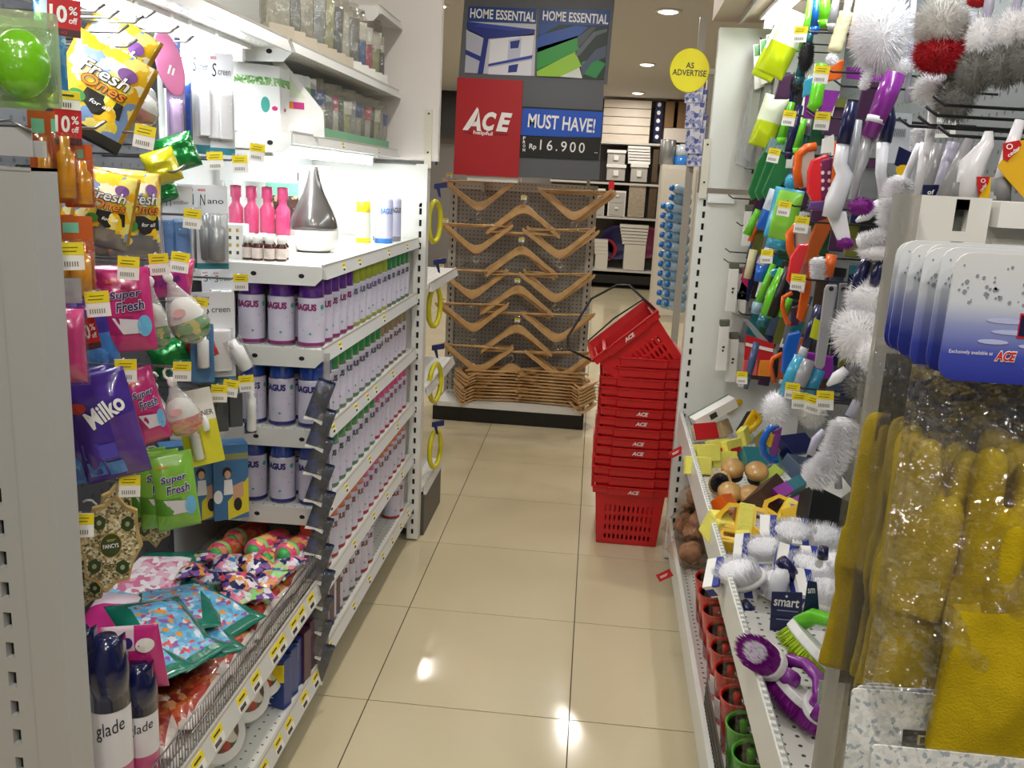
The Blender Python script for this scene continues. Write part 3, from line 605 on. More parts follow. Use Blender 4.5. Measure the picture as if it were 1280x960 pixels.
def hang_at(P, ry, label, group, rz=0, rx_=0):
    if hfirst[0]: hfirst[0] = False; o = HG; o.location = P; o.rotation_euler = (rx_, ry, rz); tag(o, label, None, group); return o
    return dup(HG, P, (rx_, ry, rz), label, group, tree=HT)
CEN = [(655, 260, 3), (652, 312, 3), (647, 362, 4), (647, 411, 4), (640, 459, 4)]
LEF = [(600, 257, 2), (595, 312, 3), (589, 368, 5), (591, 410, 3), (598, 462, 4)]
RIG = [(716, 270, 4), (699, 318, 2), (694, 373, 2), (695, 422, 2), (700, 470, 3)]
WD = ['top', 'second', 'third', 'fourth', 'lowest']
for nm, L, inv in (('middle upright', CEN, 0), ('left upside-down', LEF, 1), ('right upside-down', RIG, 1)):
    for r, (x, y, n) in enumerate(L):
        a = MB(); P0 = hp(x, y, 5.60); zc = P0.z+(.172 if inv else .062)
        a.tube([(P0.x-hd.location.x+(.07 if inv else .0), .01, zc), (P0.x-hd.location.x+(.07 if inv else 0), -.30-.0, zc)], .003, 6); a.build('display_arm', STEEL, hd)
        if inv: MB().tube([(P0.x-hd.location.x-.07, .01, zc), (P0.x-hd.location.x-.07, -.30, zc)], .003, 6).build('display_arm', STEEL, hd)
        for k in range(n):
            P = P0+Vector((random.uniform(-.008, .008)+(k*.012 if nm[0] == 'r' else -k*.006), .0+.026*k, random.uniform(-.006, .004)-.004*k))
            hang_at(P, math.pi+R(random.uniform(-3, 3)-1.5) if inv else R(random.uniform(-4, 3)), 'wooden hanger, %s %s arm of the display, %s from the front' % (WD[r], nm, nth(k)), 'hangers on the display arms', R(random.uniform(-3, 3)))
        if nm[0] in 'lm' and r in (0, 1, 2, 3): price_label(hd, (P0.x-hd.location.x-(.19 if nm[0] == 'l' else .0), -.31, zc+(.0 if nm[0] == 'm' else -.0)), (0, 0, 0), .9)
# flat piles of hangers on the base shelf
piles = [('left', hp(575, 487, 5.56).x-.03, R(72), 9), ('left middle', hp(622, 490, 5.56).x, R(8), 10), ('right middle', hp(690, 495, 5.56).x, R(-2), 11), ('right', hp(735, 500, 5.56).x+.02, R(-70), 8)]
for nm, x, rz, n in piles:
    for k in range(n):
        hang_at(Vector((x-.0+random.uniform(-.01, .01), 5.74 if abs(rz) < .3 else 5.68, .137+.021*k)), 0, 'wooden hanger in the %s pile on the display base, %s from bottom' % (nm, nth(k)), 'hangers piled on the display base', rz+R(random.uniform(-4, 4)), R(-90))
# ------------------------------------------------------------------ promotional sign
SY = 5.50
def pz(pts, Y=SY, o=(0, 0)): return [((q := at(a, b_, Y=Y)).x-o[0], q.z-o[1]) for a, b_ in pts]
SG = mat('sign_grey', '#5f6267', .55); POSTB = mat('poster_blue', '#123f86', .45); SRED = mat('sign_red', '#b01822', .45); SBLU = mat('strip_blue', '#1a56c4', .4)
O = at(672, 100, Y=SY); o2 = (O.x, O.z)
sg = thing('promo_sign', 'upper grey sign board with two blue home posters', 'sign', O)
MB().prism(pz([(581, -6), (769, -6), (759, 105), (573, 97)], o=o2), 0, .02).build('board', SG, sg)
def wp(pts, y=-.006, t=.004, Y=SY, o=o2): return (pz(pts, Y, o), y, y+t)
for nm, quad, head in (('drawer', [(586, 8), (671, 11), (668, 95), (581, 91)], [(586, 8), (671, 11), (670, 30), (585, 27)]), ('clothes', [(676, 11), (763, 13), (755, 100), (670, 96)], [(676, 11), (763, 13), (761, 33), (674, 30)])):
    po = MB().prism(*wp(quad, -.003, .003)).build('poster', mat('poster_'+nm, '#c9cbd4' if nm == 'drawer' else '#2a3a34', .5), sg)
    MB().prism(*wp(head, -.0045, .0015)).build('poster_header', POSTB, po)
    c0 = at((head[0][0]+head[1][0])/2, (head[0][1]+head[2][1])/2, Y=SY)
    txt('HOME ESSENTIAL', px(c0, 82), px(c0, 11.5), TXW, po, (c0.x-o2[0], -.0052, c0.z-o2[1]), .02, rot=R(-1.5))
def art(pts, h, y=-.0045, nm='artwork'): MB().prism(*wp(pts, y, .001)).build(nm, mat('art_'+h, h, .45), po_)
po_ = [c for c in bpy.data.objects if c.name == 'poster'][0]
DB, DM = '#1d2f86', '#2b44a6'
art([(584, 27), (669, 37), (668, 44), (608, 49), (584, 38)], DB); art([(600, 29), (660, 36), (640, 39), (592, 33)], DM, -.0055)
art([(583, 36), (609, 48), (602, 92), (582, 91)], '#b9bccb'); art([(605, 46), (611, 48), (604, 92), (597, 92)], DB, -.0055); art([(582, 62), (604, 72), (603, 78), (582, 68)], DB, -.006)
art([(613, 50), (668, 42), (665, 69), (611, 80)], '#e8eaf0'); art([(636, 50), (652, 47), (650, 76), (634, 79)], '#c4c9de', -.0052); art([(638, 52), (650, 50), (648, 60), (638, 61)], DB, -.0058)
art([(611, 80), (666, 69), (665, 73), (610, 83)], DM, -.0055); art([(611, 85), (665, 75), (664, 95), (610, 93)], '#e3e5ee'); art([(636, 82), (648, 80), (646, 90), (635, 91)], DB, -.0058)
po_ = [c for c in bpy.data.objects if c.name.startswith('poster.0') or c.name == 'poster.001'][0]
art([(674, 30), (700, 31), (673, 46)], '#15488f'); art([(672, 45), (720, 32), (735, 34), (722, 47), (671, 66)], '#1d4fa6'); art([(672, 60), (722, 45), (724, 62), (671, 89)], '#2f9a3e')
art([(671, 88), (719, 65), (727, 83), (700, 96), (671, 95)], '#9bd03a'); art([(700, 96), (724, 84), (728, 98)], '#dfe6dd')
art([(722, 47), (740, 34), (745, 34), (731, 52), (722, 60)], '#49535a', -.0055); art([(718, 68), (742, 40), (759, 36), (759, 40), (745, 45), (724, 70)], '#5d6870', -.0055); art([(726, 84), (745, 62), (758, 57), (757, 72), (740, 78), (728, 96)], '#4c5870', -.0055)
art([(727, 78), (742, 72), (757, 80), (745, 98), (728, 92)], '#2b8f4a')
# lower board
SY2 = 5.46; O = at(660, 222, Y=SY2); o3 = (O.x, O.z)
lw = thing('promo_sign', 'lower grey sign board with blue slogan strip and black price strip above the hangers', 'sign', O)
MB().prism(pz([(640, 100), (755, 104), (749, 225), (636, 221)], SY2, o3), .004, .022).build('board', SG, lw)
MB().prism(pz([(654, 134), (754, 139), (751, 172), (651, 170)], SY2, o3), -.004, .004).build('slogan_strip', SBLU, lw)
MB().prism(pz([(653, 133), (754, 138), (754, 140), (653, 135)], SY2, o3), -.005, -.001).build('strip_lip', BLACK, lw)
MB().prism(pz([(650, 169), (751, 173), (748, 200), (650, 196)], SY2, o3), -.004, .004).build('price_strip', BLACK, lw)
def sgtxt(s, x, y, w_, h, par, oo, Y, m=TXW, rot=-2.2, bold=.02, shear=0, yy=-.0052, spacing=1):
    c = at(x, y, Y=Y); return txt(s, px(c, w_), px(c, h), m, par, (c.x-oo[0], yy, c.z-oo[1]), bold, shear, R(rot+2.9-2.9), spacing=spacing)
sgtxt('MUST HAVE!', 702, 154, 84, 17, lw, o3, SY2); sgtxt('Rp', 666, 184, 9, 8, lw, o3, SY2); sgtxt('16.900', 703, 183, 56, 12.5, lw, o3, SY2, rot=-1.5, spacing=1.35, bold=.004)
for k, ch in enumerate('FROM'): sgtxt(ch, 655.5-.15*k, 172.5+5*k, 3.2, 3.8, lw, o3, SY2, bold=.03)
sgtxt('..', 745, 191, 4, 1, lw, o3, SY2)
rs = thing('promo_sign', 'red square sign with white slanted logo left of the price strip', 'sign', O)
MB().prism(pz([(572, 97), (654, 101), (648, 222), (567, 218)], SY2, o3), -.012, .002).build('board', SRED, rs)
LG = MATS['print_white']
b = MB(); f = lambda L: pz(L, SY2, o3)
b.prism(f([(578.5, 162.5), (597, 134), (599, 138), (592, 155), (585, 163)]), -.0136, -.012); b.prism(f([(596, 152), (599, 139), (601.5, 164), (596.5, 164), (596, 158), (590, 158), (592, 153)]), -.0136, -.012); b.build('logo', LG, rs)
sgtxt('C', 612, 152, 17, 23, rs, o3, SY2, bold=.05, shear=.25, yy=-.0136); sgtxt('E', 630.5, 153, 19, 23, rs, o3, SY2, bold=.05, shear=.25, yy=-.0136)
sgtxt('helpful', 604, 167, 24, 6, rs, o3, SY2, bold=.02, yy=-.0136); sgtxt('The', 585, 165.5, 10, 4.5, rs, o3, SY2, m=mat('dark_red_ink', '#7a1018'), yy=-.0136); sgtxt('place', 627, 168, 17, 5, rs, o3, SY2, m=MATS['dark_red_ink'], yy=-.0136)
MB().box(at(585, 222, Y=5.5).x-o3[0], at(648, 222, Y=5.5).x-o3[0], .003, .03, -.035, .02).build('sign_foot', WHITE, lw)
for xx in (600, 740): MB().box((q := at(xx, 150, Y=5.55)).x-o3[0]-.01, q.x-o3[0]+.01, .37, .39, -.1, .9).build('support_bar', FRM, lw)
# round yellow sign
P = at(862, 88, Y=3.63); t = thing('round_sign', 'round yellow sign on the end of the right gondola', 'sign', P)
r_ = px(P, 24); MB().prism(ell(0, 0, r_, r_*1.08, 36), 0, .004).build('disc', mat('sign_yellow', '#f2e416', .5), t)
MB().prism(ell(0, 0, r_*1.03, r_*1.11, 36), .003, .005).build('rim', mat('sign_rim', '#b5a80f', .5), t)
txt('AS', r_*.42, r_*.3, INK, t, (0, -.0006, r_*.25), .02, rot=R(-2)); txt('ADVERTISE', r_*1.75, r_*.31, INK, t, (-.0, -.0006, -r_*.12), .02, rot=R(-1))
MB().box(r_*.9, r_*2.2, .001, .006, -.01, .01).build('arm', FRM, t)
# ------------------------------------------------------------------ shopping baskets
BRED = mat('basket_red', '#c4161c', .35, var=.06, vs=8, bump=.02, bs=200)
def basket_proto():
    t = thing('shopping_basket', '', 'basket'); b = MB(); H = .24
    X0, X1, Y0, Y1 = .127, .146, .190, .207       # half sizes, bottom and top
    def pt(side, u, v):                              # u -1..1 along the wall, v 0..1 up
        hx = X0+(X1-X0)*v; hy = Y0+(Y1-Y0)*v
        return [(u*hx, -hy, v*H), (hx, u*hy, v*H), (-u*hx, hy, v*H), (-hx, -u*hy, v*H)][side]
    for side in range(4):
        n = 11 if side % 2 == 0 else 16; us = [-1, -.8]
        for k in range(n): us += [-.8+1.6*(k+.28)/n, -.8+1.6*(k+.72)/n]
        us += [.8, 1]; us = sorted(set(round(q, 5) for q in us))
        vs_ = [0, .1, .22, .27, .40, .45, .58, .63, .77, 1]
        for i in range(len(us)-1):
            mid = (us[i]+us[i+1])/2; kx = ((mid+.8)/1.6*n) % 1; openu = abs(mid) < .8 and .28 < kx < .72
            for j in range(len(vs_)-1):
                if openu and j in (1, 3, 5, 7): continue
                b.add([pt(side, us[i], vs_[j]), pt(side, us[i+1], vs_[j]), pt(side, us[i+1], vs_[j+1]), pt(side, us[i], vs_[j+1])], [(0, 1, 2, 3)])
    b.add([(-X0, -Y0, 0), (X0, -Y0, 0), (X0, Y0, 0), (-X0, Y0, 0)], [(3, 2, 1, 0)])
    o = b.build('basket_body', BRED, t); m = o.modifiers.new('wall', 'SOLIDIFY'); m.thickness = .0035; m.offset = 1
    b = MB(); r = .018; zb, zt = H-.001, H+.032
    for sx, sy in ((X1+r, Y1+r),):
        P = [(-sx, -sy), (-sx*.62, -sy), (-sx*.58, -sy-.006), (sx*.58, -sy-.006), (sx*.62, -sy), (sx, -sy), (sx, sy), (-sx, sy)]; n = len(P)
        low = [zb, zb, zb-.005, zb-.005, zb, zb, zb, zb]
        vs = [(x*.985, y*.985, l) for (x, y), l in zip(P, low)]+[(x*1.005, y*1.004, zt-.007) for x, y in P]+[(x*1.035, y*1.028, zt-.004) for x, y in P]+[(x*1.035, y*1.028, zt) for x, y in P]+[(x*.95, y*.955, zt) for x, y in P]+[(x*.93, y*.94, l) for (x, y), l in zip(P, low)]
        fs = []
        for q in range(6):
            for k in range(n): a_, c_ = q*n, ((q+1) % 6)*n; fs.append((a_+k, a_+(k+1) % n, c_+(k+1) % n, c_+k))
        b.add(vs, fs)
    b.build('rim_band', BRED, t)
    lg = mat('basket_logo', '#e9d8d4', .5)
    txt('ACE', .05, .017, lg, t, (.012, -(Y1+.0248), H+.012), .04, .25, name='logo')
    return t
BK = basket_proto(); BT = kids_tree(BK); bx, by = .228, 3.875
BNO = tag(BK, 'red shopping basket at the foot of the stack, standing on the floor', None, 'stacked red baskets')
BK.location = (bx, by, .004)
nb = 14
nolog = kids_tree(BK); nolog[BK.name] = [c for c in nolog[BK.name] if not c.name.startswith('logo')]
for k in range(1, nb):
    dup(BK, (bx+.0006*k+random.uniform(-.003, .003), by+random.uniform(-.002, .002), .004+.0435*k), (0, 0, R(random.uniform(-.8, .8))), 'red shopping basket nested in the stack, %s above the floor one' % nth(k-1), 'stacked red baskets', tree=BT if k in (4, 5, 7, 8) else nolog)
tb = dup(BK, Vector((.315, 3.86, .725)), (R(-2), R(-41), R(4)), 'red shopping basket lying tilted on top of the stack with raised black handle', tree=BT); del tb['group']
b = MB(); hw_ = .158
b.tube([(-.165, -.20, .255), (-.22, -.18, .36), (-.19, -.16, .40), (-.02, -.10, .46), (.1, -.10, .44), (.14, -.12, .41), (.165, -.19, .255)],   .0052, 8); b.build('handle', BLACK, tb)
b = MB(); b.tube([(-.165, .20, .255), (-.16, .215, .28), (.0, .225, .29), (.16, .215, .28), (.165, .2, .255)], .004, 8); b.build('handle', BLACK, tb)
# ------------------------------------------------------------------ far back of the shop
BY = 13.7
def bz(x, y, Y=BY): return at(x, y, Y=Y)
fs = thing('shelf_unit', 'dark back shelf unit of storage boxes along the far wall', 'shelf unit', (bz(780, 300).x, BY+.3, 0))
FX = fs.location.x
x0, x1 = bz(712, 240).x-FX-.3, bz(872, 240).x-FX+.4
MB().box(x0, x1, .1, .14, 0, 2.7).build('back_panel', mat('dark_back', '#4b4743', .7), fs)
for y in (178, 229, 272, 338): z = bz(785, y).z; MB().box(x0, x1, -.32, .1, z-.03, z).build('shelf', mat('far_shelf', '#c9c4bb', .4), fs)
MB().box(x0, x1, -.3, .1, bz(785, 351).z-.05, bz(785, 343).z-.02).build('kick_plate', BLACK, fs)
def fbox(name, label, cat, a, bb, m, d=.3, parts=None):
    p0, p1 = bz(a[0], bb[1]), bz(bb[0], a[1]); t = thing(name, label, cat, ((p0.x+p1.x)/2, BY, p0.z)); W = (p1.x-p0.x)/2; H = p1.z-p0.z
    parts(t, W, H, d) if parts else MB().box(-W, W, 0, d, 0, H).build('body', m, t)
    return t
PLANK = mat('plank_pale', '#d8cbb9', .5, var=.08, vs=5)
def planks(t, W, H, d):
    for k in range(5): MB().box(-W, W, 0, .03, H*k/5+.006, H*(k+1)/5-.004).build('plank', PLANK, t)
fbox('plank_display', 'pale wood plank display board on the far top shelf', 'display board', (752, 126), (815, 177), None, parts=planks)
fbox('sample_strip', 'narrow navy sample strip with round pictures beside the plank board', 'sign', (816, 127), (829, 177), None, parts=lambda t, W, H, d: [MB().box(-W, W, -.01, .02, 0, H).build('board', NAVY, t)]+[MB().prism(ell(0, H*(.12+.2*k), W*.55, W*.6, 12), -.014, -.01).build('picture', PAPER, t) for k in range(5)])
for k, (a, c_) in enumerate(((830, 844), (846, 862))): fbox('carton', 'brown carton on the far top shelf, %s from the navy strip' % nth(k), 'box', (a, 127), (c_, 160), mat('brown_card', '#8a6a46', .6, var=.1))
fbox('carton', 'long white carton under the brown cartons at the far end', 'box', (829, 161), (862, 177), mat('box_white', '#e8dfd2', .5))
TRANS = mat('box_clear', '#b7b3ac', .25, coat=.4); LID = mat('box_lid', '#efece6', .4)
def sbox(t, W, H, d): b = MB(); b.box(-W*.94, W*.94, 0, d, 0, H*.8); b.build('body', TRANS, t, bevel=.01); MB().box(-W, W, -.02, d+.02, H*.8, H).build('lid', LID, t); MB().box(-W*.25, W*.25, -.022, -.001, H*.3, H*.62).build('latch', LID, t)
fbox('storage_box', 'clear storage box with white lid on the far shelf, upper of two stacked', 'storage box', (758, 188), (783, 205), None, parts=sbox)
fbox('storage_box', 'clear storage box with white lid on the far shelf, lower of two stacked', 'storage box', (757, 206), (783, 225), None, parts=sbox)
fbox('storage_box', 'clear storage box below the pile of white trays', 'storage box', (787, 205), (811, 227), None, parts=sbox)
for k in range(6): fbox('storage_tray', 'white tray nested in the pile on the far shelf, %s from the top' % nth(k), 'tray', (785, 183+3.6*k), (813, 186.2+3.6*k), LID)
def drawers(t, W, H, d):
    MB().box(-W, W, .02, d, 0, H).build('frame', LID, t)
    for k in range(2): q = MB().box(-W*.88, W*.88, 0, .02, H*(.06+.48*k), H*(.46+.48*k)).build('drawer', TRANS, t); MB().box(-W*.2, W*.2, -.015, 0, H*(.3+.48*k), H*(.36+.48*k)).build('handle', LID, q)
fbox('drawer_unit', 'white two-drawer unit with clear fronts on the far shelf', 'drawers', (759, 239), (783, 270), None, parts=drawers)
fbox('drawer_unit', 'white two-drawer unit half hidden behind the hanger display', 'drawers', (738, 236), (757, 270), None, parts=drawers)
fbox('board', 'grey brown carpet sample board right of the drawers', 'board', (784, 230), (808, 271), mat('carpet_tan', '#a89a86', .9, var=.25, vs=30), .04)
fbox('board', 'dark brown sample board right of the tan board', 'board', (809, 230), (822, 272), mat('carpet_dark', '#5b4a38', .9, var=.3, vs=30), .04)
fbox('board', 'dark brown board right of the white trays', 'board', (814, 187), (824, 228), MATS['carpet_dark'], .04)
for k in range(7): fbox('laundry_bin', 'frosted white bin in the tall pile on the far shelf, %s from top' % nth(k), 'bin', (775+k*.6, 282+4*k), (811-k*.6, 285+4*k if k < 6 else 337), mat('frost', '#d5d0c4', .4))
for k in range(5): fbox('laundry_bin', 'frosted white bin nested in the short pile by the hanger display, %s from the top' % nth(k), 'bin', (743, 300+4.6*k), (760, 303.4+4.6*k if k < 4 else 338), MATS['frost'])
for x, y, h, r_, nm in ((772, 303, '#2a2466', 22, 'purple'), (809, 303, '#a03a68', 20, 'dull pink'), (757, 312, '#c43a50', 14, 'coral')):
    P = at(x, y, Y=13.95); q = px(P, r_); tag(MB().lathe([(q*.75, -.1), (q, 0), (q*.96, .004), (q*.7, -.09)], 24).build('wash_basin', mat('basin_'+nm, h, .4), None, P+Vector((0, 0, 0)), (R(90), 0, 0)), '%s wash basin standing on edge behind the frosted bins' % nm, 'basin')
P = bz(764, 230); tag(MB().box(-.04, .04, -.35, -.33, -.08, .04).build('price_tag', RED, None, (P.x, BY+.012, P.z)), 'red price tag on the far shelf edge', 'tag')
# left far dark display and cabinet side
P = at(552, 140, Y=13.9); tag(MB().box(-.35, .35, 0, .1, -.32, .34).build('wall_display', mat('dark_display', '#26221f', .5, var=.3, vs=5), None, P), 'dark display board high on the far left wall', 'display board')
cb = thing('cabinet', 'cream cabinet right of the far shelves', 'cabinet', (at(843, 300, Y=10.5).x, 10.5, 0)); W = px(cb.location, 22); H = at(843, 206, Y=10.5).z
MB().box(-W, W, 0, .4, 0, H).build('body', mat('cabinet_cream', '#cfc8ba', .5), cb); MB().box(-W+.03, W-.03, -.015, 0, .08, H-.04).build('door', MATS['cabinet_cream'], cb)
P = at(834, 205, Y=10.6); tag(MB().lathe([(.08, 0), (.09, .01), (.09, .27), (.085, .28), (.08, .27), (.07, .02)], 20).build('waste_bin', mat('bin_grey', '#9a9a98', .3, .6), None, (P.x, 10.7, H)), 'grey waste bin on top of the cream cabinet', 'bin')
P = at(854, 205, Y=10.6); t = thing('water_jug', 'blue and clear water jug on top of the cream cabinet', 'jug', (P.x, 10.7, H)); MB().lathe([(.09, 0), (.1, .01), (.1, .1)], 20).build('base', mat('jug_blue', '#2a78c8', .2, coat=.5), t); MB().lathe([(.095, .1), (.09, .2), (.04, .24)], 20).build('top', mat('jug_clear', '#b9c4c8', .2, coat=.5), t)
# stacks of blue bottles beyond the right post
BTL = mat('bottle_blue', '#7fa6c2', .15, coat=.6, spec=.8); BC = mat('bottle_cap_blue', '#1d74c4', .3); BPL = mat('bottle_pale', '#a7c4da', .2, coat=.5)
k = 0
for row, (xx, Y, y0_, y1_, st_) in enumerate(((846, 6.6, 262, 385, 12), (858, 6.2, 240, 392, 12))):
    n = int((y1_-y0_)/st_)
    for j in range(n+1):
        P = at(xx-(y0_+st_*j-y0_)*.05, y0_+st_*j, Y=Y); s_ = px(P, st_)
        t = thing('water_bottle', 'blue water bottle beyond the right post, %s from top in %s column' % (nth(j), nth(row)), 'bottle', P, (0, R(-78), R(20)), group='blue bottles beyond the post')
        MB().lathe([(s_*.4, -.03), (s_*.55, -.02), (s_*.55, .03), (s_*.48, .04), (s_*.55, .05), (s_*.5, .08), (s_*.28, .105)], 12).build('bottle_body', BPL if (j+row) % 2 else BTL, t); MB().lathe([(s_*.32, .10), (s_*.32, .12), (.0005, .121)], 10).build('cap', BC, t)
tag(MB().box(-.02, .02, 0, .02, 0, 2.45).build('display_pole', FRM, None, (at(868, 150, Y=5.25).x, 5.245, 0)), 'grey pole carrying the pale blue hanging packs', 'pole')
rk = thing('bottle_rack', 'slim rack holding the blue bottles beyond the right post', 'rack', (at(868, 330, Y=6.5).x, 6.5, 0)); MB().box(-.02, .5, .1, .14, 0, 2.3).build('back_panel', FRM, rk); MB().tube([(-.06, -.5, 0), (-.06, -.5, 1.55)], .008, 8).build('pole', mat('pole_blue', '#3a5a86', .4), rk)
for k in range(6): P = at(868+3*(k % 2), 112+16*k, Y=5.2); tag(MB().box(-.05, .05, 0, .03, -.07, .07).build('hang_pack', pat('blue_pack', ['#9aa6d8', '#c6cbe6', '#5a66b0', '#e9eaf4'], 50), None, P, (0, 0, -.4)), 'pale blue hanging pack below the round yellow sign, %s from the top' % nth(k), 'pack')
for k in range(4): P = at(833, 320+14*k, Y=8); t = thing('glass_jar', 'clear jar on the rack left of the blue bottles, %s from the top' % nth(k), 'jar', P); q = px(P, 8); MB().lathe([(q*.8, -q*.8), (q, -q*.7), (q, q*.5), (q*.7, q*.7)], 14).build('jar_body', mat('glass_pale', '#c3c4be', .15, coat=.7), t); MB().lathe([(q*.75, q*.7), (q*.75, q*.9), (.001, q*.9)], 14).build('lid', LID, t)
# ------------------------------------------------------------------ hanging goods: builders
TAGM = [None]
def peg(P, label, xback, tagpx=None, tag_=True, yaw=30, m=None):
    """wire peg from the back panel to just past the hole of the pack at P"""
    s = 1 if P.x > xback else -1; L = abs(P.x-xback)+.03
    o = MB().tube([(-s*(L-.03), 0, -.004), (s*.012, 0, 0), (s*.03, 0, .012)], .0026, 6).build('peg_hook', m or STEEL, None, P)
    tag(o, label, 'hook')
    if tag_:
        if TAGM[0] is None:
            b = MB(); b.box(-.0165, .0165, 0, .0012, -.038, 0, 1); b.box(-.0165, .0165, -.0006, 0, -.017, 0, 0); b.box(-.010, .010, -.001, -.0004, -.0075, -.0062, 4); b.box(-.0125, .008, -.001, -.0004, -.0128, -.0112, 4)
            for k in range(7): b.box(-.012+.0032*k, -.0105+.0032*k, -.0006, 0, -.033, -.026, 2)
            b.box(-.0165, .0165, -.0012, .0014, -.001, .004, 3); q = b.build('price_tag', [YEL, PAPER, mat('ink_soft', '#7b7a74', .6), CLR, mat('ink_olive', '#7d7418', .6)], o); TAGM[0] = q.data
        else: q = bpy.data.objects.new('price_tag', TAGM[0]); COL.objects.link(q); q.parent = o
        q.location = (s*.034, -.004, .012); q.rotation_euler = (0, R(random.uniform(-6, 10)), R(yaw))
    return o
def more(t, n, label, step=(-.028, .004, 0), group=None, jit=3):
    tr = kids_tree(t)
    for k in range(1, n+1):
        q = dup(t, t.location+Vector(step)*k, [a+R(random.uniform(-jit, jit)) for a in t.rotation_euler], '%s, %s one behind it' % (label, nth(k-1)), group, tree=tr)
def pouch(name, label, cat, c, X=-.8, yaw=30, T=.03, mats=(), mi=0, texts=(), roll=0, n=0, short=None, hook=None, Y=None, tilt=0, wr=.15, seed=1, extra=None, step=(-.028, .004, 0), dy=0):
    P, W, H = slot(*c, X=X, Y=Y, yaw=yaw); t = thing(name, label, cat, P+Vector((0, dy, 0)), (R(tilt), R(roll), R(yaw)))
    b = MB(); b.pillow(W, H, T, 18, 22, mi=mi, side=len(mats)-1, wr=wr, seed=seed); b.build('pouch', list(mats), t)
    for i_, (s, u, v, w_, h_, m, bold, shear, rot) in enumerate(texts): txt(s, w_*W, h_*H, m, t, (u*W, 0, -v*H), bold, shear, R(rot), warp=b.prof, lift=.0012+.0007*i_)
    if extra: extra(t, W, H, b.prof)
    if n: more(t, n, short or label, step)
    return t, W, H
def ovals(t, L, W, H, prof, name='print'):
    for u, v, ru, rv, m in L:
        b = MB(); pts = ell(u*W, -v*H, ru*W, rv*H, 16); b.add([(x, prof(x, z)-.0009, z) for x, z in pts]+[(u*W, prof(u*W, -v*H)-.0009, -v*H)], [(i, (i+1) % 16, 16) for i in range(16)]); b.build(name, m, t)
def blister(name, label, cat, c, X=-.8, yaw=30, card=None, inner=None, kind='pill', T=.03, bub=(0, .58, .7, .7), texts=(), n=0, short=None, roll=0, Y=None, film=None, step=(-.03, .004, 0), tilt=0, prints=()):
    P, W, H = slot(*c, X=X, Y=Y, yaw=yaw); t = thing(name, label, cat, P, (R(tilt), R(roll), R(yaw)))
    MB().prism(rrect(W, H, min(W, H)*.06), 0, .0012).build('card', card, t)
    u, v, bw, bh = bub; bw *= W; bh *= H; cx, cz = u*W, -v*H
    M_ = Matrix.Translation((cx, -T*.5, cz+bh/2))
    if kind == 'pill': b = MB(); b.pillow(bw*.9, bh*.92, T*.85, 10, 12, wr=0, flange=.01, M=Matrix.Translation((cx, -T*.5, cz+bh*.46))); b.build('product', inner, t)
    elif kind == 'tube': MB().lathe([(bw*.3, -bh*.45), (bw*.36, -bh*.42), (bw*.36, bh*.2), (bw*.2, bh*.26), (bw*.2, bh*.45)], 14, M=Matrix.Translation((cx, -T*.55, cz))).build('product', inner, t)
    elif kind == 'box': MB().box(cx-bw*.42, cx+bw*.42, -T*.85, -.002, cz-bh*.45, cz+bh*.45).build('product', inner, t, bevel=.003)
    elif kind == 'oval': MB().ball((cx, -T*.5, cz), (bw*.42, T*.45, bh*.46), 18, 12).build('product', inner, t)
    if film is not False:
        b = MB(); b.pillow(bw, bh, T*1.15, 10, 12, wr=.06, flange=.01, seed=7, M=Matrix.Translation((cx, -T*.52, cz+bh/2))); b.build('bubble', film or CLR, t)
    for s, u, v, w_, h_, m, bold, shear, rot in texts: txt(s, w_*W, h_*H, m, t, (u*W, -.0007, -v*H), bold, shear, R(rot))
    for pts, m in prints: MB().prism([(x*W, -z*H) for x, z in pts], -.0006, .0004).build('print', m, t)
    if n: more(t, n, short or label, step)
    return t, W, H
def sq(x0, x1, z0, z1): return [(x0, z0), (x1, z0), (x1, z1), (x0, z1)]
LB = -1.13
def lpeg(cx, y, X, what, tag_=True, m=None): return peg(at(cx, y, X=X), 'wire peg holding the '+what, LB, tag_=tag_, m=m, yaw=25)
G = lambda n, h, **k: mat(n, h, **{**dict(rough=.25, coat=.4, bump=.12, bs=30), **k})
DKT = mat('text_dark', '#1c1f26', .5)
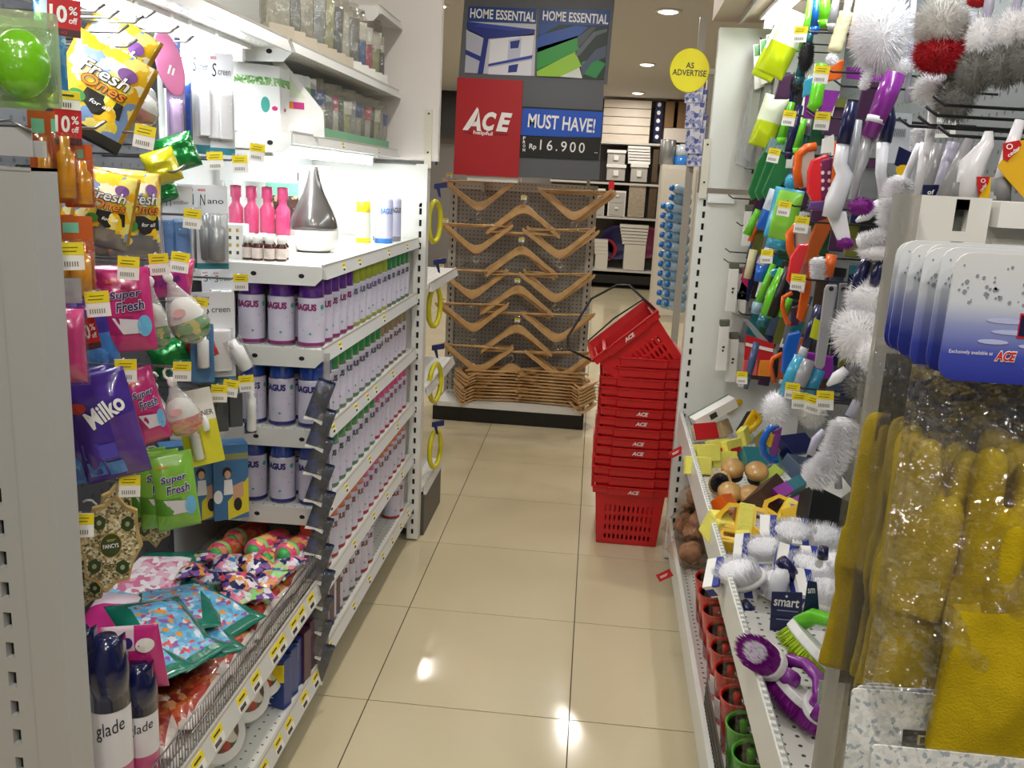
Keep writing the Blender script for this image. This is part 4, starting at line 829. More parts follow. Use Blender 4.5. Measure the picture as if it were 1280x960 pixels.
# --- row 1: fruit pouches, air freshener packs, lint cards
FR = pat('fruit_print', ['#f4d42a', '#f8e77a', '#eeb31c', '#fbf4cf', '#f6dc3a', '#7f9fd0', '#f8eeb0', '#f0c020'], 42); FRB = mat('pouch_black', '#2b2a28', .3, coat=.4); SILV = G('pouch_silver', '#8a8a88', metal=.5)
def fresh(label, c, X, yaw, roll, n=0, T=.035, seed=1, gus=0):
    mi = (lambda u, v: 3 if v > .70+.9*u*u else 2 if abs(u) > .47 else 0) if gus else (lambda u, v: 1 if v > .87 else 2 if abs(u) > .47 else 0)
    def ex(t, W, H, prof):
        b = MB(); pts = [(-.12, .5), (.33, .5), (.36, .66), (.05, .72), (-.14, .62)]; b.add([(x*W, prof(x*W, -z*H)-.0008, -z*H) for x, z in pts], [(4, 3, 2, 1, 0)]); b.build('print', FRB, t)
        ovals(t, [(-.18, .62, .1, .06, mat('leaf', '#3f8f3a')), (.22, .2, .12, .07, mat('violet_print', '#7a4a90')), (-.3, .8, .14, .06, mat('lemon', '#f8f0a0'))], W, H, prof)
    return pouch('fragrance_pouch', label, 'pouch', c, X, yaw, T, [FR, FRB, mat('gold_edge', '#c9982c', .3, .4), SILV, SILV], mi,
        [('Fresh', 0, .30, .62, .15, DKT, .05, .2, 0), ('Fresh', 0, .30, .60, .135, TXW, .015, .2, 0), ('Ones', .05, .42, .56, .13, DKT, .05, .2, 0), ('Ones', .05, .42, .54, .115, mat('orange_ink'), .015, .2, 0), ('for all', .1, .60, .26, .045, TXW, .01, .2, 0)], roll, n, label, seed=seed, extra=ex, step=(-.03, .012, .004))
fresh('large yellow fruit print pouch hanging tilted in the top row, front one', (150, 62, 182, 100), -.80, 22, 27, 0)
fresh('yellow fruit print pouch with pink corner, behind the large tilted one', (165, 30, 150, 84), -.87, 22, 30, 0, seed=4)
fresh('yellow fruit print pouch in the second row, front one', (138, 216, 310, 72), -.79, 34, 12, 1, seed=6, gus=1)
fresh('yellow fruit print pouch in the second row, turned edge on', (168, 215, 322, 62), -.84, 66, 2, 1, seed=9, gus=1)
lpeg(150, 58, -.80, 'large tilted fruit pouch', False); lpeg(160, 165, -.79, 'second row of fruit pouches')
lpeg(160, 28, -.86, 'fruit pouch with pink corner', False)
GRNP = mat('lime_gel', '#7fd41c', .2, coat=.6)
blister('freshener_blister', 'lime green air freshener in a clear pack at the top left edge', 'air freshener', (20, 12, 128, 92), -.74, 28, clear('lime_card', '#d8f0a8', .1, .1, .2, veil=.35), GRNP, 'oval', .06, (.05, .58, .86, .78), n=1, short='lime green air freshener at the top left edge', step=(-.05, .05, 0))
blister('freshener_blister', 'green air freshener pack low beside the near post', 'air freshener', (46, 222, 305, 34), -.76, 35, clear('lime_card'), GRNP, 'oval', .05, (.0, .5, .9, .85))
blister('freshener_blister', 'pink air freshener with silver top beside the near post', 'air freshener', (76, 345, 482, 56), -.76, 30, CLR, mat('pink_gel', '#d03c80', .2, coat=.6), 'pill', .05, (0, .62, .95, .74), n=1, short='pink air freshener beside the near post', prints=[(sq(-.45, .4, .02, .25), mat('silver_top', '#c9c9cc', .25, .5))])
pouch('freshener_pack', 'bright blue sea print pack behind the lime air freshener', 'air freshener', (60, -6, 112, 34), -.83, 30, .02, [pat('sea_print', ['#3d8fd0', '#2a6fb8', '#64b0e0', '#bfe0f0', '#2f7fc4'], 30), PAPER], 0)
for k, (c, q) in enumerate((((48, 138, 262, 26), 'second'), ((74, 140, 252, 34), 'front'), ((96, 180, 258, 34), 'top right'))):
    blister('freshener_bottle', 'amber orange freshener bottle in a blister, %s of the upper group' % q, 'air freshener', c, -.78-.02*(k == 0), 40, mat('orange_card', '#c8602a', .35), mat('amber_oil', '#e59a20', .15, coat=.7, var=.3, vs=25), 'tube', .035, (.05, .6, .85, .75), prints=[(sq(-.35, .2, .08, .22), mat('mint')), (sq(.05, .3, .5, .75), PAPER)])
blister('freshener_bottle', 'amber orange freshener bottle in a blister, lower of the group by the price tag', 'air freshener', (93, 270, 374, 40), -.77, 38, MATS['orange_card'], MATS['amber_oil'], 'tube', .035, (.05, .62, .85, .72), n=2, short='amber freshener bottle of the lower group', prints=[(sq(-.35, .1, .08, .2), mat('mint')), (sq(.08, .36, .45, .75), PAPER)])
lpeg(95, 372, -.76, 'lower amber freshener bottles'); lpeg(60, 312, -.75, 'green pack by the near post'); lpeg(110, 160, -.80, 'amber freshener bottles', False)
# red discount cards on clip arms
def promo(label, c, X, yaw=28, roll=0, ptag=False):
    P, W, H = slot(*c, X=X, yaw=yaw); t = thing('discount_card', label, 'price card', P, (0, R(roll), R(yaw)))
    MB().prism(rrect(W, H, .002), 0, .001).build('card', RED, t); MB().box(-W/2, W/2, -.0006, .0004, -H, -H*.8).build('foot_band', mat('dark_band', '#4a2a30', .5), t)
    txt('10', W*.52, H*.46, TXW, t, (-W*.17, -.0007, -H*.42), .03); txt('%', W*.26, H*.22, TXW, t, (W*.27, -.0007, -H*.30), .02); txt('off', W*.26, H*.17, TXW, t, (W*.27, -.0007, -H*.56), .02)
    txt('ACE', W*.2, H*.08, RED, t, (0, -.001, -H*.9), .02, .2)
    MB().tube([(0, .002, -.002), (-.02, .05, .01), (-.1, .12, .012)], .0016, 6).build('clip_arm', STEEL, t)
    if ptag: price_label(t, (0, -.002, .012), (0, 0, 0), W/.04)
    return t
promo('red ten percent card in the top row by the blue pack', (80, -2, 43, 38), -.77, 28, 3)
promo('red ten percent card under a price label beside the large fruit pouch', (84, 136, 180, 32), -.77, 28, 2, True)
promo('red ten percent card beside the pink detergent pouch', (106, 398, 438, 22), -.77, 30, -10)
promo('red ten percent card at the foot of the near post', (77, 650, 692, 20), -.76, 30, 2, True)
# other row 1 packs
PKP = G('pink_pack', '#e88ab8'); DKB = mat('card_navy', '#26324e', .35)
def oval_tag(label, c, X, yaw, m): P, W, H = slot(*c, X=X, yaw=yaw); t = thing('freshener_pack', label, 'air freshener', P, (0, R(-14), R(yaw))); b = MB(); b.prism(ell(0, -H/2, W/2, H/2, 24), -.006, .006); b.build('pack', m, t, bevel=.003); bars(t, 0, -H*.6, W*.35, H*.12, TXW, 2, -.0066, R(60)); return t
oval_tag('pink oval freshener pack right of the fruit pouches', (200, 38, 118, 32), -.86, 30, PKP)
blister('freshener_pack', 'dark navy card behind the pink oval pack', 'air freshener', (213, 46, 108, 22), -.9, 30, DKB, mat('inn_blue', '#3b6fb4', .4), 'box', .012, (0, .6, .6, .4))
NETR = pat('net_red', ['#d82a30', '#e04040', '#b01820', '#c02028'], 120, stretch=(1, 1, 2.5)); NETG = pat('net_green', ['#3f9a2a', '#57b43c', '#e6d83a', '#2f7f22'], 70); NETO = pat('net_orange', ['#e8641c', '#f08a2a', '#e03a20', '#f2b04a'], 80, stretch=(1, 1, 2))
NETF = clear('net_film', '#f2f2f0', .1, .2, .3, 120, veil=.25)
def netbag(label, c, X, low, hook=True, roll=0):
    P, W, H = slot(*c, X=X, yaw=30); t = thing('net_bag', label, 'freshener bag', P, (0, R(roll), R(25)))
    if hook: b = MB(); b.tube([(.01*math.cos(a), 0, -.008+.012*math.sin(a)) for a in (.2, 1, 1.8, 2.6, 3.4, 4.2, 4.7)], .003, 6); b.ball((0, 0, -.026), (.009, .006, .011)); b.build('hanger_clip', WHITE2, t)
    b = MB(); b.lathe([(.004, -.03), (W*.16, -H*.32), (W*.36, -H*.5), (W*.48, -H*.66), (W*.5, -H*.8), (W*.36, -H*.93), (W*.1, -H)], 18, sy=.7); b.build('net', NETF, t)
    b = MB(); b.lathe([(.002, -H*.42), (W*.26, -H*.46), (W*.42, -H*.6), (W*.46, -H*.7), (W*.47, -H*.72), (W*.47, -H*.84), (W*.32, -H*.95), (.002, -H*.985)], 18, [0, 0, 0, 1, 1, 1, 1], sy=.68); b.build('ball', [PAPER, low], t)
    ovals(t, [(-.1, .58, .16, .05, mat('rose_print', '#e0b0b0'))], W, H, lambda x, z: -W*.33, 'print'); return t
netbag('red net freshener ball pack in the top row', (196, 92, 160, 46), -.87, NETR, False, 25)
netbag('white and green net bag freshener with white clip, front one', (202, 330, 438, 50), -.79, NETG, True, -22)
netbag('white net bag freshener behind the green one', (184, 335, 440, 34), -.84, NETG, True, -6)
netbag('orange and white net bag freshener with white clip, front one', (210, 462, 552, 46), -.80, NETO, True, -14)
netbag('orange net bag freshener behind the front orange one', (190, 468, 552, 36), -.85, NETO, True, -4)
lpeg(206, 322, -.8, 'green net bag'); lpeg(208, 458, -.8, 'orange net bags')
blister('lint_brush', 'blue lint brush hanging in the top row', 'brush', (231, 92, 172, 15), -.9, 30, clear('lint_film', '#e8ecf4', .1, .1, .1, veil=.2), mat('brush_blue', '#2a5ac0', .4), 'pill', .02, (0, .55, .9, .9))
blister('freshener_pack', 'lilac pouch pack under the pink oval', 'air freshener', (219, 104, 192, 22), -.9, 30, mat('lilac_card', '#8f7f9e', .4), mat('lilac', '#b9a0c4', .3), 'pill', .02, (0, .55, .8, .7))
def lint(label, c, X, word, inner, yaw=32, n=2, kind='box', bub=(.1, .62, .6, .5)):
    return blister('cleaning_card', label, 'cleaning kit', c, X, yaw, mat('lint_card', '#e9ebee', .4), inner, kind, .028, bub, [(word[0], -.28, .17, .17, .13, DKT, .0, .1, 0), (word[1:], .12, .19, .5, .045, DKT, 0, 0, 0), ('BAGUS', -.3, .055, .22, .03, RED, .03, 0, 0)], n, label, prints=[(sq(-.5, .5, .93, 1), mat('teal_foot', '#3a8a9a', .4))])
SW = mat('device_white', '#ececec', .3, coat=.3); SG2 = mat('device_grey', '#9b9c9c', .3, .3, coat=.3); SB = mat('device_blue', '#6a94c8', .35)
lint('white lint roller on a card in the top row', (250, 58, 186, 26), -.88, 'Screen', SW); lint('white screen cleaner card, right end of the top row', (276, 66, 190, 30), -.84, 'Screen', SW)
lint('pale blue cloth on a card in the second row', (221, 232, 340, 36), -.86, 'Microfiber', SB, n=1); lint('grey cylinder cleaner on a card in the second row', (264, 232, 336, 38), -.84, 'Nano', SG2, kind='tube', bub=(.1, .62, .75, .6))
lint('white screen cleaner on a card in the third row', (270, 366, 482, 44), -.84, 'Screen', SW, n=1); lint('pale card partly hidden in the third row', (240, 372, 470, 34), -.88, 'Screen', SB, n=1); lint('small card above the third row', (278, 338, 400, 26), -.92, 'Screen', SW, n=1)
lpeg(250, 196, -.86, 'grey cylinder cleaner'); lpeg(282, 200, -.84, 'white screen cleaner'); lpeg(222, 268, -.83, 'pale blue cloth card'); lpeg(284, 348, -.84, 'third row screen cards'); lpeg(232, 378, -.84, 'half hidden card')
lpeg(305, 186, -.80, 'empty peg by the diffuser shelf')
for k, (x, y) in enumerate(((110, 14), (128, 22), (175, 22), (205, 40), (225, 52), (140, 40))): peg(at(x, y, X=-.86+.02*(k % 2)), 'bare steel wire peg along the top of the near bay, %s from the left' % nth(k), LB, tag_=False)
for k, (x, y) in enumerate(((158, 3), (205, 22), (228, 28), (262, 42))):
    P = at(x, y, X=-.88); t = thing('shelf_card', 'blank white card hanging from the lit top edge, %s from the left' % nth(k), 'card', P, (0, 0, R(30))); MB().box(-.018, .018, 0, .001, -.05, .03).build('card', PAPER, t)
for k in range(4): P = at(118+10*k, 34+2*k, X=-.92); t = thing('hook_pack', 'white plastic hook pack in the top row, %s from the left' % nth(k), 'hooks', P, (0, 0, R(30))); MB().tube([(0, 0, 0), (.012, 0, -.01), (.014, 0, -.03), (0, 0, -.045), (-.008, 0, -.035)], .005, 6).build('hook', WHITE2, t); MB().box(-.01, .01, .001, .006, -.07, -.03).build('card', mat('mint'), t)
# shiny green and yellow sweets packs
def bow(label, c, X, m): P, W, H = slot(*c, X=X, yaw=30); t = thing('gel_bag', label, 'freshener bag', P, (0, R(-20), R(30))); b = MB(); b.pillow(W, H, W*.6, 12, 12, wr=.5, seed=c[0]); b.build('bag', m, t); MB().tube([(0, -.004, -H*.1), (W*.1, -.006, -H*.3)], .003, 6).build('tie', TXW, t)
GF = mat('green_foil', '#128a3c', .15, .3, coat=.7, bump=.4, bs=35); YF = mat('yellow_foil', '#d8cc1e', .2, .2, coat=.6, bump=.4, bs=35)
bow('shiny green foil bag right of the fruit pouches', (212, 170, 214, 50), -.85, GF); bow('shiny yellow foil bag under the green foil bag', (194, 188, 230, 40), -.85, YF); bow('dark green foil bag behind the yellow foil bag', (192, 222, 256, 44), -.9, GF); bow('red foil corner bag beside the net bags', (244, 416, 452, 34), -.84, mat('red_foil', '#cc2a24', .2, .2, coat=.6, bump=.4, bs=35)); bow('dark green foil bag low behind the net bag', (208, 425, 470, 54), -.9, GF)
lpeg(212, 214, -.82, 'yellow foil bag', False)
# --- row 3/4: detergent style pouches
PK = G('pouch_pink', '#d0327e'); PK2 = mat('pouch_pink_dark', '#a82468', .3); CYAN = mat('cyan_print', '#6fb8e0', .3); VIO = mat('text_violet', '#3a2a7a', .4)
def superf(label, c, X, yaw, body, dark, roll=0, n=0, seed=2, word=('Super', 'Fresh')):
    def ex(t, W, H, prof):
        ovals(t, [(.3, .68, .14, .13, CYAN)], W, H, prof); b = MB(); pts = [(-.3, .56), (.2, .6), (.22, .76), (-.12, .76)]; b.add([(x*W, prof(x*W, -z*H)-.0008, -z*H) for x, z in pts], [(3, 2, 1, 0)]); b.build('window', mat('pale_print', '#dcd8dc', .5), t)
    return pouch('sachet_pouch', label, 'pouch', c, X, yaw, .04, [body, dark, body], lambda u, v: 1 if .55 < v < .78 and u < .1 else 0, [(word[0], 0, .30, .62, .13, TXW, .06, .2, 4), (word[0], 0, .30, .6, .115, VIO, .02, .2, 4), (word[1], .06, .43, .56, .13, TXW, .06, .2, 4), (word[1], .06, .43, .54, .115, VIO, .02, .2, 4), ('Bagus', -.2, .14, .26, .05, mat('orange_ink'), .02, 0, 4)], roll, n, label, seed=seed, extra=ex)
superf('bright pink freshener pouch in the third row', (152, 335, 442, 62), -.80, 30, PK, PK2, -4, 2)
superf('narrow pink freshener pouch in the fourth row by the net bags', (166, 462, 562, 42), -.83, 42, PK, PK2, -14, 1, 5)
GP = G('pouch_green', '#86c244'); superf('lime green freshener pouch low by the boxed set', (211, 566, 668, 52), -.80, 32, GP, mat('pouch_green_dark', '#5a9a30', .3), -6, 2, 8)
pouch('sachet_pouch', 'small magenta fragrance pouch above the net bags', 'pouch', (203, 332, 372, 50), -.84, 30, .02, [G('magenta_pouch', '#c0308c')], 0, [('Fruit Fun', 0, .45, .7, .3, VIO, .01, .2, 8)], -8)
pouch('sachet_pouch', 'crinkled pink pouch right of the small magenta pouch', 'pouch', (230, 322, 372, 26), -.83, 40, .035, [mat('pink_foil', '#e0507e', .2, coat=.7, bump=.4, bs=40)], 0, (), 8, wr=.5)
lpeg(138, 328, -.79, 'pink freshener pouches'); lpeg(176, 324, -.80, 'magenta pouch')
PURPL = G('pouch_purple', '#43288c'); LBLU = pat('cube_print', ['#3f7fc8', '#5a9ae0', '#2f62b0', '#4a8ad4'], 40)
def milk(t, W, H, prof):
    for u, v in ((-.28, .68), (-.28, .86), (.02, .88), (-.02, .7)): b = MB(); pts = [(u-.13, v-.07), (u+.13, v-.07), (u+.13, v+.07), (u-.13, v+.07)]; b.add([(x*W, prof(x*W, -z*H)-.0008, -z*H) for x, z in pts], [(3, 2, 1, 0)]); b.build('print', LBLU if v > .8 else mat('cube_violet', '#5548b8', .4), t)
    ovals(t, [(-.3, .27, .14, .05, mat('red_oval', '#b83a30'))], W, H, prof)
pouch('sachet_pouch', 'large dark purple pouch with white slanted name', 'pouch', (112, 466, 608, 78), -.79, 24, .045, [PURPL, mat('pouch_window', '#5a3a8a', .2, coat=.5), PURPL], lambda u, v: 1 if u > .12 and v > .4 else 0, [('Milko', .08, .34, .62, .17, TXW, .03, .15, 24)], -12, 1, 'large dark purple pouch', seed=3, extra=milk)
pouch('sachet_pouch', 'deep blue pouch half hidden left of the purple pouch', 'pouch', (84, 500, 612, 40), -.83, 30, .035, [G('pouch_blue', '#25307a'), LBLU], lambda u, v: 1 if v > .6 else 0, (), -6)
pouch('sachet_pouch', 'violet pouch with pale blue cube print under the amber bottles', 'pouch', (116, 370, 470, 40), -.84, 34, .03, [G('pouch_violet', '#4a3aa0'), LBLU, LBLU], lambda u, v: 1 if v > .45 else 0, (), -6, 1, 'violet cube print pouch')
lpeg(134, 456, -.78, 'dark purple pouches')
blister('cleaner_card', 'bright yellow cleaner card with two small white tubes', 'cleaning kit', (238, 488, 588, 46), -.80, 30, mat('card_yellow', '#e4dc3a', .4), WHITE2, 'tube', .02, (-.16, .66, .36, .5), [('CLEANER', .1, .32, .7, .07, DKT, .01, 0, 0)], 0, prints=[(sq(-.5, .5, 0, .42), PAPER)], roll=-10)
t = [o for o in bpy.data.objects if o.name == 'cleaner_card'][0]
MB().lathe([(.006, -.088), (.007, -.086), (.007, -.066), (.004, -.062), (.004, -.056)], 12, M=Matrix.Translation((.014, -.01, 0))).build('product', WHITE2, t)
for k, (x, y) in enumerate(((258, 488), (274, 482), (292, 476))):
    blister('wipe_box', 'dark grey boxed wipes hanging in the fourth row, %s from the left' % nth(k), 'cleaning kit', (x, y, 548-6*k, 20), -.82-.0*k, 36, mat('grey_card', '#5a5c5e', .4), mat('grey_box', '#4d5052', .4), 'box', .025, (0, .58, .95, .8), film=False, n=1, short='dark grey boxed wipes, %s from the left' % nth(k))
    lpeg(x-2, y-2, -.80, 'grey boxed wipes, %s from the left' % nth(k))
blister('swab_pack', 'slim clear pack with a white and navy tube beside the blue cans', 'cleaning kit', (312, 474, 548, 18), -.80, 36, CLR, WHITE2, 'tube', .02, (0, .5, .9, .85), prints=[(sq(-.4, .4, .75, .95), NAVY)])
blister('tube_pack', 'clear pack with pale tube in the third row front', 'cleaning kit', (286, 420, 470, 26), -.81, 36, CLR, SW, 'tube', .03, (0, .5, .9, .9), roll=-25)
blister('tube_pack', 'blue spray tube pack in front of the third row cards', 'cleaning kit', (252, 405, 480, 28), -.81, 30, mat('blue_pack2', '#4f7fae', .3, coat=.4), WHITE2, 'tube', .03, (0, .4, .7, .7))
# boxed set with photo
P, W, H = slot(288, 556, 655, 42, X=-.83, yaw=34); t = thing('boxed_set', 'blue box with picture of a woman dusting, by the lime pouch', 'box', P, (0, 0, R(34)))
MB().box(-W/2, W/2, 0, .05, -H, 0).build('box', mat('box_blue', '#3f6f9c', .35), t, bevel=.001)
PR = lambda pts, h, y=-.0006: MB().prism([(a*W, -c*H) for a, c in pts], y, .0002).build('print', mat('print_'+h, h, .5), t)
PR(sq(-.4, .5, .12, .2), '#8a8a5a'); PR([(-.1, .75), (.5, .45), (.5, .92), (-.1, 1)], '#e2cc2c'); PR(ell(-.12, .36, .13, .07, 14), '#241a18', -.0008); PR(ell(-.1, .39, .09, .055, 14), '#d8a888', -.001); PR([(-.2, .46), (.02, .46), (.06, .66), (-.22, .66)], '#e8e6e6', -.001); PR(ell(-.38, .68, .13, .09, 12), '#f2f0ee', -.0012); PR([(.05, .55), (.35, .5), (.35, .7), (.05, .75)], '#cfa080', -.0012); PR(ell(.18, .8, .12, .09, 12), '#2a2020', -.0014)
more(t, 2, 'blue boxed set behind the picture box', (-.055, -.02, 0), jit=1)
# potpourri ornaments: eight pointed frames
ORN = pat('potpourri', ['#8a7a52', '#c9bd8e', '#5d5434', '#e8e0be', '#a39364', '#d7cda4'], 260, bump=.5, bs=120); OGR = mat('orn_green', '#36491f', .35, coat=.4); OTAN = mat('orn_tan', '#c2a468', .4); WHK = mat('hook_clear', '#b9bab4', .25, coat=.5)
def ornament(label, c, X, yaw, roll, Y=None):
    P, W, H = slot(*c, X=X, Y=Y, yaw=yaw); t = thing('star_sachet', label, 'potpourri sachet', P, (0, R(roll), R(yaw))); r = W/2; cz = -H*.55
    pts = []
    for k in range(16): a = math.pi/8*k+math.pi/2; q = r*(1.06 if k % 2 == 0 else .9); pts.append((q*math.cos(a), cz+q*math.sin(a)*H/W*.88))
    sc = lambda f, s: [(x*f, cz+(z-cz)*f) for x, z in s]
    MB().prism(pts, -.006, .006).build('frame', OTAN, t, bevel=.0015); MB().prism(sc(.91, pts), -.0075, -.004).build('filling', ORN, t)
    for k in range(4):
        a = math.pi/2*k+math.pi/4; x, z = r*.66*math.cos(a), cz+r*.66*math.sin(a)*H/W*.88
        p = MB().prism([(x+dx*r*.26, z+dz*r*.3) for dx, dz in ((0, 1), (.8, .5), (.8, -.5), (0, -1), (-.8, -.5), (-.8, .5))], -.0085, -.006).build('leaf_panel', OGR, t); MB().prism(ell(x, z, r*.08, r*.1, 8), -.009, -.008).build('emblem', mat('sage', '#a9b08a'), p)
    p = MB().prism(ell(0, cz, r*.34, r*.44, 24), -.009, -.006).build('name_plate', OGR, t); MB().prism(ell(0, cz, r*.36, r*.46, 24), -.0088, -.006).build('plate_rim', mat('gold_edge'), t)
    txt('FANCYS', r*.52, r*.16, TXW, t, (0, -.0096, cz-r*.02), .02, rot=R(12)); bars(t, 0, cz+r*.2, r*.3, r*.1, mat('gold_text', '#b9a85a'), 2, -.0096, R(12))
    b = MB(); b.tube([(0, 0, cz+H*.45), (0, 0, .004)]+[(.014*math.sin(q)-.014*0-.0, 0, .012+.014-.014*math.cos(q)) for q in (.6, 1.2, 2, 2.8, 3.5, 4)], .0024, 6); b.build('hook', WHK, t); return t
ornament('star shaped potpourri sachet with green oval name, front one', (147, 606, 748, 70), -.79, 26, 8)
ornament('star shaped potpourri sachet hanging behind and left of the front one', (110, 650, 768, 58), None, 20, 6, 1.50)
ornament('star shaped potpourri sachet behind the front one, upper right', (175, 588, 690, 56), -.86, 30, 8); ornament('star shaped potpourri sachet half hidden above the left one', (146, 595, 700, 44), -.88, 44, 4); ornament('star shaped potpourri sachet behind the lime pouch', (190, 580, 690, 46), -.92, 36, 0)
lpeg(140, 600, -.78, 'star sachets'); lpeg(78, 648, -.77, 'goods at the foot of the near post')
for k in range(5): P = at(150+9*k, 578+3*(k % 2), X=-.9); tag(MB().tube([(.012*math.sin(q), 0, .014-.014*math.cos(q)) for q in (0, .6, 1.2, 2, 2.8, 3.5, 4)], .0022, 6).build('clear_hook', WHK, None, P, (0, 0, R(30))), 'clear plastic hook above the star sachets, %s from the left' % nth(k), 'hook')
# --- bulk shelf
BZ = .42
def lay(name, label, cat, cx, cy, W, L, T, rot, mats, mi=0, tilt=(0, 0), lift=0, texts=(), Z=BZ, seed=1, wr=.25):
    """bag lying on the shelf, its centre under a point; local -y (front) turned up"""
    P = at(cx, cy, Z=Z+T*.5+lift); P.x = min(P.x, -.718-.5*(W*abs(math.cos(R(rot)))+L*abs(math.sin(R(rot)))) if Z > .3 else -.80); t = thing(name, label, cat, P); t.rotation_euler = (R(-90+tilt[0]), R(tilt[1]), 0)
    t.rotation_mode = 'XYZ'; t.rotation_euler = (Matrix.Rotation(R(rot), 3, 'Z') @ Matrix.Rotation(R(tilt[1]), 3, 'Y') @ Matrix.Rotation(R(-90+tilt[0]), 3, 'X')).to_euler()
    b = MB(); b.pillow(W, L, T, 16, 20, mi=mi, side=len(mats)-1, wr=wr, seed=seed, M=Matrix.Translation((0, 0, L/2)))
    pf = b.prof; b.build('bag', list(mats), t)
    for s, u, v, w_, h_, m, bold, shear, r in texts: txt(s, w_*W, h_*L, m, t, (u*W, 0, L*(.5-v)), bold, shear, R(r), warp=lambda x, z: pf(x, z-L/2))
    return t
TEAL = G('bag_teal', '#0f7a62', bump=.3); FLW = pat('flower_print', ['#74bfe6', '#8fd0f0', '#f2a03a', '#5fb0de', '#e2e8f0', '#9a5ab0', '#7cc8ea', '#6cb8e2', '#58a6d6', '#e04a60'], 85, bump=.3); ORB = pat('orange_bag', ['#b8562a', '#a83424', '#c98a58', '#8e2a24', '#c9b8ac', '#b0402c'], 45, bump=.4)
tm = lambda u, v: 0 if (abs(u) > .31 or v < .18 or v > .92) else 1
spec = [(150, 740, 14, .26, .32, .02, 'first'), (215, 762, 26, .21, .28, .05, 'second'), (238, 792, 48, .17, .26, .09, 'third'), (262, 768, 66, .17, .25, .04, 'fourth'), (205, 835, 56, .16, .27, .10, 'fifth'), (275, 800, 50, .15, .24, .02, 'sixth'), (228, 815, 74, .15, .25, .06, 'seventh')]
for k, (x, y, r_, W, L, lift, q) in enumerate(spec): lay('sachet_bag', 'teal edged bag with blue flower print lying in the wire bin, %s of the heap' % q, 'bag', x, y, W, L, .06, r_, [TEAL, FLW, TEAL], tm, (random.uniform(-8, 8), random.uniform(-6, 10)), lift, [('hap', .0, .12, .4, .12, TXW, .04, .1, 0)] if k in (0,) else (), seed=k+2)
for k, (x, y, r_) in enumerate(((275, 850, 8), (240, 880, 14), (300, 815, 4), (215, 915, 18), (330, 775, 6), (150, 870, 40), (352, 752, -6), (312, 830, -8), (262, 872, 2), (375, 722, 5))): lay('sachet_bag', 'orange and clear bag low in the wire bin, %s of the under layer' % nth(k), 'bag', x, y, .13, .2, .055, r_, [ORB, mat('bag_clear', '#d8ccc4', .2, coat=.6, bump=.4), ORB], lambda u, v: 1 if abs(u) > .4 else 0, seed=k+20)
lay('sachet_bag', 'teal bag with pink and white back label at the rear of the bin', 'bag', 190, 722, .22, .26, .04, 12, [TEAL, pat('pink_back', ['#f0e6ea', '#e9b8c8', '#f6f2f4', '#d87a9a'], 60)], lambda u, v: 1 if abs(u) < .4 and v > .2 else 0, (6, 0), .05, seed=31)
P, W, H = slot(162, 782, 878, 66, Y=1.34, yaw=12); t = thing('sachet_bag', 'magenta bag standing behind the navy capped spray cans', 'bag', P, (R(8), R(-4), R(12))); b = MB(); b.pillow(W, H, .03, 14, 16, mi=lambda u, v: 1 if v < .3 and u < .1 else 0, wr=.3); b.build('bag', [G('bag_magenta', '#cf2f84'), mat('rose_white', '#ecd4de')], t); ovals(t, [(.25, .25, .16, .1, PAPER), (-.05, .2, .1, .07, VIO)], W, H, b.prof)
lay('sachet_bag', 'magenta bag lying behind the standing one', 'bag', 140, 775, .14, .2, .03, 5, [MATS['bag_magenta'], MATS['rose_white']], lambda u, v: 1 if v < .3 else 0, (10, 0), .06)
ROL = [pat('roll_a', ['#e8623a', '#f08050', '#d84a6a', '#f2a070'], 60, stretch=(1, 1, .3)), pat('roll_b', ['#f0507a', '#f08a5a', '#f6c06a', '#ee6a90'], 50, stretch=(1, 1, .3))]
for k, (x, y, a) in enumerate(((308, 668, 52), (335, 680, 50), (352, 690, 48), (372, 684, 50), (288, 684, 55))):
    P = at(x, y, Z=BZ+.06+.02*(k % 2)); t = thing('scented_roll', 'wrapped orange pink roll at the back of the wire bin, %s in the row' % nth(k), 'roll', P, (R(80), 0, R(a*.5-30)))
    b = MB(); b.lathe([(.012, -.1), (.029, -.092), (.031, -.08), (.031, .08), (.028, .09), (.008, .1)], 16); b.build('roll', ROL[k % 2], t); MB().lathe([(.0315, .058), (.0318, .06), (.0318, .074), (.0315, .076)], 16).build('band', mat('mint_band', '#9fe08a', .3), t); MB().lathe([(.012, .088), (.02, .094), (.014, .106), (.001, .108)], 12).build('cap', mat('mint_cap', '#4ab860', .3), t)
MIX = [pat('mixA', ['#2a2a78', '#e86a9a', '#f0a060', '#e9e6ee', '#9ae08a', '#6a3a9a'], 55, bump=.5), pat('mixB', ['#3a8ac8', '#20306a', '#e8e8f2', '#f08aa8', '#c8e09a'], 55, bump=.5), pat('mixC', ['#e8506a', '#f4a04a', '#20245a', '#f0eaf0', '#7a4aa0'], 60, bump=.5)]
for k, (x, y) in enumerate(((258, 700), (285, 706), (318, 704), (345, 712), (270, 722), (300, 728), (332, 728), (362, 706), (240, 716), (322, 744), (292, 748), (385, 690))): lay('gel_pack', 'small crinkled bright gel pack behind the teal bags, %s of the heap' % nth(k), 'gel pack', x, y, .075, .10, .035, 25*k % 180, [MIX[k % 3]], 0, (random.uniform(-25, 25), random.uniform(-20, 20)), .05+.01*(k % 3), seed=k+40, wr=.5)
MB().tube([(0, 0, 0)]*2, .001) if 0 else None
